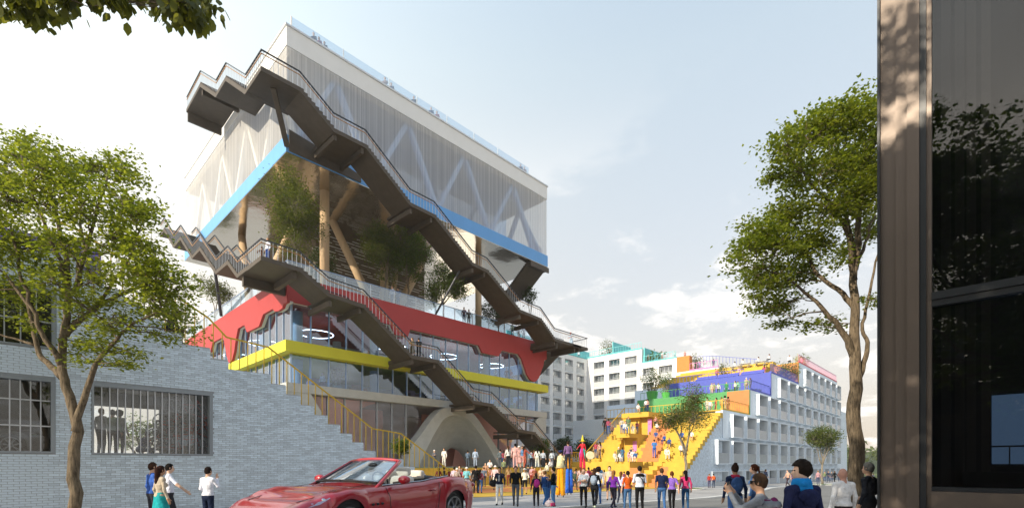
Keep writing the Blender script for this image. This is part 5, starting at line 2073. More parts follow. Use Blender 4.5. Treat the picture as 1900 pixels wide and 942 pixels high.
def person_bones(pose, fem, skirt, kid):
    J = skeleton(pose)
    sh = .165 if fem else .185
    piv = (0, 0, .95)
    L = J['lean']
    R = lambda p: rotx(p, L, piv)
    B = []   # (dist fn, slot)
    c = lambda *a: B.append(('c',) + a)
    e = lambda *a: B.append(('e',) + a)
    hd = R((0, .015, 1.635))
    ta = math.radians(J['turn'])
    def ho(x, y, z):
        return (hd[0] + x * math.cos(ta) - y * math.sin(ta), hd[1] + x * math.sin(ta) + y * math.cos(ta), hd[2] + z)
    e(hd, (.078, .086, .112) if not ta else (.084, .084, .112), SKIN)
    e(ho(0, .030, -.060), (.052, .056, .056), SKIN)
    c(ho(0, .083, .0), ho(0, .104, -.026), .010, .014, SKIN)
    c(ho(0, .078, -.062), ho(0, .080, -.066), .018, .016, SKIN)
    c(ho(-.076, -.005, -.02), ho(-.078, -.008, .015), .012, .015, SKIN)
    c(ho(.076, -.005, -.02), ho(.078, -.008, .015), .012, .015, SKIN)
    c(R((0, -.012, 1.42)), R((0, .0, 1.56)), .056, .05, SKIN)
    e(R((0, -.005, 1.27)), (.152 if fem else .172, .112, .20), TOP)
    e(R((0, .005, 1.08)), (.128 if fem else .150, .100, .15), TOP)
    e((0, -.01, .94), (.165, .118, .12), BOT)
    e(R((0, -.005, 1.0)), (.172, .122, .085), TOP)
    if fem:
        e(R((-.07, .085, 1.26)), (.062, .055, .062), TOP); e(R((.07, .085, 1.26)), (.062, .055, .062), TOP)
    SL, SR = R((-sh, -.01, 1.405)), R((sh, -.01, 1.405))
    c(R((-.05, -.01, 1.43)), SL, .062, .058, TOP); c(R((.05, -.01, 1.43)), SR, .062, .058, TOP)
    for s, S in (('L', SL), ('R', SR)):
        E_, W_ = J['e' + s], J['w' + s]
        if L:
            E_, W_ = rotx(E_, L * .8, piv), rotx(W_, L * .8, piv)
        c(S, E_, .055 if not fem else .046, .042, TOP)
        c(E_, W_, .043, .030, SLEEVE)
        d = (Vector(W_) - Vector(E_)).normalized()
        w = Vector(W_)
        tip = w + d * .09
        c(tuple(w), tuple(tip), .034, .032, SKIN)
        # four fingers of unequal length and a thumb
        side = Vector((0, 1, 0)) if abs(d.y) < .75 else Vector((1, 0, 0))
        side = (side - d * side.dot(d)).normalized()
        nrm = d.cross(side)
        for k, ln in enumerate((.060, .075, .070, .052)):
            b0 = tip + side * (.027 - .018 * k)
            b1 = b0 + d * ln * .55 - nrm * .006
            b2 = b1 + d * ln * .40 - nrm * .022
            c(tuple(b0), tuple(b1), .0105, .0095, SKIN); c(tuple(b1), tuple(b2), .0095, .008, SKIN)
        t0 = w + d * .025 + side * .028
        c(tuple(t0), tuple(t0 + d * .035 + side * .030), .012, .010, SKIN)
        c(tuple(t0 + d * .035 + side * .030), tuple(t0 + d * .065 + side * .034), .010, .008, SKIN)
        H, K, A_ = J['h' + s], J['k' + s], J['a' + s]
        c(H, K, .088, .060, BOT)
        c(K, A_, .060, .042, LEG)
        fd = Vector((0, 1, 0))
        if A_[2] > .12 and pose.startswith('walk'):
            fd = Vector((0, .8, -.6))
        c((A_[0], A_[1] - .03, A_[2] - .035), tuple(Vector((A_[0], A_[1], A_[2] - .045)) + fd * .15), .042, .036, SHOE)
    if skirt:
        for x in (-.05, .05):
            k = J['kL'] if x < 0 else J['kR']
            c((x, 0, .98), (k[0] * .9, k[1] * .8, k[2] + .02), .12, .175, BOT)
    return B, J, hd


BODY = {}


def body_mesh(pose, fem=False, skirt=False, hair='short', res=.026):
    key = (pose, fem, skirt, hair, res)
    if key in BODY:
        return BODY[key]
    B, J, hd = person_bones(pose, fem, skirt, False)
    allp = []
    for q in B:
        if q[0] == 'c':
            r = max(q[3], q[4])
            for p in (q[1], q[2]):
                allp += [np.array(p) - r, np.array(p) + r]
        else:
            allp += [np.array(q[1]) - np.array(q[2]), np.array(q[1]) + np.array(q[2])]
    lo = np.min(allp, 0) - 2.5 * res
    hi = np.max(allp, 0) + 2.5 * res
    n = np.ceil((hi - lo) / res).astype(int) + 1
    ax = [lo[i] + res * np.arange(n[i]) for i in range(3)]
    G = np.stack(np.meshgrid(*ax, indexing='ij'), -1)
    F = None
    for q in B:
        fine = q[0] == 'c' and q[3] < .013
        if res > .018 and fine and q[4] < .012:       # fingers only where they can be resolved: thicken for the coarse figures
            q = q[:3] + (max(q[3], .012), max(q[4], .011)) + q[5:]
        d = cap_d(G, *q[1:5]) if q[0] == 'c' else ell_d(G, q[1], q[2])
        if F is None:
            F = d
        else:
            k = .006 if fine else .028
            hh = np.clip(.5 + .5 * (F - d) / k, 0, 1)
            F = F * (1 - hh) + d * hh - k * hh * (1 - hh)
    V, Q = surface_net(F, lo, res)
    C = V[Q].mean(1)
    best = None; sl = None
    for q in B:
        d = cap_d(C, *q[1:5]) if q[0] == 'c' else ell_d(C, q[1], q[2])
        s = q[5] if q[0] == 'c' else q[3]
        if best is None:
            best, sl = d, np.full(len(C), s)
        else:
            m = d < best
            best = np.where(m, d, best); sl = np.where(m, s, sl)
    drop = J['drop']
    V = V - np.array([0, 0, drop])
    me = bpy.data.meshes.new('person')
    me.from_pydata(V.tolist(), [], Q.tolist())
    for i in range(6):
        me.materials.append(cloth('888888'))
    me.polygons.foreach_set('material_index', sl.astype(np.int32))
    me.polygons.foreach_set('use_smooth', [True] * len(Q))
    me.update()
    # hair as its own cap
    hs = max(.012, res * .62)
    hb = np.array(hd)
    lo = hb - np.array([.16, .17, .42 if hair == 'long' else .2]); hi = hb + np.array([.16, .17, .2])
    n = np.ceil((hi - lo) / hs).astype(int) + 1
    G = np.stack(np.meshgrid(*[lo[i] + hs * np.arange(n[i]) for i in range(3)], indexing='ij'), -1)
    ta = math.radians(J['turn'])
    if ta:
        q = G - hb
        G = np.stack([q[..., 0] * math.cos(ta) + q[..., 1] * math.sin(ta), -q[..., 0] * math.sin(ta) + q[..., 1] * math.cos(ta), q[..., 2]], -1) + hb
    f = ell_d(G, hb + np.array([0, -.012, .018]), (.086, .104, .118))
    if hair == 'thick':
        f = np.minimum(f, ell_d(G, hb + np.array([0, -.012, .028]), (.100, .116, .126)))
    f = f + .006 * np.sin(G[..., 0] * 90 + G[..., 2] * 30) * np.sin(G[..., 1] * 70)
    face = -np.minimum(np.minimum((G[..., 1] - (hb[1] + .045)), -(G[..., 2] - (hb[2] + .062))), 1e9)     # remove the face
    low = (hb[2] - (.045 if hair != 'bob' else .10)) + (.45 * (G[..., 1] - hb[1]) if hair != 'bob' else 0) - G[..., 2]
    f = np.maximum(np.maximum(f, -face), low)
    if hair in ('long', 'bob'):
        ln = .30 if hair == 'long' else .12
        t = cap_d(G, hb + np.array([0, -.075, .02]), hb + np.array([0, -.10, -ln]), .075, .055)
        f = np.minimum(f, np.maximum(t, G[..., 1] - (hb[1] - .0)))
    if hair == 'pony':
        t = cap_d(G, hb + np.array([0, -.11, .05]), hb + np.array([0, -.14, -.14]), .032, .018)
        f = np.minimum(f, t)
    if hair == 'bun':
        f = np.minimum(f, ell_d(G, hb + np.array([0, -.05, .125]), (.05, .05, .045)))
    if hair == 'curly':
        f = np.minimum(f, np.maximum(ell_d(G, hb + np.array([0, -.025, .02]), (.13, .125, .14)), -face))
    if hair == 'hat':
        f = np.maximum(ell_d(G, hb + np.array([0, -.005, .03]), (.092, .108, .115)), hb[2] + .03 - G[..., 2])
        f = np.minimum(f, np.maximum(ell_d(G, hb + np.array([0, .0, .04]), (.15, .16, .5)), np.abs(G[..., 2] - hb[2] - .04) - .012))
    Vh, Qh = surface_net(f, lo, hs)
    Vh = Vh - np.array([0, 0, drop])
    mh = bpy.data.meshes.new('hair')
    mh.from_pydata(Vh.tolist(), [], Qh.tolist())
    mh.materials.append(cloth('888888'))
    mh.polygons.foreach_set('use_smooth', [True] * len(Qh))
    mh.update()
    BODY[key] = (me, mh, hd, J)
    return BODY[key]


SK = ['d2a78c', 'c2977b', 'd9b29a', 'ad8468', '8a5a3e']
HR = ['1c1512', '2b1d14', '3a2818', '5a3d22', '14110f', '7a5a35', '6b3018']
npeople = [0]


def person(label, loc, face, h=1.74, pose='stand', fem=False, top='ffffff', bot='2a3350', shoe='2a2320', skin=None, hair='short', hcol=None, sleeve=None, leg=None, skirt=False, group=None, res=.026, hat=None):
    """face: 0 = back to the viewer, 180 = towards the viewer, 90 = facing left, -90 = facing right"""
    me, mh, hd, J = body_mesh(pose, fem, skirt, hair if hair != 'bald' else 'short', res)
    k = npeople[0]; npeople[0] += 1
    o = bpy.data.objects.new('person', me)
    COL.objects.link(o)
    o.location = loc
    o.rotation_euler = (0, 0, math.radians(-46 + face))
    s = h / 1.75
    o.scale = (s, s, s)
    sk = skin or SK[k % 3 if k % 7 else 3]
    skm = mat('skin_' + sk, hexc(sk), .55, var=.06, scale=12, spec=.35)
    cols = [skm, cloth(top), skm if sleeve == 'skin' else cloth(sleeve or top), cloth(bot), skm if leg == 'skin' else cloth(leg or bot), cloth(shoe)]
    for i, m in enumerate(cols):
        o.material_slots[i].link = 'OBJECT'
        o.material_slots[i].material = m
    if hair != 'bald':
        c = bpy.data.objects.new('hat' if hair == 'hat' else 'hair', mh)
        COL.objects.link(c); c.parent = o
        c.material_slots[0].link = 'OBJECT'
        c.material_slots[0].material = cloth(hcol or (hat or 'e8e4dc' if hair == 'hat' else HR[k % 6]))
    if res < .0185:       # eyes, brows and mouth
        ta = math.radians(J['turn'])
        R3 = Matrix.Rotation(ta, 3, 'Z')
        H3 = Vector(hd)
        for nm, lst, m in (('eye', [(-.031, .078, .012)], M_DKFR), ('eye', [(.031, .078, .012)], M_DKFR), ('mouth', [(0, .088, -.055)], mat('lip', (.42, .16, .13), .5))):
            b = MB()
            for q in lst:
                p = R3 @ Vector(q)
                b.ell(H3 + p, (.013, .012, .007) if nm == 'eye' else (.022, .010, .006), 8, 5, M=None)
            child_mesh(o, nm, b, m, True)
    tag(o, label, 'person', group)
    return o


def child_mesh(o, name, b, m, smooth=False):
    c = bpy.data.objects.new(name, b.mesh(name, m, smooth=smooth))
    COL.objects.link(c); c.parent = o
    return c


def backpack(o, col):
    """a bag carried on the back: its own thing, at the wearer's place"""
    b = MB()
    b.ell((0, 0, 0), (.15, .085, .21), 10, 8)
    b.ell((0, -.06, -.05), (.11, .05, .11), 8, 6)
    b.tube([(-.09, .03, .16), (-.11, .14, .18), (-.12, .22, .05), (-.10, .10, -.14)], .015, 5)
    b.tube([(.09, .03, .16), (.11, .14, .18), (.12, .22, .05), (.10, .10, -.14)], .015, 5)
    q = bpy.data.objects.new('backpack', b.mesh('backpack', cloth(col), smooth=True))
    COL.objects.link(q)
    q.matrix_world = Matrix.Translation(o.location) @ Matrix.Rotation(o.rotation_euler.z, 4, 'Z') @ Matrix.Scale(o.scale.x, 4) @ Matrix.Translation((0, -.17, 1.24))
    return q


# --- walkers on the paving: (x, head y, feet y) measured, feet put on the ground
def walker(label, x, yh, yf, face, **kw):
    p = on_ground(x, yf)
    D = p.x * FU + p.y * FV
    h = max(1.35, min(1.92, (yf - yh) * D / 923))
    return person(label, p, face, h, **kw)


Gp = 'people strolling on the grey paving'
w1 = walker('woman in navy jumper and grey scarf with white trousers, strolling beside a man', 927, 866, 936, 172, pose='walk2', fem=True, top='1c2438', bot='d8d8d4', hair='bob', hcol='15110f', shoe='1a1512', res=.019)
b = MB(); b.ell((0, 0, 1.34), (.10, .12, .09), 10, 7); b.ell((.01, .11, 1.22), (.06, .03, .13), 8, 6)
q = child_mesh(w1, 'scarf', b, cloth('9a9fa3'), True)
b = MB(); b.ell((0, 0, 0), (.20, .09, .17), 10, 7); b.tube([(-.12, 0, .12), (0, 0, .34), (.12, 0, .12)], .018, 6)
hbg = bpy.data.objects.new('handbag', b.mesh('handbag', cloth('17171a'), smooth=True)); COL.objects.link(hbg)
hbg.matrix_world = w1.matrix_basis @ Matrix.Translation((.30, -.06, 1.0)); tag(hbg, 'black shoulder bag of the woman with the grey scarf', 'bag')
w2 = walker('man in black jumper, grey trousers and sunglasses carrying a shopping bag', 957, 864, 938, 178, pose='walk', top='16171b', bot='4c525c', hair='short', hcol='2e231b', shoe='241a14', res=.019)
b = MB(); b.box(-.075, .075, .095, .112, 1.635, 1.67)
child_mesh(w2, 'sunglasses', b, M_DKFR)
b = MB(); b.box(-.04, .04, -.14, .14, -.38, 0); b.tube([(0, -.08, 0), (0, 0, .14), (0, .08, 0)], .008, 5); b.box(-.045, .045, -.10, .02, -.25, -.10, 1)
sb = bpy.data.objects.new('shopping_bag', b.mesh('shopping_bag', [mat('blue_paper', (.35, .48, .68), .6), mat('coral_paper', (.72, .30, .30), .6)])); COL.objects.link(sb)
sb.matrix_world = w2.matrix_basis @ Matrix.Translation((-.27, -.15, .80)); tag(sb, 'pale blue and coral shopping bag held by the man in black', 'bag')
w3 = walker('child in dark clothes with a bright pink backpack, back to the viewer', 995, 877, 941, 8, fem=True, top='2a2733', bot='2b2935', hair='bob', hcol='4a3524', shoe='b8b8bc', res=.022)
tag(backpack(w3, 'c23a8e'), 'bright pink backpack on the dark-clothed child', 'backpack')
walker('boy in blue jacket and jeans gesturing beside the pink backpack', 1011, 873, 938, -60, pose='reach', top='1d3f73', bot='3d6ca3', hair='short', shoe='c9ccd4', res=.022)
walker('boy in black hooded top and pale jeans facing left', 1027, 866, 940, 70, pose='arms', top='15161a', bot='5b8cc2', shoe='20242c', res=.022)
walker('boy half hidden behind the black hooded top, in blue jeans', 1018, 880, 934, 60, top='24406e', bot='35619a', res=.024)
b = MB(); b.ell((0, 0, .17), (.24, .18, .17), 12, 8); b.box(-.14, .14, -.195, -.16, .08, .22, 1); b.tube([(-.1, 0, .32), (0, 0, .42), (.1, 0, .32)], .014, 5)
sbg = bpy.data.objects.new('school_bag', b.mesh('school_bag', [cloth('d8c9cc'), cloth('d8437a')], smooth=True)); COL.objects.link(sbg)
sbg.location = on_ground(1020, 941); tag(sbg, 'white and pink school bag standing on the paving', 'bag')
walker('woman in white tee and black trousers with lime socks', 1083, 868, 941, 160, pose='arms', fem=True, top='dfe4ea', sleeve='skin', bot='1d1e22', hair='pony', hcol='6b4a2c', shoe='22252c', res=.020)
w4 = walker('girl in black tracksuit with a grey drawstring bag, long brown hair', 1103, 868, 943, -20, pose='walk', fem=True, top='1c1d22', bot='202127', hair='long', hcol='3b2418', shoe='c9d6c0', res=.020)
tag(backpack(w4, '8f9db0'), 'grey-blue drawstring bag on the black tracksuit', 'backpack')
walker('person with curly dark hair and pale top behind the black tracksuit', 1110, 866, 936, 15, fem=True, top='d5dbe6', bot='3d5f96', hair='curly', hcol='1d1210')
walker('man in beige vest and shorts with a dark shoulder bag walking forward', 1131, 864, 927, 165, pose='walk2', top='c8b49a', sleeve='skin', bot='23365c', leg='skin', shoe='3a2b20', hcol='1b1512')
walker('girl in purple hooded jacket and dark trousers with long fair hair', 1138, 872, 942, -40, pose='walk', fem=True, top='6a2a94', bot='1b1c2a', hair='long', hcol='8a5f33', shoe='222a44', res=.020)
walker('girl in pale lilac shirt beside the purple jacket', 1152, 874, 934, -30, pose='walk2', fem=True, top='c3c6e6', bot='2b3040', hair='long', hcol='6b4526')
walker('woman in orange sleeveless top and blue jeans, dark ponytail', 1165, 873, 946, 5, fem=True, pose='stand2', top='c2571f', sleeve='skin', bot='3f628c', hair='pony', hcol='1d1512', res=.018)
w5 = walker('man in white and black tee with a strap across his back', 1187, 864, 950, 3, pose='arms', top='c9d0e0', sleeve='skin', bot='17181b', hair='short', hcol='231a14', res=.018)
b = MB(); b.tube([(-.17, -.04, 1.46), (.02, -.135, 1.30), (.17, -.06, 1.05)], .016, 5)
child_mesh(w5, 'strap', b, M_DKFR)
b = MB(); b.ell((0, -.015, 1.40), (.205, .115, .085), 12, 6)
child_mesh(w5, 'yoke', b, cloth('17181b'), True)
walker('boy in navy tee and jeans walking away, first of the three on the right', 1228, 868, 948, -12, pose='walk', top='1b2647', sleeve='skin', bot='40679b', hair='short', hcol='4a3423', shoe='4a6fae', res=.018)
walker('girl in lilac tank top and black trousers, brown ponytail', 1247, 874, 948, -10, pose='walk2', fem=True, top='8a66c4', sleeve='skin', bot='1b1b1f', hair='pony', hcol='5a3218', res=.018)
walker('woman in pink and white shawl top with long black hair and jeans', 1272, 872, 946, 0, fem=True, pose='stand', top='c83e72', bot='2d5580', hair='long', hcol='100d0d', res=.018)
# across the street, near the housing
w6 = walker('child in red jacket standing by the housing wall', 1316, 885, 904, 0, top='a83a32', bot='4a4460')
w7 = walker('child with orange backpack beside the red jacket', 1324, 886, 904, 0, top='b85a28', bot='2d3a55')
tag(backpack(w7, 'd8622a'), 'orange backpack on the child by the housing wall', 'backpack')
rr = random.Random(31)
far = [(1421, 866, 898, -70, '1d2740', '23252c', 'man in dark jacket striding past the housing'), (1462, 871, 903, 100, 'c9a08a', '3d3038', 'woman in pale pink top and dark leggings walking left'),
       (1471, 873, 900, 90, '7a6a9c', '5a3a55', 'person in patterned mauve jacket next to the pale pink top'), (1503, 874, 898, 20, 'e2e2e2', '333a48', 'person in white shirt half hidden behind the blue scarf boy'),
       (1518, 872, 900, 0, 'b88f96', '48506a', 'woman with long auburn hair and lilac bag'), (1530, 874, 894, 170, '6f7d5a', '3b4a68', 'person in olive top near the young street tree'),
       (1537, 873, 894, 175, '2a3046', '33415f', 'person in dark blue right of the olive top'), (1543, 874, 893, 160, '40414a', '2b3b5c', 'person in charcoal top in the far group'),
       (1549, 873, 896, 0, '181818', '222222', 'person in black with a red hood collar'), (1557, 875, 892, 180, '7b2a2a', '1d2a48', 'person in maroon top at the far corner'),
       (1578, 876, 893, 10, '4a3a70', '232a44', 'person in violet top left of the maple trunk'), (1584, 877, 893, 15, '35406a', '232a44', 'person in slate blue close to the maple trunk'),
       (1612, 876, 893, 0, '4d3f78', '2a2f4a', 'person in violet top right of the maple trunk'), (1620, 877, 893, 10, '5a5f70', '2a2f4a', 'person in grey top right of the maple trunk')]
for x, yh, yf, fc, t, bt, lab in far:
    walker(lab, x, yh, yf, fc, pose=rr.choice(['stand', 'walk', 'walk2', 'stand2']), fem=rr.random() < .5, top=t, bot=bt, hair=rr.choice(['short', 'bob', 'long']))

# --- crowd on and before the yellow tribune
def on_surface(x, y, fn, d0=20, d1=75):
    D = d0
    while D < d1:
        p = at_d(x, y, D)
        if p.z <= fn(p.x, p.y):
            return Vector((p.x, p.y, fn(p.x, p.y)))
        D += .08
    p = at_d(x, y, d1)
    return Vector((p.x, p.y, fn(p.x, p.y)))


def tri_z(u, v):
    if 16 < u < 47.5 and v > 34.02:
        return 1.46
    if 16 < u < 44.6:
        for i in range(3):
            if v >= 33.1 - .93 * i:
                return 1.40 - .36 * i
        if v > 22.3:
            return carpet_z(u, v)
    return ground_z(u, v)


def crowd(rows, fn, d0=20, d1=75, hmin=1.5, hmax=1.95):
    for row in rows:
        x, yh, yf, fc, pose, fem, top, bot, hair, lab = row[:10]
        kw = row[10] if len(row) > 10 else {}
        p = on_surface(x, yf, fn, d0, d1)
        D = p.x * FU + p.y * FV
        full = 1.0 if not pose.startswith('sit') else .74
        h = max(hmin, min(hmax, (yf - yh) * D / 923 / full))
        person(lab, p, fc, h, pose=pose, fem=fem, top=top, bot=bot, hair=hair, **kw)


SL = dict(sleeve='skin')
crowd([
    (814, 868, 906, 0, 'stand', True, '5a2a2e', '3a3a4a', 'long', 'woman in maroon seen over the car boot, nearest the yellow railing'),
    (824, 866, 908, -60, 'stand2', False, '2b2c30', '222428', 'short', 'man in charcoal shirt behind the car, left of the cluster'),
    (833, 870, 908, 30, 'arms', True, '8a3b35', '40323a', 'bob', 'woman in brick red top behind the open car'),
    (843, 866, 909, 10, 'stand', False, 'd9c6da', '8f8a94', 'short', 'man in pale pink shirt behind the car boot'),
    (848, 868, 910, 0, 'stand', True, 'a89a92', '5b5860', 'hat', 'person in taupe cardigan and white hat in the cluster'),
    (853, 863, 906, 170, 'stand', True, 'c7a898', '6a6f78', 'curly', 'woman with curly hair in dusty pink at the back of the cluster'),
    (859, 868, 910, 0, 'stand', True, 'a84d5c', '39507a', 'bob', 'woman in rose tee with dark bobbed hair'),
    (866, 866, 912, 5, 'stand', False, '7cc3cf', '4d5a66', 'hat', 'man in turquoise tee and white cap, back to the viewer', SL),
    (875, 872, 910, 60, 'stand', True, 'dcd8d2', '5f5860', 'long', 'woman in off-white between the turquoise tee and black jacket'),
    (883, 863, 914, 0, 'stand', False, '141416', '1c1c22', 'short', 'man in black jacket with his back to the viewer near the car boot'),
    (891, 870, 914, -10, 'stand2', True, '7b3b4c', '34558f', 'bob', 'person in plum top and jeans just right of the black jacket'),
    (901, 868, 894, 175, 'sit', True, 'b28a70', 'b28a70', 'long', 'woman with bare legs sitting on the tribune', dict(leg='skin')),
    (909, 857, 880, 180, 'sit', False, 'e6e8ea', '1d1f28', 'short', 'man in white printed tee sitting on the top tribune step', dict(leg='skin', sleeve='skin')),
    (919, 863, 908, 0, 'walk2', False, 'd7c0c4', 'd9d5cc', 'hat', 'man in pale pink jacket and cream trousers with white hat'),
    (944, 864, 900, 0, 'stand', True, '9c8260', '7a3b30', 'long', 'woman with long fair hair between the strolling couple'),
    (967, 865, 897, 5, 'stand', False, '9ccbd6', '5a6a78', 'short', 'man in aqua shirt behind the shopping bag'),
    (974, 868, 916, 10, 'stand2', True, 'e3ddd0', '1d1e24', 'hat', 'woman in cream dress and white cap behind the man in black', dict(leg='skin')),
    (980, 862, 898, 0, 'stand', False, '3f3f44', '30333c', 'short', 'person in dark grey stooping among the tribune crowd'),
    (987, 864, 900, 170, 'stand', True, 'c79aa2', '8a3a34', 'bob', 'woman in powder pink above the pink backpack'),
    (992, 866, 902, 200, 'stand2', False, '8f5340', '5b4638', 'short', 'man in rust shirt above the pink backpack'),
    (1015, 857, 880, 120, 'sit', True, 'd9d6c4', 'c9c6b4', 'short', 'person in cream outfit sitting at the top right of the tribune'),
    (1022, 853, 876, 130, 'sit', True, 'dfe1e4', 'b8b4ae', 'bob', 'person in white top sitting next to the cream outfit'),
    (1060, 868, 902, 30, 'stand', False, 'b7ad9c', 'b7ad9c', 'short', 'man in sand-coloured suit behind the blue stilts'),
    (1069, 868, 903, -20, 'stand', True, '6e6a72', '6b5f3a', 'bob', 'woman in grey top and olive skirt near the blue stilts', dict(skirt=True, leg='skin')),
    (1077, 866, 905, 0, 'stand', True, 'c7a8a2', '9a8a84', 'long', 'woman in blush pink beneath the witch-hatted performer'),
    (1092, 866, 903, 20, 'stand', True, 'b0486a', '5a4a66', 'bob', 'woman in raspberry top between the walkers'),
    (1113, 862, 905, 0, 'walk2', False, '35587f', 'cfc8b8', 'short', 'boy in steel blue tee and cream shorts walking on the carpet', dict(leg='skin', sleeve='skin')),
], tri_z, 18, 62)
crowd([
    (1035, 868, 899, 20, 'stand', True, 'b88c54', '4a4458', 'bob', 'woman in mustard cardigan right of the orange stilt trousers'),
    (1066, 872, 909, 200, 'walk', False, '4f5f4a', '3a3a40', 'short', 'man in moss green walking below the blue stilts'),
    (1088, 872, 907, 150, 'stand2', True, 'd6c4d8', '5a6a8c', 'long', 'woman in pale orchid top in front of the amber ledge'),
    (1098, 870, 902, -30, 'stand', False, '5a3a34', '2f3238', 'short', 'man in chestnut jacket facing the amber stair'),
    (1121, 871, 899, 10, 'arms', True, '7f9aa8', '6a5a54', 'bob', 'woman in dusty teal facing the amber stair'),
    (1135, 873, 901, -15, 'stand2', False, 'cfc9ba', '3d4450', 'short', 'man in oatmeal shirt facing the amber stair'),
    (1158, 874, 903, 30, 'stand', True, '8f4f6f', '38344a', 'pony', 'girl in plum hoodie at the edge of the carpet'),
    (1196, 872, 900, -10, 'walk2', False, '3a4c66', 'a89a80', 'short', 'man in petrol blue and beige trousers at the carpet edge'),
    (1209, 874, 899, 165, 'stand', True, 'e0d4c0', 'b8a890', 'long', 'woman in ivory coming down to the paving'),
    (898, 866, 902, 15, 'stand', False, '6a7688', '3a3f4c', 'short', 'man in slate shirt right of the plum top by the car'),
    (911, 867, 900, 0, 'stand2', True, '9a6a5a', '4a4a5c', 'pony', 'woman in clay pink top left of the pale pink jacket'),
    (935, 866, 896, 0, 'stand', False, '7d8a66', '44423c', 'short', 'man in sage shirt behind the grey scarf woman'),
    (1003, 867, 899, 170, 'stand', True, 'd9b89c', '7a6a6a', 'long', 'woman in apricot top behind the gesturing boy'),
], tri_z, 18, 62)
# podium
crowd([
    (785, 828, 864, -20, 'stand', True, '8fa6b5', '4a5570', 'bob', 'person in pale blue by the foot of the yellow railing'),
    (806, 834, 866, 180, 'arms', True, '5a5d66', '4e5260', 'hat', 'person in slate overalls and white hat in front of the arch'),
    (824, 831, 866, 160, 'stand2', False, 'e4e2dc', 'd9d7d0', 'short', 'man all in white walking in front of the arch'),
    (868, 837, 866, 0, 'arms', False, '5b6d82', '4a5564', 'short', 'person in blue-grey overalls in the arch opening'),
    (882, 832, 866, 0, 'stand', False, '9fb2cc', '97a8c2', 'short', 'man in light blue suit at the arch opening'),
    (928, 833, 866, 10, 'stand', False, '5d6a72', '4a4f58', 'short', 'man in grey waistcoat, first of the group on the podium'),
    (934, 836, 866, 0, 'stand', True, '8a4450', '2d4670', 'bob', 'woman in burgundy top in the podium group', SL),
    (943, 836, 868, 20, 'stand2', True, 'dcdcd8', '2a2c30', 'long', 'woman in white jacket and black trousers in the podium group'),
    (950, 833, 866, -10, 'stand', False, '24262c', '1f2126', 'short', 'man in black suit in the podium group'),
    (956, 834, 869, 0, 'stand', False, 'd9a9a2', 'd0a09a', 'short', 'man in salmon suit in the podium group'),
    (963, 834, 868, 180, 'stand', True, 'cf9f98', 'cf9f98', 'hat', 'woman in salmon dress and white hat', dict(skirt=True, leg='skin')),
    (969, 837, 868, 170, 'stand', True, '5d7fa6', 'c79088', 'bob', 'woman in denim top beside the salmon dress', dict(leg='skin')),
    (973, 846, 868, -40, 'reach', True, 'a34f3c', 'a34f3c', 'long', 'woman in rust dress stretching out an arm'),
    (986, 838, 866, 0, 'stand', False, '7fa3b8', '1f2229', 'short', 'man in sky blue shirt left of the podium tree'),
    (991, 840, 866, 15, 'stand', True, '7a3838', '23262e', 'bob', 'woman in dark red left of the podium tree'),
    (997, 838, 867, 0, 'stand2', True, 'd3d8d2', 'cfd4cc', 'long', 'woman in pale mint outfit under the podium tree'),
    (1008, 842, 866, -20, 'stand', False, 'a9b4c2', '2c2f38', 'short', 'man in pale grey shirt right of the podium tree'),
    (1024, 840, 866, 0, 'stand', True, 'b7c3cf', '6a6f7d', 'bob', 'person in ice blue at the dark end of the podium'),
    (1054, 846, 870, 10, 'stand', False, '7b5e8a', '2c2f38', 'short', 'person in mauve by the dark bushes'),
], lambda u, v: 1.46, 20, 62)
# --- stilt performers
def legs_on_stilts(o, b0, b1, col, z0):
    pass


def stilt(label, x, yhead, ytop, yfoot, D, face, top, trous, hair, hcol, pose, extra=None):
    """a costumed walker on stilts: figure whose very long trousers reach the ground"""
    base = on_ground(x, yfoot) if D is None else at_d(x, yfoot, D)
    D = base.x * FU + base.y * FV
    hz_ = at_d(x, yhead, D).z
    h = 1.72
    zoff = hz_ - h - base.z
    o = person(label, (base.x, base.y, base.z + zoff), face, h, pose=pose, top=top, bot=trous, leg=trous, hair=hair, hcol=hcol, shoe=trous)
    b = MB()
    for s in (-1, 1):
        b.tube([(s * .10, 0, .90), (s * .13, .0, .45), (s * .16, .03 * s, -zoff * .55), (s * .18, .08 * s, -zoff + .12)], [.115, .115, .13, .15], 12)
    child_mesh(o, 'long_trousers', b, cloth(trous), True)
    b = MB()
    for s in (-1, 1):
        b.tube([(s * .18, .08 * s, -zoff + .2), (s * .18, .08 * s, -zoff)], [.035, .03], 6)
    child_mesh(o, 'stilt', b, M_DKFR)
    if extra:
        extra(o)
    return o


def coat(col):
    def f(o):
        b = MB(); b.lathe((0, 0, 0), [(.27, .72), (.22, 1.05), (.20, 1.30), (.15, 1.43)], 14)
        child_mesh(o, 'coat', b, cloth(col), True)
        b = MB(); b.lathe((0, 0, 0), [(.115, 1.68), (.13, 1.74), (.10, 1.79)], 14); child_mesh(o, 'beret', b, cloth('1d2a5c'), True)
    return f


stilt('performer in cream coat and blue beret on stilts with long orange trousers', 1040, 836, 0, 922, None, -60, 'ddd2a6', 'e0961c', 'short', '2b1d14', 'hold', coat('d9cfa2'))


def waist(o):
    b = MB(); b.lathe((0, 0, 0), [(.22, .78), (.17, 1.05), (.18, 1.30)], 12); child_mesh(o, 'tabard', b, cloth('b07a22'), True)


stilt('performer in ochre tunic on stilts with billowing blue trousers', 1056, 842, 0, 917, None, 20, 'a8701c', '2f62c4', 'hat', '5a3d22', 'arms', waist)


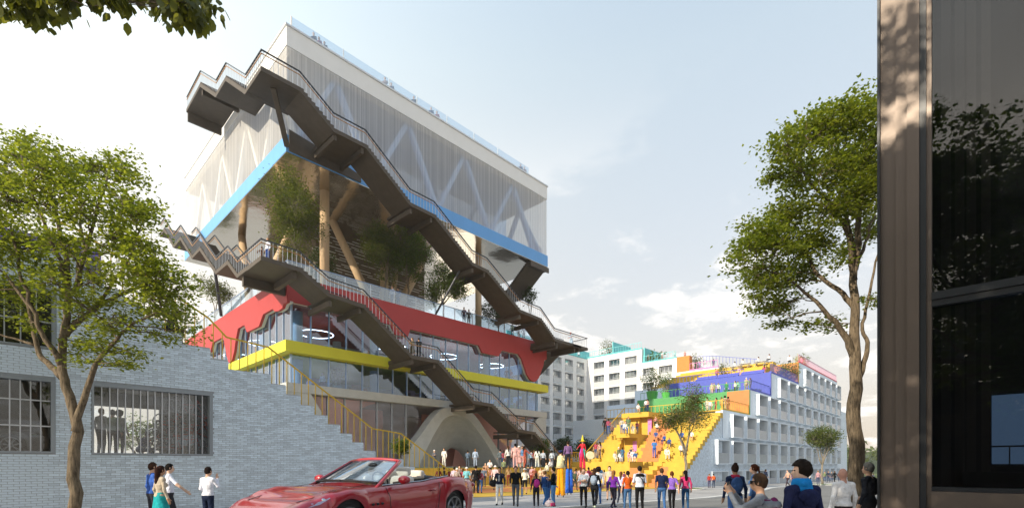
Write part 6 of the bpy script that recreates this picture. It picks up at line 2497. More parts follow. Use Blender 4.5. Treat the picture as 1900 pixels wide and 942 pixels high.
def witch(o):
    b = MB(); b.lathe((0, 0, 0), [(.30, 1.70), (.30, 1.715), (.12, 1.74), (.085, 1.95), (.02, 2.28)], 16); child_mesh(o, 'pointed_hat', b, cloth('e6cf3a'), True)
    b = MB()
    for k, col in enumerate(range(6)):
        a = k * math.pi / 3 + .3
        b.tube([(.13 * math.cos(a), .13 * math.sin(a), 1.05), (.24 * math.cos(a), .24 * math.sin(a), .6), (.28 * math.cos(a), .28 * math.sin(a), .15)], [.05, .07, .03], 6, mi=k % 4)
    child_mesh(o, 'ribbon_skirt', b, [cloth('b85fc0'), cloth('d8327a'), cloth('2fa39a'), cloth('e07a2a')], True)


wz = stilt('performer in red with a tall yellow pointed hat and a round drum', 1081, 817, 0, 902, 44, 175, 'c4323c', 'c8304a', 'long', '8a1f28', 'reach', witch)
b = MB(); b.lathe((0, 0, 0), [(.34, -.09), (.36, -.06), (.36, .06), (.34, .09)], 22)
dr_ = bpy.data.objects.new('drum', b.mesh('drum', mat('drum_skin', (.72, .66, .42), .6), smooth=False)); COL.objects.link(dr_)
dp = at_d(1095, 844, wz.location.x * FU + wz.location.y * FV - .5)
dr_.location = dp; dr_.rotation_euler = (math.radians(90), 0, math.radians(-46 + 12))
tag(dr_, 'round pale drum held by the performer in the yellow pointed hat', 'drum')

# --- amber stair
Y_ = lambda u, v: ystep_z(u, v) if (u > 45.1 and 22.3 < v < 34.9) else (8.0 if u > 57.9 else carpet_z(u, v) if 22.3 < v < 31 and u < 45.1 else ground_z(u, v))
crowd([
    (1106, 824, 855, 0, 'stand', True, 'b04a5e', '3c5c8e', 'bob', 'woman in rose top standing on the lower amber ledge', SL),
    (1113, 824, 855, 20, 'stand2', True, 'c9a79c', '7a6a66', 'long', 'woman in beige beside the rose top on the ledge'),
    (1123, 821, 855, 0, 'stand', False, '1d1c1e', '202024', 'short', 'man in black suit standing on the lower amber ledge'),
    (1129, 826, 855, 0, 'stand', True, 'a04c64', '44588a', 'bob', 'woman in plum pink right of the black suit'),
    (1101, 840, 860, 60, 'sit2', False, '8c8a86', '77736e', 'short', 'person in grey sitting at the left end of the ledge'),
    (1136, 800, 818, 160, 'sit', True, '7a5a50', '3a3438', 'bob', 'woman in brown sitting on the left amber seating'),
    (1154, 800, 829, -10, 'stand', True, 'b9b3a8', '40619a', 'bob', 'woman in grey top and jeans climbing the amber stair'),
    (1163, 781, 807, 0, 'stand', False, 'd9cfae', 'd6cba8', 'hat', 'man in cream clothes and white hat on the upper ledge'),
    (1182, 781, 805, 0, 'stand2', True, '8e4658', '4a6499', 'long', 'woman in mauve with a grey bag on the upper ledge'),
    (1184, 759, 776, 180, 'sit', True, 'e2e4e6', 'c49a80', 'short', 'person in white sitting at the top edge of the amber stair', dict(leg='skin')),
    (1199, 742, 765, -30, 'stand', False, 'e4e6ee', '28304e', 'short', 'man in white shirt and navy trousers against the green wall'),
    (1202, 744, 765, 30, 'stand', True, 'd8b8a8', '36406a', 'bob', 'woman close to the white shirt against the green wall'),
    (1174, 815, 830, 170, 'sit', True, 'e0dcd6', 'd8c8be', 'long', 'woman in white dress sitting beside the orange path'),
    (1160, 824, 849, 175, 'sit2', False, 'e3e6ea', '2f5aa0', 'short', 'man in white shirt and jeans sitting on the amber steps', dict()),
    (1166, 822, 853, 185, 'stand2', False, '5f7a5e', '6c8a74', 'short', 'man in sage green standing beside the sitting white shirt'),
    (1171, 832, 854, 170, 'sit2', False, '23345c', '1d2540', 'short', 'man in navy blazer sitting left of the orange path'),
    (1179, 848, 864, 150, 'sit', True, '3a66a0', 'c99a86', 'bob', 'woman in blue dress sitting low beside the orange path', dict(leg='skin')),
    (1141, 846, 862, 190, 'sit', False, 'dcdad2', 'e0dccb', 'short', 'man in cream shirt sitting on the front ledge'),
    (1151, 847, 862, 180, 'sit', True, 'e6e8ea', 'dad6d0', 'bob', 'woman in white blouse sitting on the front ledge'),
    (1148, 860, 884, 20, 'stand', False, '6f7a58', '58604e', 'hat', 'person with olive hat in front of the ledge'),
    (1155, 862, 886, 0, 'stand2', True, '4a7398', '5a7a96', 'bob', 'person in teal blue in front of the ledge'),
    (1168, 862, 885, 170, 'sit2', True, 'd9a8b4', 'd8a4ac', 'long', 'person in light pink crouching before the ledge'),
    (1174, 866, 890, 180, 'sit', True, 'e4dcd6', 'dcd2ca', 'bob', 'person in white crouching next to the light pink one'),
    (1214, 818, 853, 0, 'stand', False, '4a7fc2', '3a5fae', 'short', 'man in bright blue tee standing on the orange path', SL),
    (1217, 800, 820, 165, 'sit', True, '3b5c98', 'c99a86', 'bob', 'woman in blue dress sitting right of the orange path', dict(leg='skin')),
    (1233, 812, 826, 120, 'sit', False, '2f56a0', '2c3f70', 'short', 'man in royal blue sitting on the right-hand steps'),
    (1242, 820, 833, 160, 'sit2', True, '35579a', '2a3866', 'bob', 'woman in denim shirt sitting on the right-hand steps'),
    (1237, 829, 853, 175, 'sit2', False, 'e6e4dc', 'ddd8ca', 'short', 'man in cream suit sitting low on the right-hand steps'),
    (1264, 823, 846, 170, 'sit', False, 'e2e2dc', '6a6656', 'short', 'man in white shirt and khaki trousers near the plaza tree'),
    (1219, 784, 800, 180, 'sit', True, 'e8e8e6', '55565c', 'bob', 'woman in white sitting high on the stair, left of the tree crown'),
    (1217, 776, 790, 150, 'sit', True, 'c98a84', '3a3a44', 'bob', 'woman in coral sitting above the one in white'),
    (1265, 806, 822, 170, 'sit', False, '3e68b4', '44464e', 'short', 'man in cobalt shirt behind the tree trunk fork'),
    (1283, 802, 818, 160, 'sit', True, 'e6e6e4', 'c99a86', 'bob', 'woman in white right of the tree trunk fork', dict(leg='skin')),
], Y_, 38, 72, 1.5, 2.0)
# --- roof terraces, balconies, stairs
def stand_on(rows):
    for (x, z, mode, val, fc, pose, fem, top, bot, hair, lab, h) in rows:
        if mode == 'x':
            p = on_x(x, 700, val)
        else:
            p = on_y(x, 700, val)
        person(lab, (p.x, p.y, z), fc, h, pose=pose, fem=fem, top=top, bot=bot, hair=hair)


stand_on([
    (1321, 11.25, 'x', 69.0, 170, 'stand', True, 'd9c0a8', 'c9a890', 'long', 'woman in peach at the left of the green terrace railing', 1.75),
    (1325, 11.25, 'x', 69.4, 160, 'stand', False, 'b89a80', '8a6f5c', 'short', 'man in tan beside the woman in peach', 1.75),
    (1333, 11.25, 'x', 69.8, 150, 'stand2', True, 'dcd8d2', '4a5260', 'bob', 'woman in pale grey leaning at the green table', 1.75),
    (1348, 11.25, 'x', 69.8, 170, 'stand', False, '3c8a4c', '3c7a48', 'short', 'man in green in the middle of the green terrace', 1.75),
    (1364, 11.25, 'x', 69.6, 100, 'stand2', True, 'd8d6c8', '47523c', 'bob', 'woman in ivory on the green terrace', 1.75),
    (1369, 11.25, 'x', 70.0, 170, 'stand', True, '8abf9c', '7a9a80', 'long', 'woman in mint on the green terrace', 1.75),
    (1385, 11.25, 'x', 68.6, 0, 'stand2', False, 'b8a88c', 'a08f78', 'hat', 'man in khaki and white hat at the terrace corner', 1.85),
    (1392, 11.25, 'x', 68.6, 30, 'stand', True, '8a8478', '6f6a62', 'bob', 'woman in stone grey at the terrace corner', 1.75),
    (1329, 8.0, 'x', 60.4, 60, 'reach', True, 'a8404c', 'a05058', 'long', 'woman in red on the stair-top terrace by the orange panel', 1.75),
    (1339, 8.0, 'x', 60.2, -60, 'reach', True, 'c9a06a', 'b0854c', 'bob', 'woman in sand colour pointing on the stair-top terrace', 1.75),
    (1345, 8.0, 'x', 60.6, 0, 'stand', False, 'cbb09a', 'c4a790', 'curly', 'man in beige suit with bushy dark hair on the stair-top terrace', 1.9),
    (1351, 8.0, 'x', 60.6, 10, 'stand', True, '9a5a54', '7a4a4c', 'curly', 'woman in brick pink at the right of the stair-top terrace', 1.75),
    (1312, 8.0, 'x', 60.5, 170, 'stand', True, 'e6e2e0', 'd0c8c4', 'bob', 'woman in white behind the plaza tree crown', 1.75),
    (1318, 8.0, 'x', 62.0, 170, 'stand2', False, 'dedede', '9a9aa0', 'short', 'man in light grey behind the plaza tree crown', 1.75),
    (1371, 15.6, 'x', 80.5, 170, 'sit', True, 'e0b4b0', 'd8a8a4', 'bob', 'person in pink sitting low on the yellow rows', 1.75),
    (1330, 15.0, 'x', 79, 160, 'stand', False, 'b86a5a', '6a5a5c', 'short', 'person in terracotta at the cobalt wall', 1.75),
    (1364, 17.3, 'x', 84.2, 20, 'sit', False, 'e6e4e0', '4a4a50', 'bob', 'person in white at the left bench of the yellow rows', 1.75),
    (1379, 17.9, 'x', 86.0, 20, 'sit', False, 'e8e6e2', '3f3f48', 'bob', 'person in white at the second bench of the yellow rows', 1.75),
    (1408, 17.9, 'x', 86.0, 20, 'sit', False, 'e4e2de', '3a3c46', 'bob', 'person in white at the third bench of the yellow rows', 1.75),
    (1428, 18.5, 'x', 88.0, 20, 'sit', False, 'e8e4e4', '44464e', 'bob', 'person in white at the rightmost bench of the yellow rows', 1.75),
    (1418, 15.0, 'x', 81, 0, 'stand2', True, 'c25a72', 'd08a94', 'long', 'woman in raspberry with a red bag on the yellow rows', 1.75),
    (1465, 18.0, 'x', 92, -20, 'stand', False, 'e8e8ea', '1e2026', 'short', 'man in white shirt and black trousers on the highest roof', 1.9),
    (1487, 18.0, 'x', 94, 170, 'stand', True, 'd88a94', 'cf7a88', 'bob', 'woman in pink behind the magenta railing', 1.7),
    (1324, 20.4, 'x', 97, 0, 'stand', False, '3a4a78', '2c3a5e', 'short', 'man in dark blue behind the cobalt roof railing', 1.75),
    (1279, 19.5, 'x', 92.6, 170, 'stand', False, 'e6e2e0', 'c0b4b0', 'short', 'person in white left on the pink terrace', 1.75),
    (1286, 19.5, 'x', 92.8, 160, 'stand2', True, 'd8c4bc', 'c8aca4', 'bob', 'person in pale rose on the pink terrace', 1.75),
    (1298, 19.5, 'x', 92.6, 180, 'stand', True, '9a86b8', '6a5a88', 'bob', 'person in lavender on the pink terrace', 1.75),
    (1271, 22.4, 'x', 95, 170, 'stand', True, 'c48a82', 'a06a66', 'bob', 'woman in coral standing above the burnt orange box', 1.75),
    (1074, 25.1, 'y', 66.2, 180, 'stand', True, 'd8dce4', '3a3f58', 'bob', 'woman in white on the teal roof terrace by the dark landing', 1.75),
    (1203, 22.3, 'x', 92.2, 180, 'stand', False, '7a6a58', '5a4a44', 'short', 'man in brown in front of the teal wall', 1.7),
    (1229, 22.3, 'x', 92.2, 180, 'stand2', True, 'dcd4d0', 'b89c94', 'bob', 'woman in white in front of the teal wall', 1.75),
    (1252, 22.3, 'x', 93, 180, 'stand', True, 'a8c8cc', '8ab0b4', 'bob', 'woman in pale turquoise at the end of the teal terrace', 1.75),
])
person('woman in white top and jeans standing at the corner of the lower stair', (13.0, 36.0, 15.6), 150, 1.72, fem=True, top='d6dae6', bot='2f4f96', hair='pony', hcol='8a6a45')
person('woman in brown taking a photo at the corner of the lower stair', (13.2, 37.6, 15.6), 60, 1.68, pose='photo', fem=True, top='5a3a28', bot='3a3a2a', hair='long', hcol='3a2418')
person('woman in olive dress on the lower stair landing above the yellow band', (24.75, 35.8, 10.87), 140, 1.68, pose='hold', fem=True, top='6f6348', bot='6a5f46', hair='long', hcol='6b4526', skirt=True, leg='skin')
person('man in black embracing beside the olive dress on the landing', (25.5, 35.9, 10.87), 20, 1.82, pose='arms', top='17171a', bot='1c1c20', hair='short', sleeve='skin')
p = on_y(1060, 640, 36.2)
person('woman in pale blue dress and orange headscarf on the far stair landing', (p.x, 36.2, 15.7), 130, 1.72, pose='rail', fem=True, top='a9c4dc', bot='a9c4dc', hair='hat', hat='d2602a', skirt=True, leg='skin', sleeve='skin', skin='c4653a')
p = on_x(324, 410, 13.0)
person('man in black jumper and jeans high on the zigzag stair', (13.0, p.y, 23.5 if p.y < 58.6 else 24.5), 160, 1.75, top='1e1f24', bot='3a5470', hair='short')
person('person in dark jacket sitting on the brick steps under the maple crown', (4.1, 20.6, 5.95), -40, 1.75, pose='sit2', top='2a2d34', bot='23252c', hair='hat', hat='a8382e')
for (x, lab, t, u_) in [(582, 'left man of the trio on the veiled roof edge', '2a2c38', 0), (592, 'woman with pink top in the middle of the roof-edge trio', '8a4a5c', .1), (602, 'right person of the roof-edge trio in grey', '4a4a52', .2),
                        (715, 'person in striped top at the middle roof edge', '7a6a6a', 0), (726, 'person in dark grey right of the striped top on the roof edge', '4a4650', .1), (768, 'man in black jacket alone at the roof edge', '20222c', 0),
                        (800, 'man in navy at the roof edge, left of the one in red', '2c3448', 0), (811, 'person in red top at the roof edge', '8a3a44', .1), (966, 'man in dark blue at the far roof end', '2c3148', 0), (973, 'person in beige at the far roof end', '8a6f66', .1)]:
    p = on_y(x, 200, 39.6 + u_)
    person(lab, (p.x, p.y, 34.9), 180, 1.78, pose='rail' if x % 2 else 'stand', fem='woman' in lab, top=t, bot='2a2c38', hair='bob' if 'woman' in lab else 'short')
for (x, v, z, fc, t, bt, lab) in [(728, 39.6, 16.3, 160, 'b8b8c4', '7a7a88', 'person in striped shirt behind the terrace glass'), (739, 39.7, 16.3, 150, '4a5a7a', '3a4a6a', 'person in denim blue behind the terrace glass'),
                                  (861, 39.6, 16.3, 180, '8a5a6a', '4a5a7a', 'person in plum behind the terrace glass right of the prop'), (870, 39.8, 16.3, 170, '8a7a6a', '5a4f48', 'person in taupe behind the terrace glass right of the prop'),
                                  (951, 40, 16.3, 180, 'a0a070', '5a5a50', 'person in light olive near the end of the terrace'), (963, 40, 16.3, 170, '5a6472', '3c424c', 'person in slate grey near the end of the terrace'), (972, 40, 16.3, 180, '3f4a5c', '333a48', 'person in dark slate last on the terrace'),
                                  (1001, 40.2, 26.87, 160, 'd8d0cc', 'cfc6c0', 'pale figure behind the thread veil at the right corner'),
                                  (940, 41, 11.23, 170, '5a2a34', '2a2c38', 'person in maroon inside the glass storey'), (948, 41.2, 11.23, 180, 'b03248', '2c2f40', 'person in crimson inside the glass storey'),
                                  (574, 41.5, 11.23, 160, '4a4a68', '2c2f40', 'person in indigo inside the corner of the glass storey'), (920, 42, 11.23, 20, 'c8ccd4', '8a8f98', 'person in white coat inside the glass storey'),
                                  (598, 42.5, 8.02, 170, 'c8d4e4', '4a5a80', 'person in pale shirt seated behind the lower glazing'), (790, 42, 8.02, 120, '2a2426', '2a2426', 'person in dark suit behind the lower glazing under the stair')]:
    p = on_y(x, 560, v)
    person(lab, (p.x, v, z), fc, 1.75, top=t, bot=bt, fem=x % 2 == 0, hair='bob' if x % 2 == 0 else 'short')
# visitors inside the brick building, against the light
for (x, dv, fc, t, bt, hr, lab) in [(188, 1.6, -10, 'd0ccc4', '4a4a50', 'short', 'visitor in white shirt at the left of the barred window'), (209, 1.9, 10, '9aa890', '3a3a40', 'short', 'visitor in pale green shirt behind the barred window'),
                                    (222, 2.0, 0, 'b0aca8', '38384a', 'curly', 'tall visitor in grey tee behind the barred window')]:
    p = on_y(x, 800, BV + dv)
    person(lab, (p.x, p.y, 2.0), fc, 1.62, top=t, bot=bt, hair=hr)
p = on_y(259, 830, BV + 2.6)
person('visitor in blue sitting on the floor behind the barred window', (p.x, p.y, 1.85), -30, 1.6, pose='sit2', top='5a668a', bot='4a5a8a')

# --- four people walking past the brick wall
def fgp(label, x, yh, D, face, h=1.76, **kw):
    p = at_d(x, yh, D)
    g = ground_z(p.x, p.y)
    h = max(1.3, min(1.86, p.z - g))
    return person(label, (p.x, p.y, g), face, h, res=.0145, **kw)


fgp('man in blue shirt and charcoal trousers, first on the left by the brick wall', 283, 858, 12.6, -35, pose='stand', top='3c62b4', bot='3b3a44', hair='short', hcol='3a241a')
fgp('woman in beige jacket and turquoise skirt with long dark hair, by the brick wall', 298, 864, 11.7, -30, pose='stand', fem=True, top='b5a896', bot='1f9aa0', hair='long', hcol='2a1512', skirt=True, leg='skin')
fgp('man in white short-sleeved shirt reaching out an arm by the brick wall', 314, 860, 13.4, -50, pose='reach', top='dfe2f0', sleeve='skin', bot='2e2f36', hair='short', hcol='16110f')
fgp('man in white shirt and navy trousers walking away alone by the brick wall', 386, 866, 12.8, -15, pose='hold', top='e4e6f2', bot='1d2740', hair='short', hcol='1d1310')

# --- spectators in the right foreground
k1 = fgp('child in grey hooded top raising a phone, sunglasses and brown hair', 1410, 879, 5.3, 55, pose='photo', top='8d9096', bot='4a6f94', hair='short', hcol='4a3728')
b = MB(); b.lathe((0, -.10, 1.36), [(.06, .06), (.15, .03), (.17, -.03), (.13, -.07)], 14)
child_mesh(k1, 'hood', b, cloth('8d9096'), True)
b = MB(); b.box(-.08, .08, .092, .110, 1.62, 1.665); b.box(-.085, -.078, -.02, .10, 1.645, 1.66); b.box(.078, .085, -.02, .10, 1.645, 1.66)
child_mesh(k1, 'sunglasses', b, M_DKFR)
b = MB(); b.box(-.075, .075, -.006, .006, -.04, .04)
ph = bpy.data.objects.new('phone', b.mesh('phone', M_DKFR)); COL.objects.link(ph)
ph.matrix_world = k1.matrix_basis @ Matrix.Translation((0, .40, 1.60)); tag(ph, 'dark phone held up by the child in the grey hooded top', 'phone')
bp_ = backpack(k1, '7a2a58'); tag(bp_, 'patterned magenta bag on the back of the child with the phone', 'backpack')
k2 = fgp('teenager in navy gilet and bright blue scarf, dark hair, looking left', 1488, 856, 5.2, 14, pose='look', top='23284a', sleeve='4a4b52', bot='23252e', hair='thick', hcol='1d1611')
b = MB(); b.lathe((0, .005, 1.47), [(.075, .085), (.098, .07), (.112, .03), (.118, -.02), (.105, -.05)], 18); b.lathe((0, .012, 1.435), [(.10, .04), (.125, .01), (.13, -.03), (.11, -.06)], 18)
child_mesh(k2, 'scarf', b, cloth('1f86cc'), True)
b = MB(); b.ell((0, -.115, 1.345), (.150, .060, .085), 14, 8); b.ell((0, -.135, 1.285), (.10, .045, .06), 12, 7)
child_mesh(k2, 'hood', b, cloth('23284a'), True)
fgp('bald man in white shirt standing left of the maple trunk', 1565, 868, 8.6, 5, pose='stand', top='e6e2e0', bot='2a2022', hair='bald', skin='c08d78')
fgp('grey-haired man in dark suit between maple trunk and dark facade', 1612, 858, 8.9, 30, pose='stand2', top='23252b', bot='1f2025', hair='short', hcol='6a665f')
k3 = fgp('girl with hair bun, red scarf and blue backpack, back to the viewer', 1364, 861, 11.5, -8, pose='stand', fem=True, top='1f2c4a', bot='4a6fa8', hair='bun', hcol='2a1b14')
b = MB(); b.lathe((0, 0, 1.44), [(.10, .06), (.125, .0), (.10, -.05)], 14); child_mesh(k3, 'scarf', b, cloth('b02a48'), True)
tag(backpack(k3, '35507a'), 'dusty blue backpack on the girl with the hair bun', 'backpack')
fgp('woman with red-brown ponytail and denim jacket behind the raised phone', 1400, 861, 12.8, 50, pose='stand', fem=True, top='5a7fb0', bot='3a557f', hair='pony', hcol='4a2414')
print('people', npeople[0], 'bodies', len(BODY))

# ================================================================== CARS
def car_paint(name, col):
    m = mat(name, col, .30, metal=.08, var=.03, scale=2, spec=.6, coat=1.0)
    return m


def interp(tab, x):
    for (a, va), (b, vb) in zip(tab, tab[1:]):
        if x <= b:
            t = max(0, (x - a) / (b - a))
            t = t * t * (3 - 2 * t)
            return va + (vb - va) * t
    return tab[-1][1]


FA, RA = -1.50, 1.44            # axles
WID = [(-2.62, .50), (-2.5, .70), (-2.25, .84), (-1.9, .92), (-1.5, .945), (-.8, .915), (0, .905), (.7, .915), (1.3, .955), (1.7, .955), (2.1, .90), (2.38, .78), (2.46, .62)]
SHO = [(-2.62, .50), (-2.45, .60), (-2.1, .72), (-1.75, .83), (-1.45, .875), (-1.1, .865), (-.7, .87), (-.2, .885), (.4, .91), (.9, .955), (1.3, .995), (1.7, .985), (2.1, .93), (2.38, .84), (2.46, .70)]
TOPZ = [(-2.62, .48), (-2.45, .58), (-2.1, .70), (-1.6, .805), (-1.1, .885), (-.7, .945), (-.5, .955), (.9, .95), (1.1, .99), (1.7, 1.0), (2.2, .955), (2.38, .88), (2.46, .72)]
BOTZ = [(-2.62, .30), (-2.4, .22), (-2.0, .2), (0, .19), (2.0, .22), (2.35, .32), (2.46, .42)]
CK0, CK1 = -.62, 1.02           # open cockpit


def sill_z(x):
    z = interp(BOTZ, x)
    for a, r in ((FA, .385), (RA, .39)):
        d = abs(x - a)
        if d < r:
            z = max(z, .335 + math.sqrt(r * r - d * d))
    return z


def build_car(root, paint, open_top=True):
    xs = sorted(set([round(-2.62 + .0635 * i, 4) for i in range(81)] + [CK0, CK1] + [FA - .385, FA + .385, RA - .39, RA + .39]))
    xs = [x for x in xs if x <= 2.461]
    prof = []
    for x in xs:
        w, sh, tp, bz = interp(WID, x), interp(SHO, x), interp(TOPZ, x), sill_z(x)
        sh = max(sh, bz + .05)
        fl = 0.0
        for a in (FA, RA):
            fl += .022 * math.exp(-((x - a) / .42) ** 2)
        H = sh - bz
        pts = [(w * .955 + fl, bz), (w * .985 + fl, bz + .22 * H), (w + fl * .6, bz + .50 * H), (w * .985, bz + .74 * H), (w * .955, bz + .90 * H), (w * .90, sh - .005), (w * .83, sh + .012),
               (w * .70, sh + (tp - sh) * .35 + .004), (w * .52, sh + (tp - sh) * .72), (w * .27, sh + (tp - sh) * .94), (0, tp)]
        prof.append(pts)
    nP = len(prof[0])
    b = MB()
    grid = {}
    for i, x in enumerate(xs):
        for j, (y, z) in enumerate(prof[i]):
            for s in ((-1, 1) if y > 0 else (1,)):
                grid[(i, j, s)] = len(b.v)
                b.v.append((x, s * y, z))
            if y == 0:
                grid[(i, j, -1)] = grid[(i, j, 1)]
    for i in range(len(xs) - 1):
        for j in range(nP - 1):
            xm = (xs[i] + xs[i + 1]) / 2
            if open_top and CK0 < xm < CK1 and j >= 6:
                continue
            for s in (-1, 1):
                q = (grid[(i, j, s)], grid[(i + 1, j, s)], grid[(i + 1, j + 1, s)], grid[(i, j + 1, s)])
                b.f.append(q if s < 0 else q[::-1]); b.m.append(0)
    for i in (0, len(xs) - 1):
        loop = [grid[(i, j, 1)] for j in range(nP)] + [grid[(i, j, -1)] for j in range(nP - 2, -1, -1)]
        b.f.append(tuple(loop) if i else tuple(loop[::-1])); b.m.append(0)
    body = part('body', paint, lambda bb: bb.add(b.v, b.f), root, smooth=True)
    # dark wheel wells and underside
    part('underbody', M_DKFR, lambda bb: (bb.box(-2.3, 2.2, -.62, .62, .2, .62), bb.box(FA - .37, FA + .37, -.86, .86, .34, .70), bb.box(RA - .37, RA + .37, -.86, .86, .34, .72)), root)
    # wheels
    M_TYRE = mat('tyre_rubber', (.018, .018, .019), .8, var=.1)
    M_RIM = mat('alloy_rim', (.30, .30, .31), .3, metal=.9, var=.05)
    for ax in (FA, RA):
        for s in (-1, 1):
            Mx = Matrix.Rotation(math.pi / 2, 3, 'X')
            c = (ax, s * .80, .335)
            w = part('wheel', M_TYRE, lambda bb: bb.ring(c, .255, .085, 36, 10, M=Mx), root, smooth=True)

            def rim(bb):
                yy = s * .875
                bb.ring((ax, yy, .335), .245, .022, 32, 6, M=Mx)
                bb.ring((ax, yy + s * .01, .335), .05, .03, 16, 6, M=Mx)
                for k in range(7):
                    a = 2 * math.pi * k / 7 + .2
                    for da in (-.10, .10):
                        bb.bar((ax + .05 * math.cos(a), yy, .335 + .05 * math.sin(a)), (ax + .24 * math.cos(a + da), yy - s * .01, .335 + .24 * math.sin(a + da)), .03, .022)
            part('rim', M_RIM, rim, w)
            part('brake_disc', M_CHAR, lambda bb: bb.lathe((0, 0, 0), [(.0, 0)], 3) if False else bb.box(ax - .13, ax + .13, s * .80 - .01, s * .80 + .01, .205, .465), w)
    return body


def sqb(b, c, r, n=16, k=9, e=.42):
    """cushion: superellipsoid"""
    pw_ = lambda t: math.copysign(abs(t) ** e, t)
    vs_, fs_ = [], []
    for j in range(k + 1):
        th = -math.pi / 2 + math.pi * j / k
        for i in range(n):
            ph = 2 * math.pi * i / n
            vs_.append((c[0] + r[0] * pw_(math.cos(th)) * pw_(math.cos(ph)), c[1] + r[1] * pw_(math.cos(th)) * pw_(math.sin(ph)), c[2] + r[2] * pw_(math.sin(th))))
    for j in range(k):
        for i in range(n):
            i2 = (i + 1) % n
            fs_.append((j * n + i, j * n + i2, (j + 1) * n + i2, (j + 1) * n + i))
    b.add(vs_, fs_)


CARG = .445
CU, CV = 5.16, 8.78
CAR = thing('convertible_car', 'glossy red open-top convertible with cream seats standing in front of the brick wall', 'car', (0, 0, 0))
M_CARRED = car_paint('cherry_red_lacquer', (.38, .004, .015))
build_car(CAR, M_CARRED)
# windscreen with frame
A0, A1 = (-.72, .74, .93), (.02, .585, 1.325)


def ws_pt(t, y):
    """t 0 at the cowl, 1 at the header; y -1..1 across"""
    x = -.80 + .80 * t + (.10 * y * y) * (1 - t * .6)
    w = .74 + (.575 - .74) * t
    z = .945 + (1.345 - .945) * t - .035 * y * y * t - .03 * y * y * (1 - t)
    return Vector((x, y * w, z))


def ws(b):
    n, k = 12, 5
    for i in range(n + 1):
        for j in range(k + 1):
            b.v.append(tuple(ws_pt(j / k, -1 + 2 * i / n)))
    for i in range(n):
        for j in range(k):
            b.f.append((i * (k + 1) + j, (i + 1) * (k + 1) + j, (i + 1) * (k + 1) + j + 1, i * (k + 1) + j + 1)); b.m.append(0)


part('windscreen', glass('windscreen_glass', (.62, .74, .82), .12, edge=.7), ws, CAR, smooth=True)
part('windscreen_frame', M_CARRED, lambda b: (b.tube([ws_pt(j / 5, -1.04) for j in range(-1, 6)] + [ws_pt(1.02, -1 + 2 * i / 12) for i in range(1, 12)] + [ws_pt(j / 5, 1.04) for j in range(5, -2, -1)], .034, 8)), CAR, smooth=True)
part('seal', M_DKFR, lambda b: (b.tube([ws_pt(.03, -.98 + 1.96 * i / 12) + Vector((-.02, 0, .012)) for i in range(13)], .02, 6), b.tube([ws_pt(j / 5, -.97) + Vector((.02, 0, 0)) for j in range(6)], .022, 6), b.tube([ws_pt(j / 5, .97) + Vector((.02, 0, 0)) for j in range(6)], .022, 6)), CAR)
part('wiper', M_DKFR, lambda b: (b.tube([(-.83, -.5, .965), (-.76, -.05, .99)], .012, 5), b.tube([(-.83, .0, .968), (-.76, .5, .985)], .012, 5)), CAR)
part('sun_visor_band', mat('band_tint', (.02, .05, .09), .3), lambda b: b.tube([ws_pt(.95, -.9 + 1.8 * i / 10) + Vector((.03, 0, -.0)) for i in range(11)], .018, 6), CAR)
part('rear_view_mirror', M_DKFR, lambda b: b.ell((-.02, 0, 1.245), (.03, .12, .04), 10, 6), CAR, smooth=True)
M_CREAM = mat('cream_leather', (.66, .61, .54), .55, var=.08, scale=8, bump=.1)
part('cabin_tub', mat('dark_trim', (.03, .035, .045), .6), lambda b: (b.box(CK0, CK1, -.70, .70, .40, .46), b.box(CK0 - .02, CK0 + .35, -.70, .70, .46, .90), b.box(CK1 - .05, CK1, -.72, .72, .46, .965), b.box(CK0, CK1, -.73, -.69, .46, .90), b.box(CK0, CK1, .69, .73, .46, .90)), CAR)
part('dashboard', mat('dark_trim', (.03, .035, .045), .6), lambda b: b.ell((-.42, 0, .90), (.22, .66, .09), 14, 8), CAR, smooth=True)
for s in (-1, 1):
    part('belt_trim', mat('chrome_trim', (.35, .37, .40), .2, metal=.9), lambda b: b.tube([(x, s * (interp(WID, x) * .845), interp(SHO, x) + .02) for x in lin(-.62, 1.30, 14)], .016, 6), CAR)
M_SOFT = mat('folded_hood_cover', (.05, .06, .07), .8)
part('hood_cover', M_SOFT, lambda b: b.ell((1.18, 0, .965), (.26, .66, .075), 14, 8), CAR, smooth=True)
for y in (-.36, .36):
    st = part('seat', M_CREAM, lambda b: (sqb(b, (.10, y, .56), (.28, .25, .10)), sqb(b, (.40, y, .82), (.10, .25, .22))), CAR, smooth=True)
    part('headrest', M_CREAM, lambda b: sqb(b, (.44, y, 1.115), (.06, .155, .085)), st, smooth=True)
for y in (-.30, .30):
    part('rear_headrest', M_CREAM, lambda b: sqb(b, (.92, y, 1.04), (.075, .17, .095)), CAR, smooth=True)
part('steering_wheel', M_DKFR, lambda b: (b.ring((-.22, -.36, .96), .17, .016, 24, 6, M=Matrix.Rotation(math.radians(65), 3, 'Y')), b.bar((-.22, -.36, .96), (-.42, -.36, .88), .05, .05)), CAR)
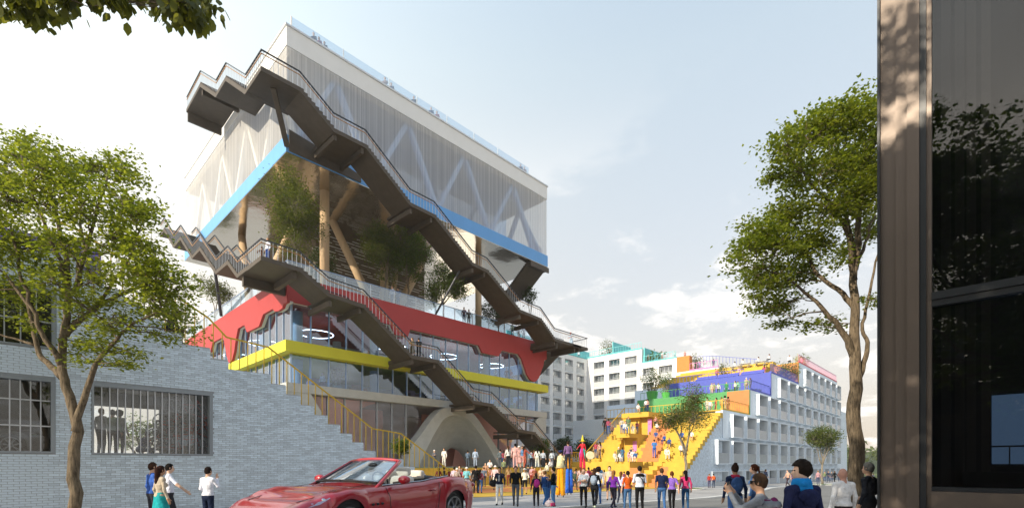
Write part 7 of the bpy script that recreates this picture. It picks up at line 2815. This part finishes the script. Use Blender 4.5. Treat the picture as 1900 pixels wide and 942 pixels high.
for s in (-1, 1):
    mr_ = part('wing_mirror', M_CARRED, lambda b: b.ell((-.36, s * 1.03, .985), (.075, .125, .075), 12, 8), CAR, smooth=True)
    part('mirror_arm', M_DKFR, lambda b: b.bar((-.42, s * .84, .93), (-.37, s * .97, .95), .06, .035), mr_)
    part('door', M_CARRED, lambda b: b.ell((.62, s * .925, .74), (.12, .012, .022), 10, 6), CAR, smooth=True) if False else None
    hd_ = part('headlight', glass('headlight_lens', (.75, .8, .85), .25), lambda b: b.add([(-2.40, s * .62, .612), (-2.34, s * .765, .60), (-2.05, s * .875, .672), (-1.78, s * .885, .790), (-1.86, s * .80, .798), (-2.15, s * .68, .715)], [(0, 1, 2, 3, 4, 5)]), CAR)
    part('lamp_reflector', mat('lamp_chrome', (.5, .55, .6), .15, metal=1), lambda b: (b.ell((-2.12, s * .77, .66), (.05, .05, .04), 8, 6), b.ell((-1.95, s * .82, .72), (.045, .045, .035), 8, 6)), hd_)
    part('door_handle', M_CARRED, lambda b: (b.ell((.66, s * .925, .765), (.11, .022, .022), 10, 6)), CAR, smooth=True)
    for gp in ([(.88, s * .885, .905), (.86, s * .934, .75), (.80, s * .944, .50), (.78, s * .93, .25)], [(-.62, s * .845, .86), (-.60, s * .925, .70), (-.56, s * .93, .30)], [(-.80, s * .62, .918), (-1.5, s * .66, .845), (-2.2, s * .55, .70)]):
        part('panel_gap', M_DKFR, lambda b: b.tube(gp, .005, 4), CAR)
    for k in range(3):
        part('side_vent', M_DKFR, lambda b: b.ell((-1.02 + .11 * k, s * .935, .60), (.035, .018, .022), 8, 6), CAR)
    part('exhaust', M_STEEL, lambda b: b.tube([(2.3, s * .5, .3), (2.5, s * .5, .3)], .04, 8), CAR)
    part('tail_light', mat('tail_lens', (.35, .01, .01), .2, coat=1), lambda b: b.ell((2.36, s * .68, .80), (.08, .14, .06), 10, 6), CAR)
    part('fuel_flap', M_DKFR, lambda b: b.ring((1.86, s * .885, .91), .07, .003, 16, 4, M=Matrix.Rotation(math.radians(60 * s), 3, 'X')), CAR) if s < 0 else None
part('radiator_grille', M_DKFR, lambda b: b.ell((-2.60, 0, .42), (.05, .42, .10), 14, 6), CAR)
CAR.location = (CU, CV, CARG)
CAR.rotation_euler = (0, 0, .297)
CAR.scale = (1.036, 1.036, 1.036)
pl = MB(); pl.box(CU - 4.0, CU + 4.0, CV - 2.6, CV + 2.6, -.2, CARG)
tag(pl.build('pavement', mat('pavement_slab', (.30, .295, .285), .85, var=.1)), kind='structure')

# silver car shown inside the garage window
C2 = thing('showroom_car', 'silver-grey car displayed behind the left barred window, multi-spoke wheel', 'car', (0, 0, 0))
build_car(C2, car_paint('graphite_lacquer', (.16, .155, .15)), open_top=False)
part('cabin', mat('dark_cabin_glass', (.03, .035, .04), .1), lambda b: b.extrude([(-.8, .93), (-.1, 1.33), (.9, 1.34), (1.7, .98)], 'y', -.62, .62), C2)
for s in (-1, 1):
    part('headlight', mat('lamp_chrome', (.5, .55, .6), .15, metal=1), lambda b: b.ell((-2.05, s * .83, .68), (.22, .05, .045), 10, 6), C2)
C2.location = (-1.1, BV + 1.75, 2.0)
C2.rotation_euler = (0, 0, math.pi)
C2.scale = (.92, .92, .92)

# ------------------------------------------------------------------ heap of bicycles behind the barred window
rr = random.Random(77)
heap = thing('bicycle', 'bicycle in the tangled heap behind the barred window', 'bicycle', (0, 0, 0), 'bicycles heaped behind the barred window')
M_RUB = mat('grey_tyre', (.34, .33, .33), .8)
M_BRED = mat('bike_red', (.55, .06, .03), .4)
Mx = Matrix.Rotation(math.pi / 2, 3, 'X')
bm_ = MB()
bm_.ring((0, 0, 0), .33, .022, 26, 6, M=Mx)
me_tyre = bm_.mesh('wheel', M_RUB)
bm_ = MB()
for k in range(12):
    a = math.pi * k / 6
    bm_.bar((0, 0, 0), (.32 * math.cos(a), 0, .32 * math.sin(a)), .006, .006)
me_spk = bm_.mesh('spokes', M_STEEL)
bm_ = MB()
for p, q in (((-.52, 0, 0), (-.15, 0, -.02)), ((-.15, 0, -.02), (-.28, 0, .48)), ((-.52, 0, 0), (-.25, 0, .38)), ((-.25, 0, .38), (.38, 0, .42)), ((-.15, 0, -.02), (.38, 0, .38)), ((.36, 0, .52), (.52, 0, 0))):
    bm_.bar(p, q, .03, .03)
bm_.bar((.35, -.25, .58), (.35, .25, .58), .025, .025)
bm_.box(-.40, -.18, -.06, .06, .49, .54)
me_fr1, me_fr2 = bm_.mesh('frame', M_CHAR), bm_.mesh('frame', M_BRED)
for i in range(22):
    o = heap if i == 0 else bpy.data.objects.new('bicycle', None)
    if i:
        COL.objects.link(o)
    t = i / 21
    hgt = 2.05 + (1.75 * (1 - abs(rr.gauss(0, .28)))) * (.15 + .85 * rr.random())
    uu = 5.15 - 1.15 * rr.random() ** .8 * (1.15 - (hgt - 2.0) / 2.2)
    o.location = (uu, BV + .75 + rr.random() * .8, max(2.3, min(3.9, hgt)))
    o.rotation_euler = (rr.uniform(-.6, .6), rr.uniform(-1.2, 1.2), rr.uniform(-.5, .5))
    o.scale = (.9, .9, .9)
    red = rr.random() < .4
    for nm, me, x in (('wheel', me_tyre, -.52), ('wheel', me_tyre, .52)):
        c = bpy.data.objects.new(nm, me); COL.objects.link(c); c.parent = o; c.location = (x, 0, 0)
        d = bpy.data.objects.new('spokes', me_spk); COL.objects.link(d); d.parent = c
    c = bpy.data.objects.new('frame', me_fr2 if red else me_fr1); COL.objects.link(c); c.parent = o
    tag(o, 'bicycle in the tangled heap behind the barred window', 'bicycle', 'bicycles heaped behind the barred window')

# ------------------------------------------------------------------ terrace and interior furniture
def bench_table(label, loc, rz, m, cat='table'):
    t = thing('picnic_table', label, cat, loc)
    t.rotation_euler = (0, 0, rz)
    def at0(nm, fn):
        b = MB(); fn(b)
        c = bpy.data.objects.new(nm, b.mesh(nm, m)); COL.objects.link(c); c.parent = t
    at0('tabletop', lambda b: b.box(-.9, .9, -.38, .38, .70, .75))
    for s in (-1, 1):
        at0('bench', lambda b: b.box(-.9, .9, s * .75 - .14, s * .75 + .14, .42, .46))
        at0('leg', lambda b: b.bar((s * .65, -.75, 0), (s * .65, .75, .72), .07, .07))
        at0('leg', lambda b: b.bar((s * .65, .75, 0), (s * .65, -.75, .72), .07, .07))
    return t


p = on_x(1355, 720, 70.4)
bench_table('green picnic table on the green terrace', (70.6, p.y, 11.25), math.pi / 2, M_GREEN)
for x, u, z, lab in ((1366, 84.4, 17.0, 'left white picnic bench on the yellow rows'), (1382, 86.2, 17.6, 'second white picnic bench on the yellow rows'), (1411, 86.2, 17.6, 'third white picnic bench on the yellow rows')):
    p = on_x(x, 690, u)
    bench_table(lab, (u, p.y, z), math.pi / 2, M_PALE)
for k, (x, lab) in enumerate(((1395, 'cobalt frame bench on the cobalt terrace, right of the pair'), (1310, 'long cobalt frame bench, left of the pair'), (1350, 'long cobalt frame bench, middle one'))):
    p = on_x(x, 695, 77.2)
    t = thing('frame_bench', lab, 'bench', (77.2, p.y, 14.5))
    part('seat', M_COBALT, lambda b: b.box(77.0, 77.6, p.y - 1.6, p.y + 1.6, 14.95, 15.1), t)
    for s in (-1.5, 1.5):
        part('leg', M_COBALT, lambda b: b.box(77.0, 77.6, p.y + s - .1, p.y + s + .1, 14.5, 14.948), t)
    part('backrest', M_COBALT, lambda b: b.box(77.58, 77.7, p.y - 1.6, p.y + 1.6, 15.101, 15.5), t)
# armchairs and plants inside the lower glazed storey
for k, (u, v, lab, col) in enumerate(((18.9, 41.4, 'rose armchair behind the lower glass near the corner', 'b08a94'), (23.2, 42.0, 'terracotta armchair behind the lower glass', 'c0785a'), (28.8, 41.4, 'dusty rose armchair behind the lower glass under the stair', 'b08080'))):
    t = thing('armchair', lab, 'armchair', (u, v, 8.0))
    m = cloth(col)
    part('seat', m, lambda b: b.box(u - .45, u + .45, v - .4, v + .4, 8.12, 8.45), t)
    part('backrest', m, lambda b: b.box(u - .45, u + .45, v + .405, v + .6, 8.12, 9.1), t)
    for s in (-1, 1):
        part('armrest', m, lambda b: b.box(u + s * .46, u + s * .62, v - .4, v + .6, 8.1, 8.75), t)
bush('dark rounded indoor tree behind the lower glass', (21.0, 41.8, 8.02), .85, LF_DARK, .12, 70, 14, 31, M_PALE, 'indoor_plant')
# tall shelving with pictures at the far right of the lower storey
fr = thing('picture_wall', 'green exhibition wall with framed pictures at the right end of the lower storey', 'display', (43, 41.6, 8.0))
part('panel', M_GREEN, lambda b: b.box(40.5, 45.2, 42.0, 42.1, 8.02, 9.0), fr)
for k in range(9):
    uu = 40.6 + .52 * k
    part('picture', cloth(['d8c6b0', '8a4a5a', '4a6a9a', 'e0d8c8', 'c08a5a', '6a8a6a'][k % 6]), lambda b: b.box(uu, uu + .38, 41.93, 41.99, 8.5 + .3 * (k % 3), 9.2 + .3 * (k % 3)), fr)

# tree pits with low kerb rings and grass for the plaza trees
for (x, yb_, D, R, lab) in ((1272, 905, 44, 1.6, 'stone rimmed grass pit at the foot of the forked plaza tree'), (1526, 899, 60, 1.6, 'stone rimmed grass pit at the foot of the small street tree')):
    p = at_d(x, yb_, D)
    g = ground_z(p.x, p.y)
    t = thing('tree_pit', lab, 'tree pit', (p.x, p.y, g))
    part('rim', M_PALE, lambda b: b.lathe((p.x, p.y, g), [(R, -.3), (R, .12), (R - .15, .12), (R - .15, -.3)], 24), t)
    tag(part('grass', MATS['grass_turf'], lambda b: b.lathe((p.x, p.y, g), [(R - .16, .0), (R - .16, .10), (.1, .14)], 20), t), kind='stuff')

# ================================================================== HAZE
hm, nt, b_ = new_mat('warm_haze')
nt.nodes.remove(b_)
pv = nt.nodes.new('ShaderNodeVolumePrincipled')
pv.inputs['Color'].default_value = (1.0, .95, .88, 1)
pv.inputs['Density'].default_value = .0005
pv.inputs['Anisotropy'].default_value = .35
nt.links.new(pv.outputs[0], nt.nodes['Material Output'].inputs['Volume'])
hzb = MB()
hzb.box(-205, 565, -305, 335, -3.0, 38.0)
tag(hzb.build('haze', hm), kind='stuff')
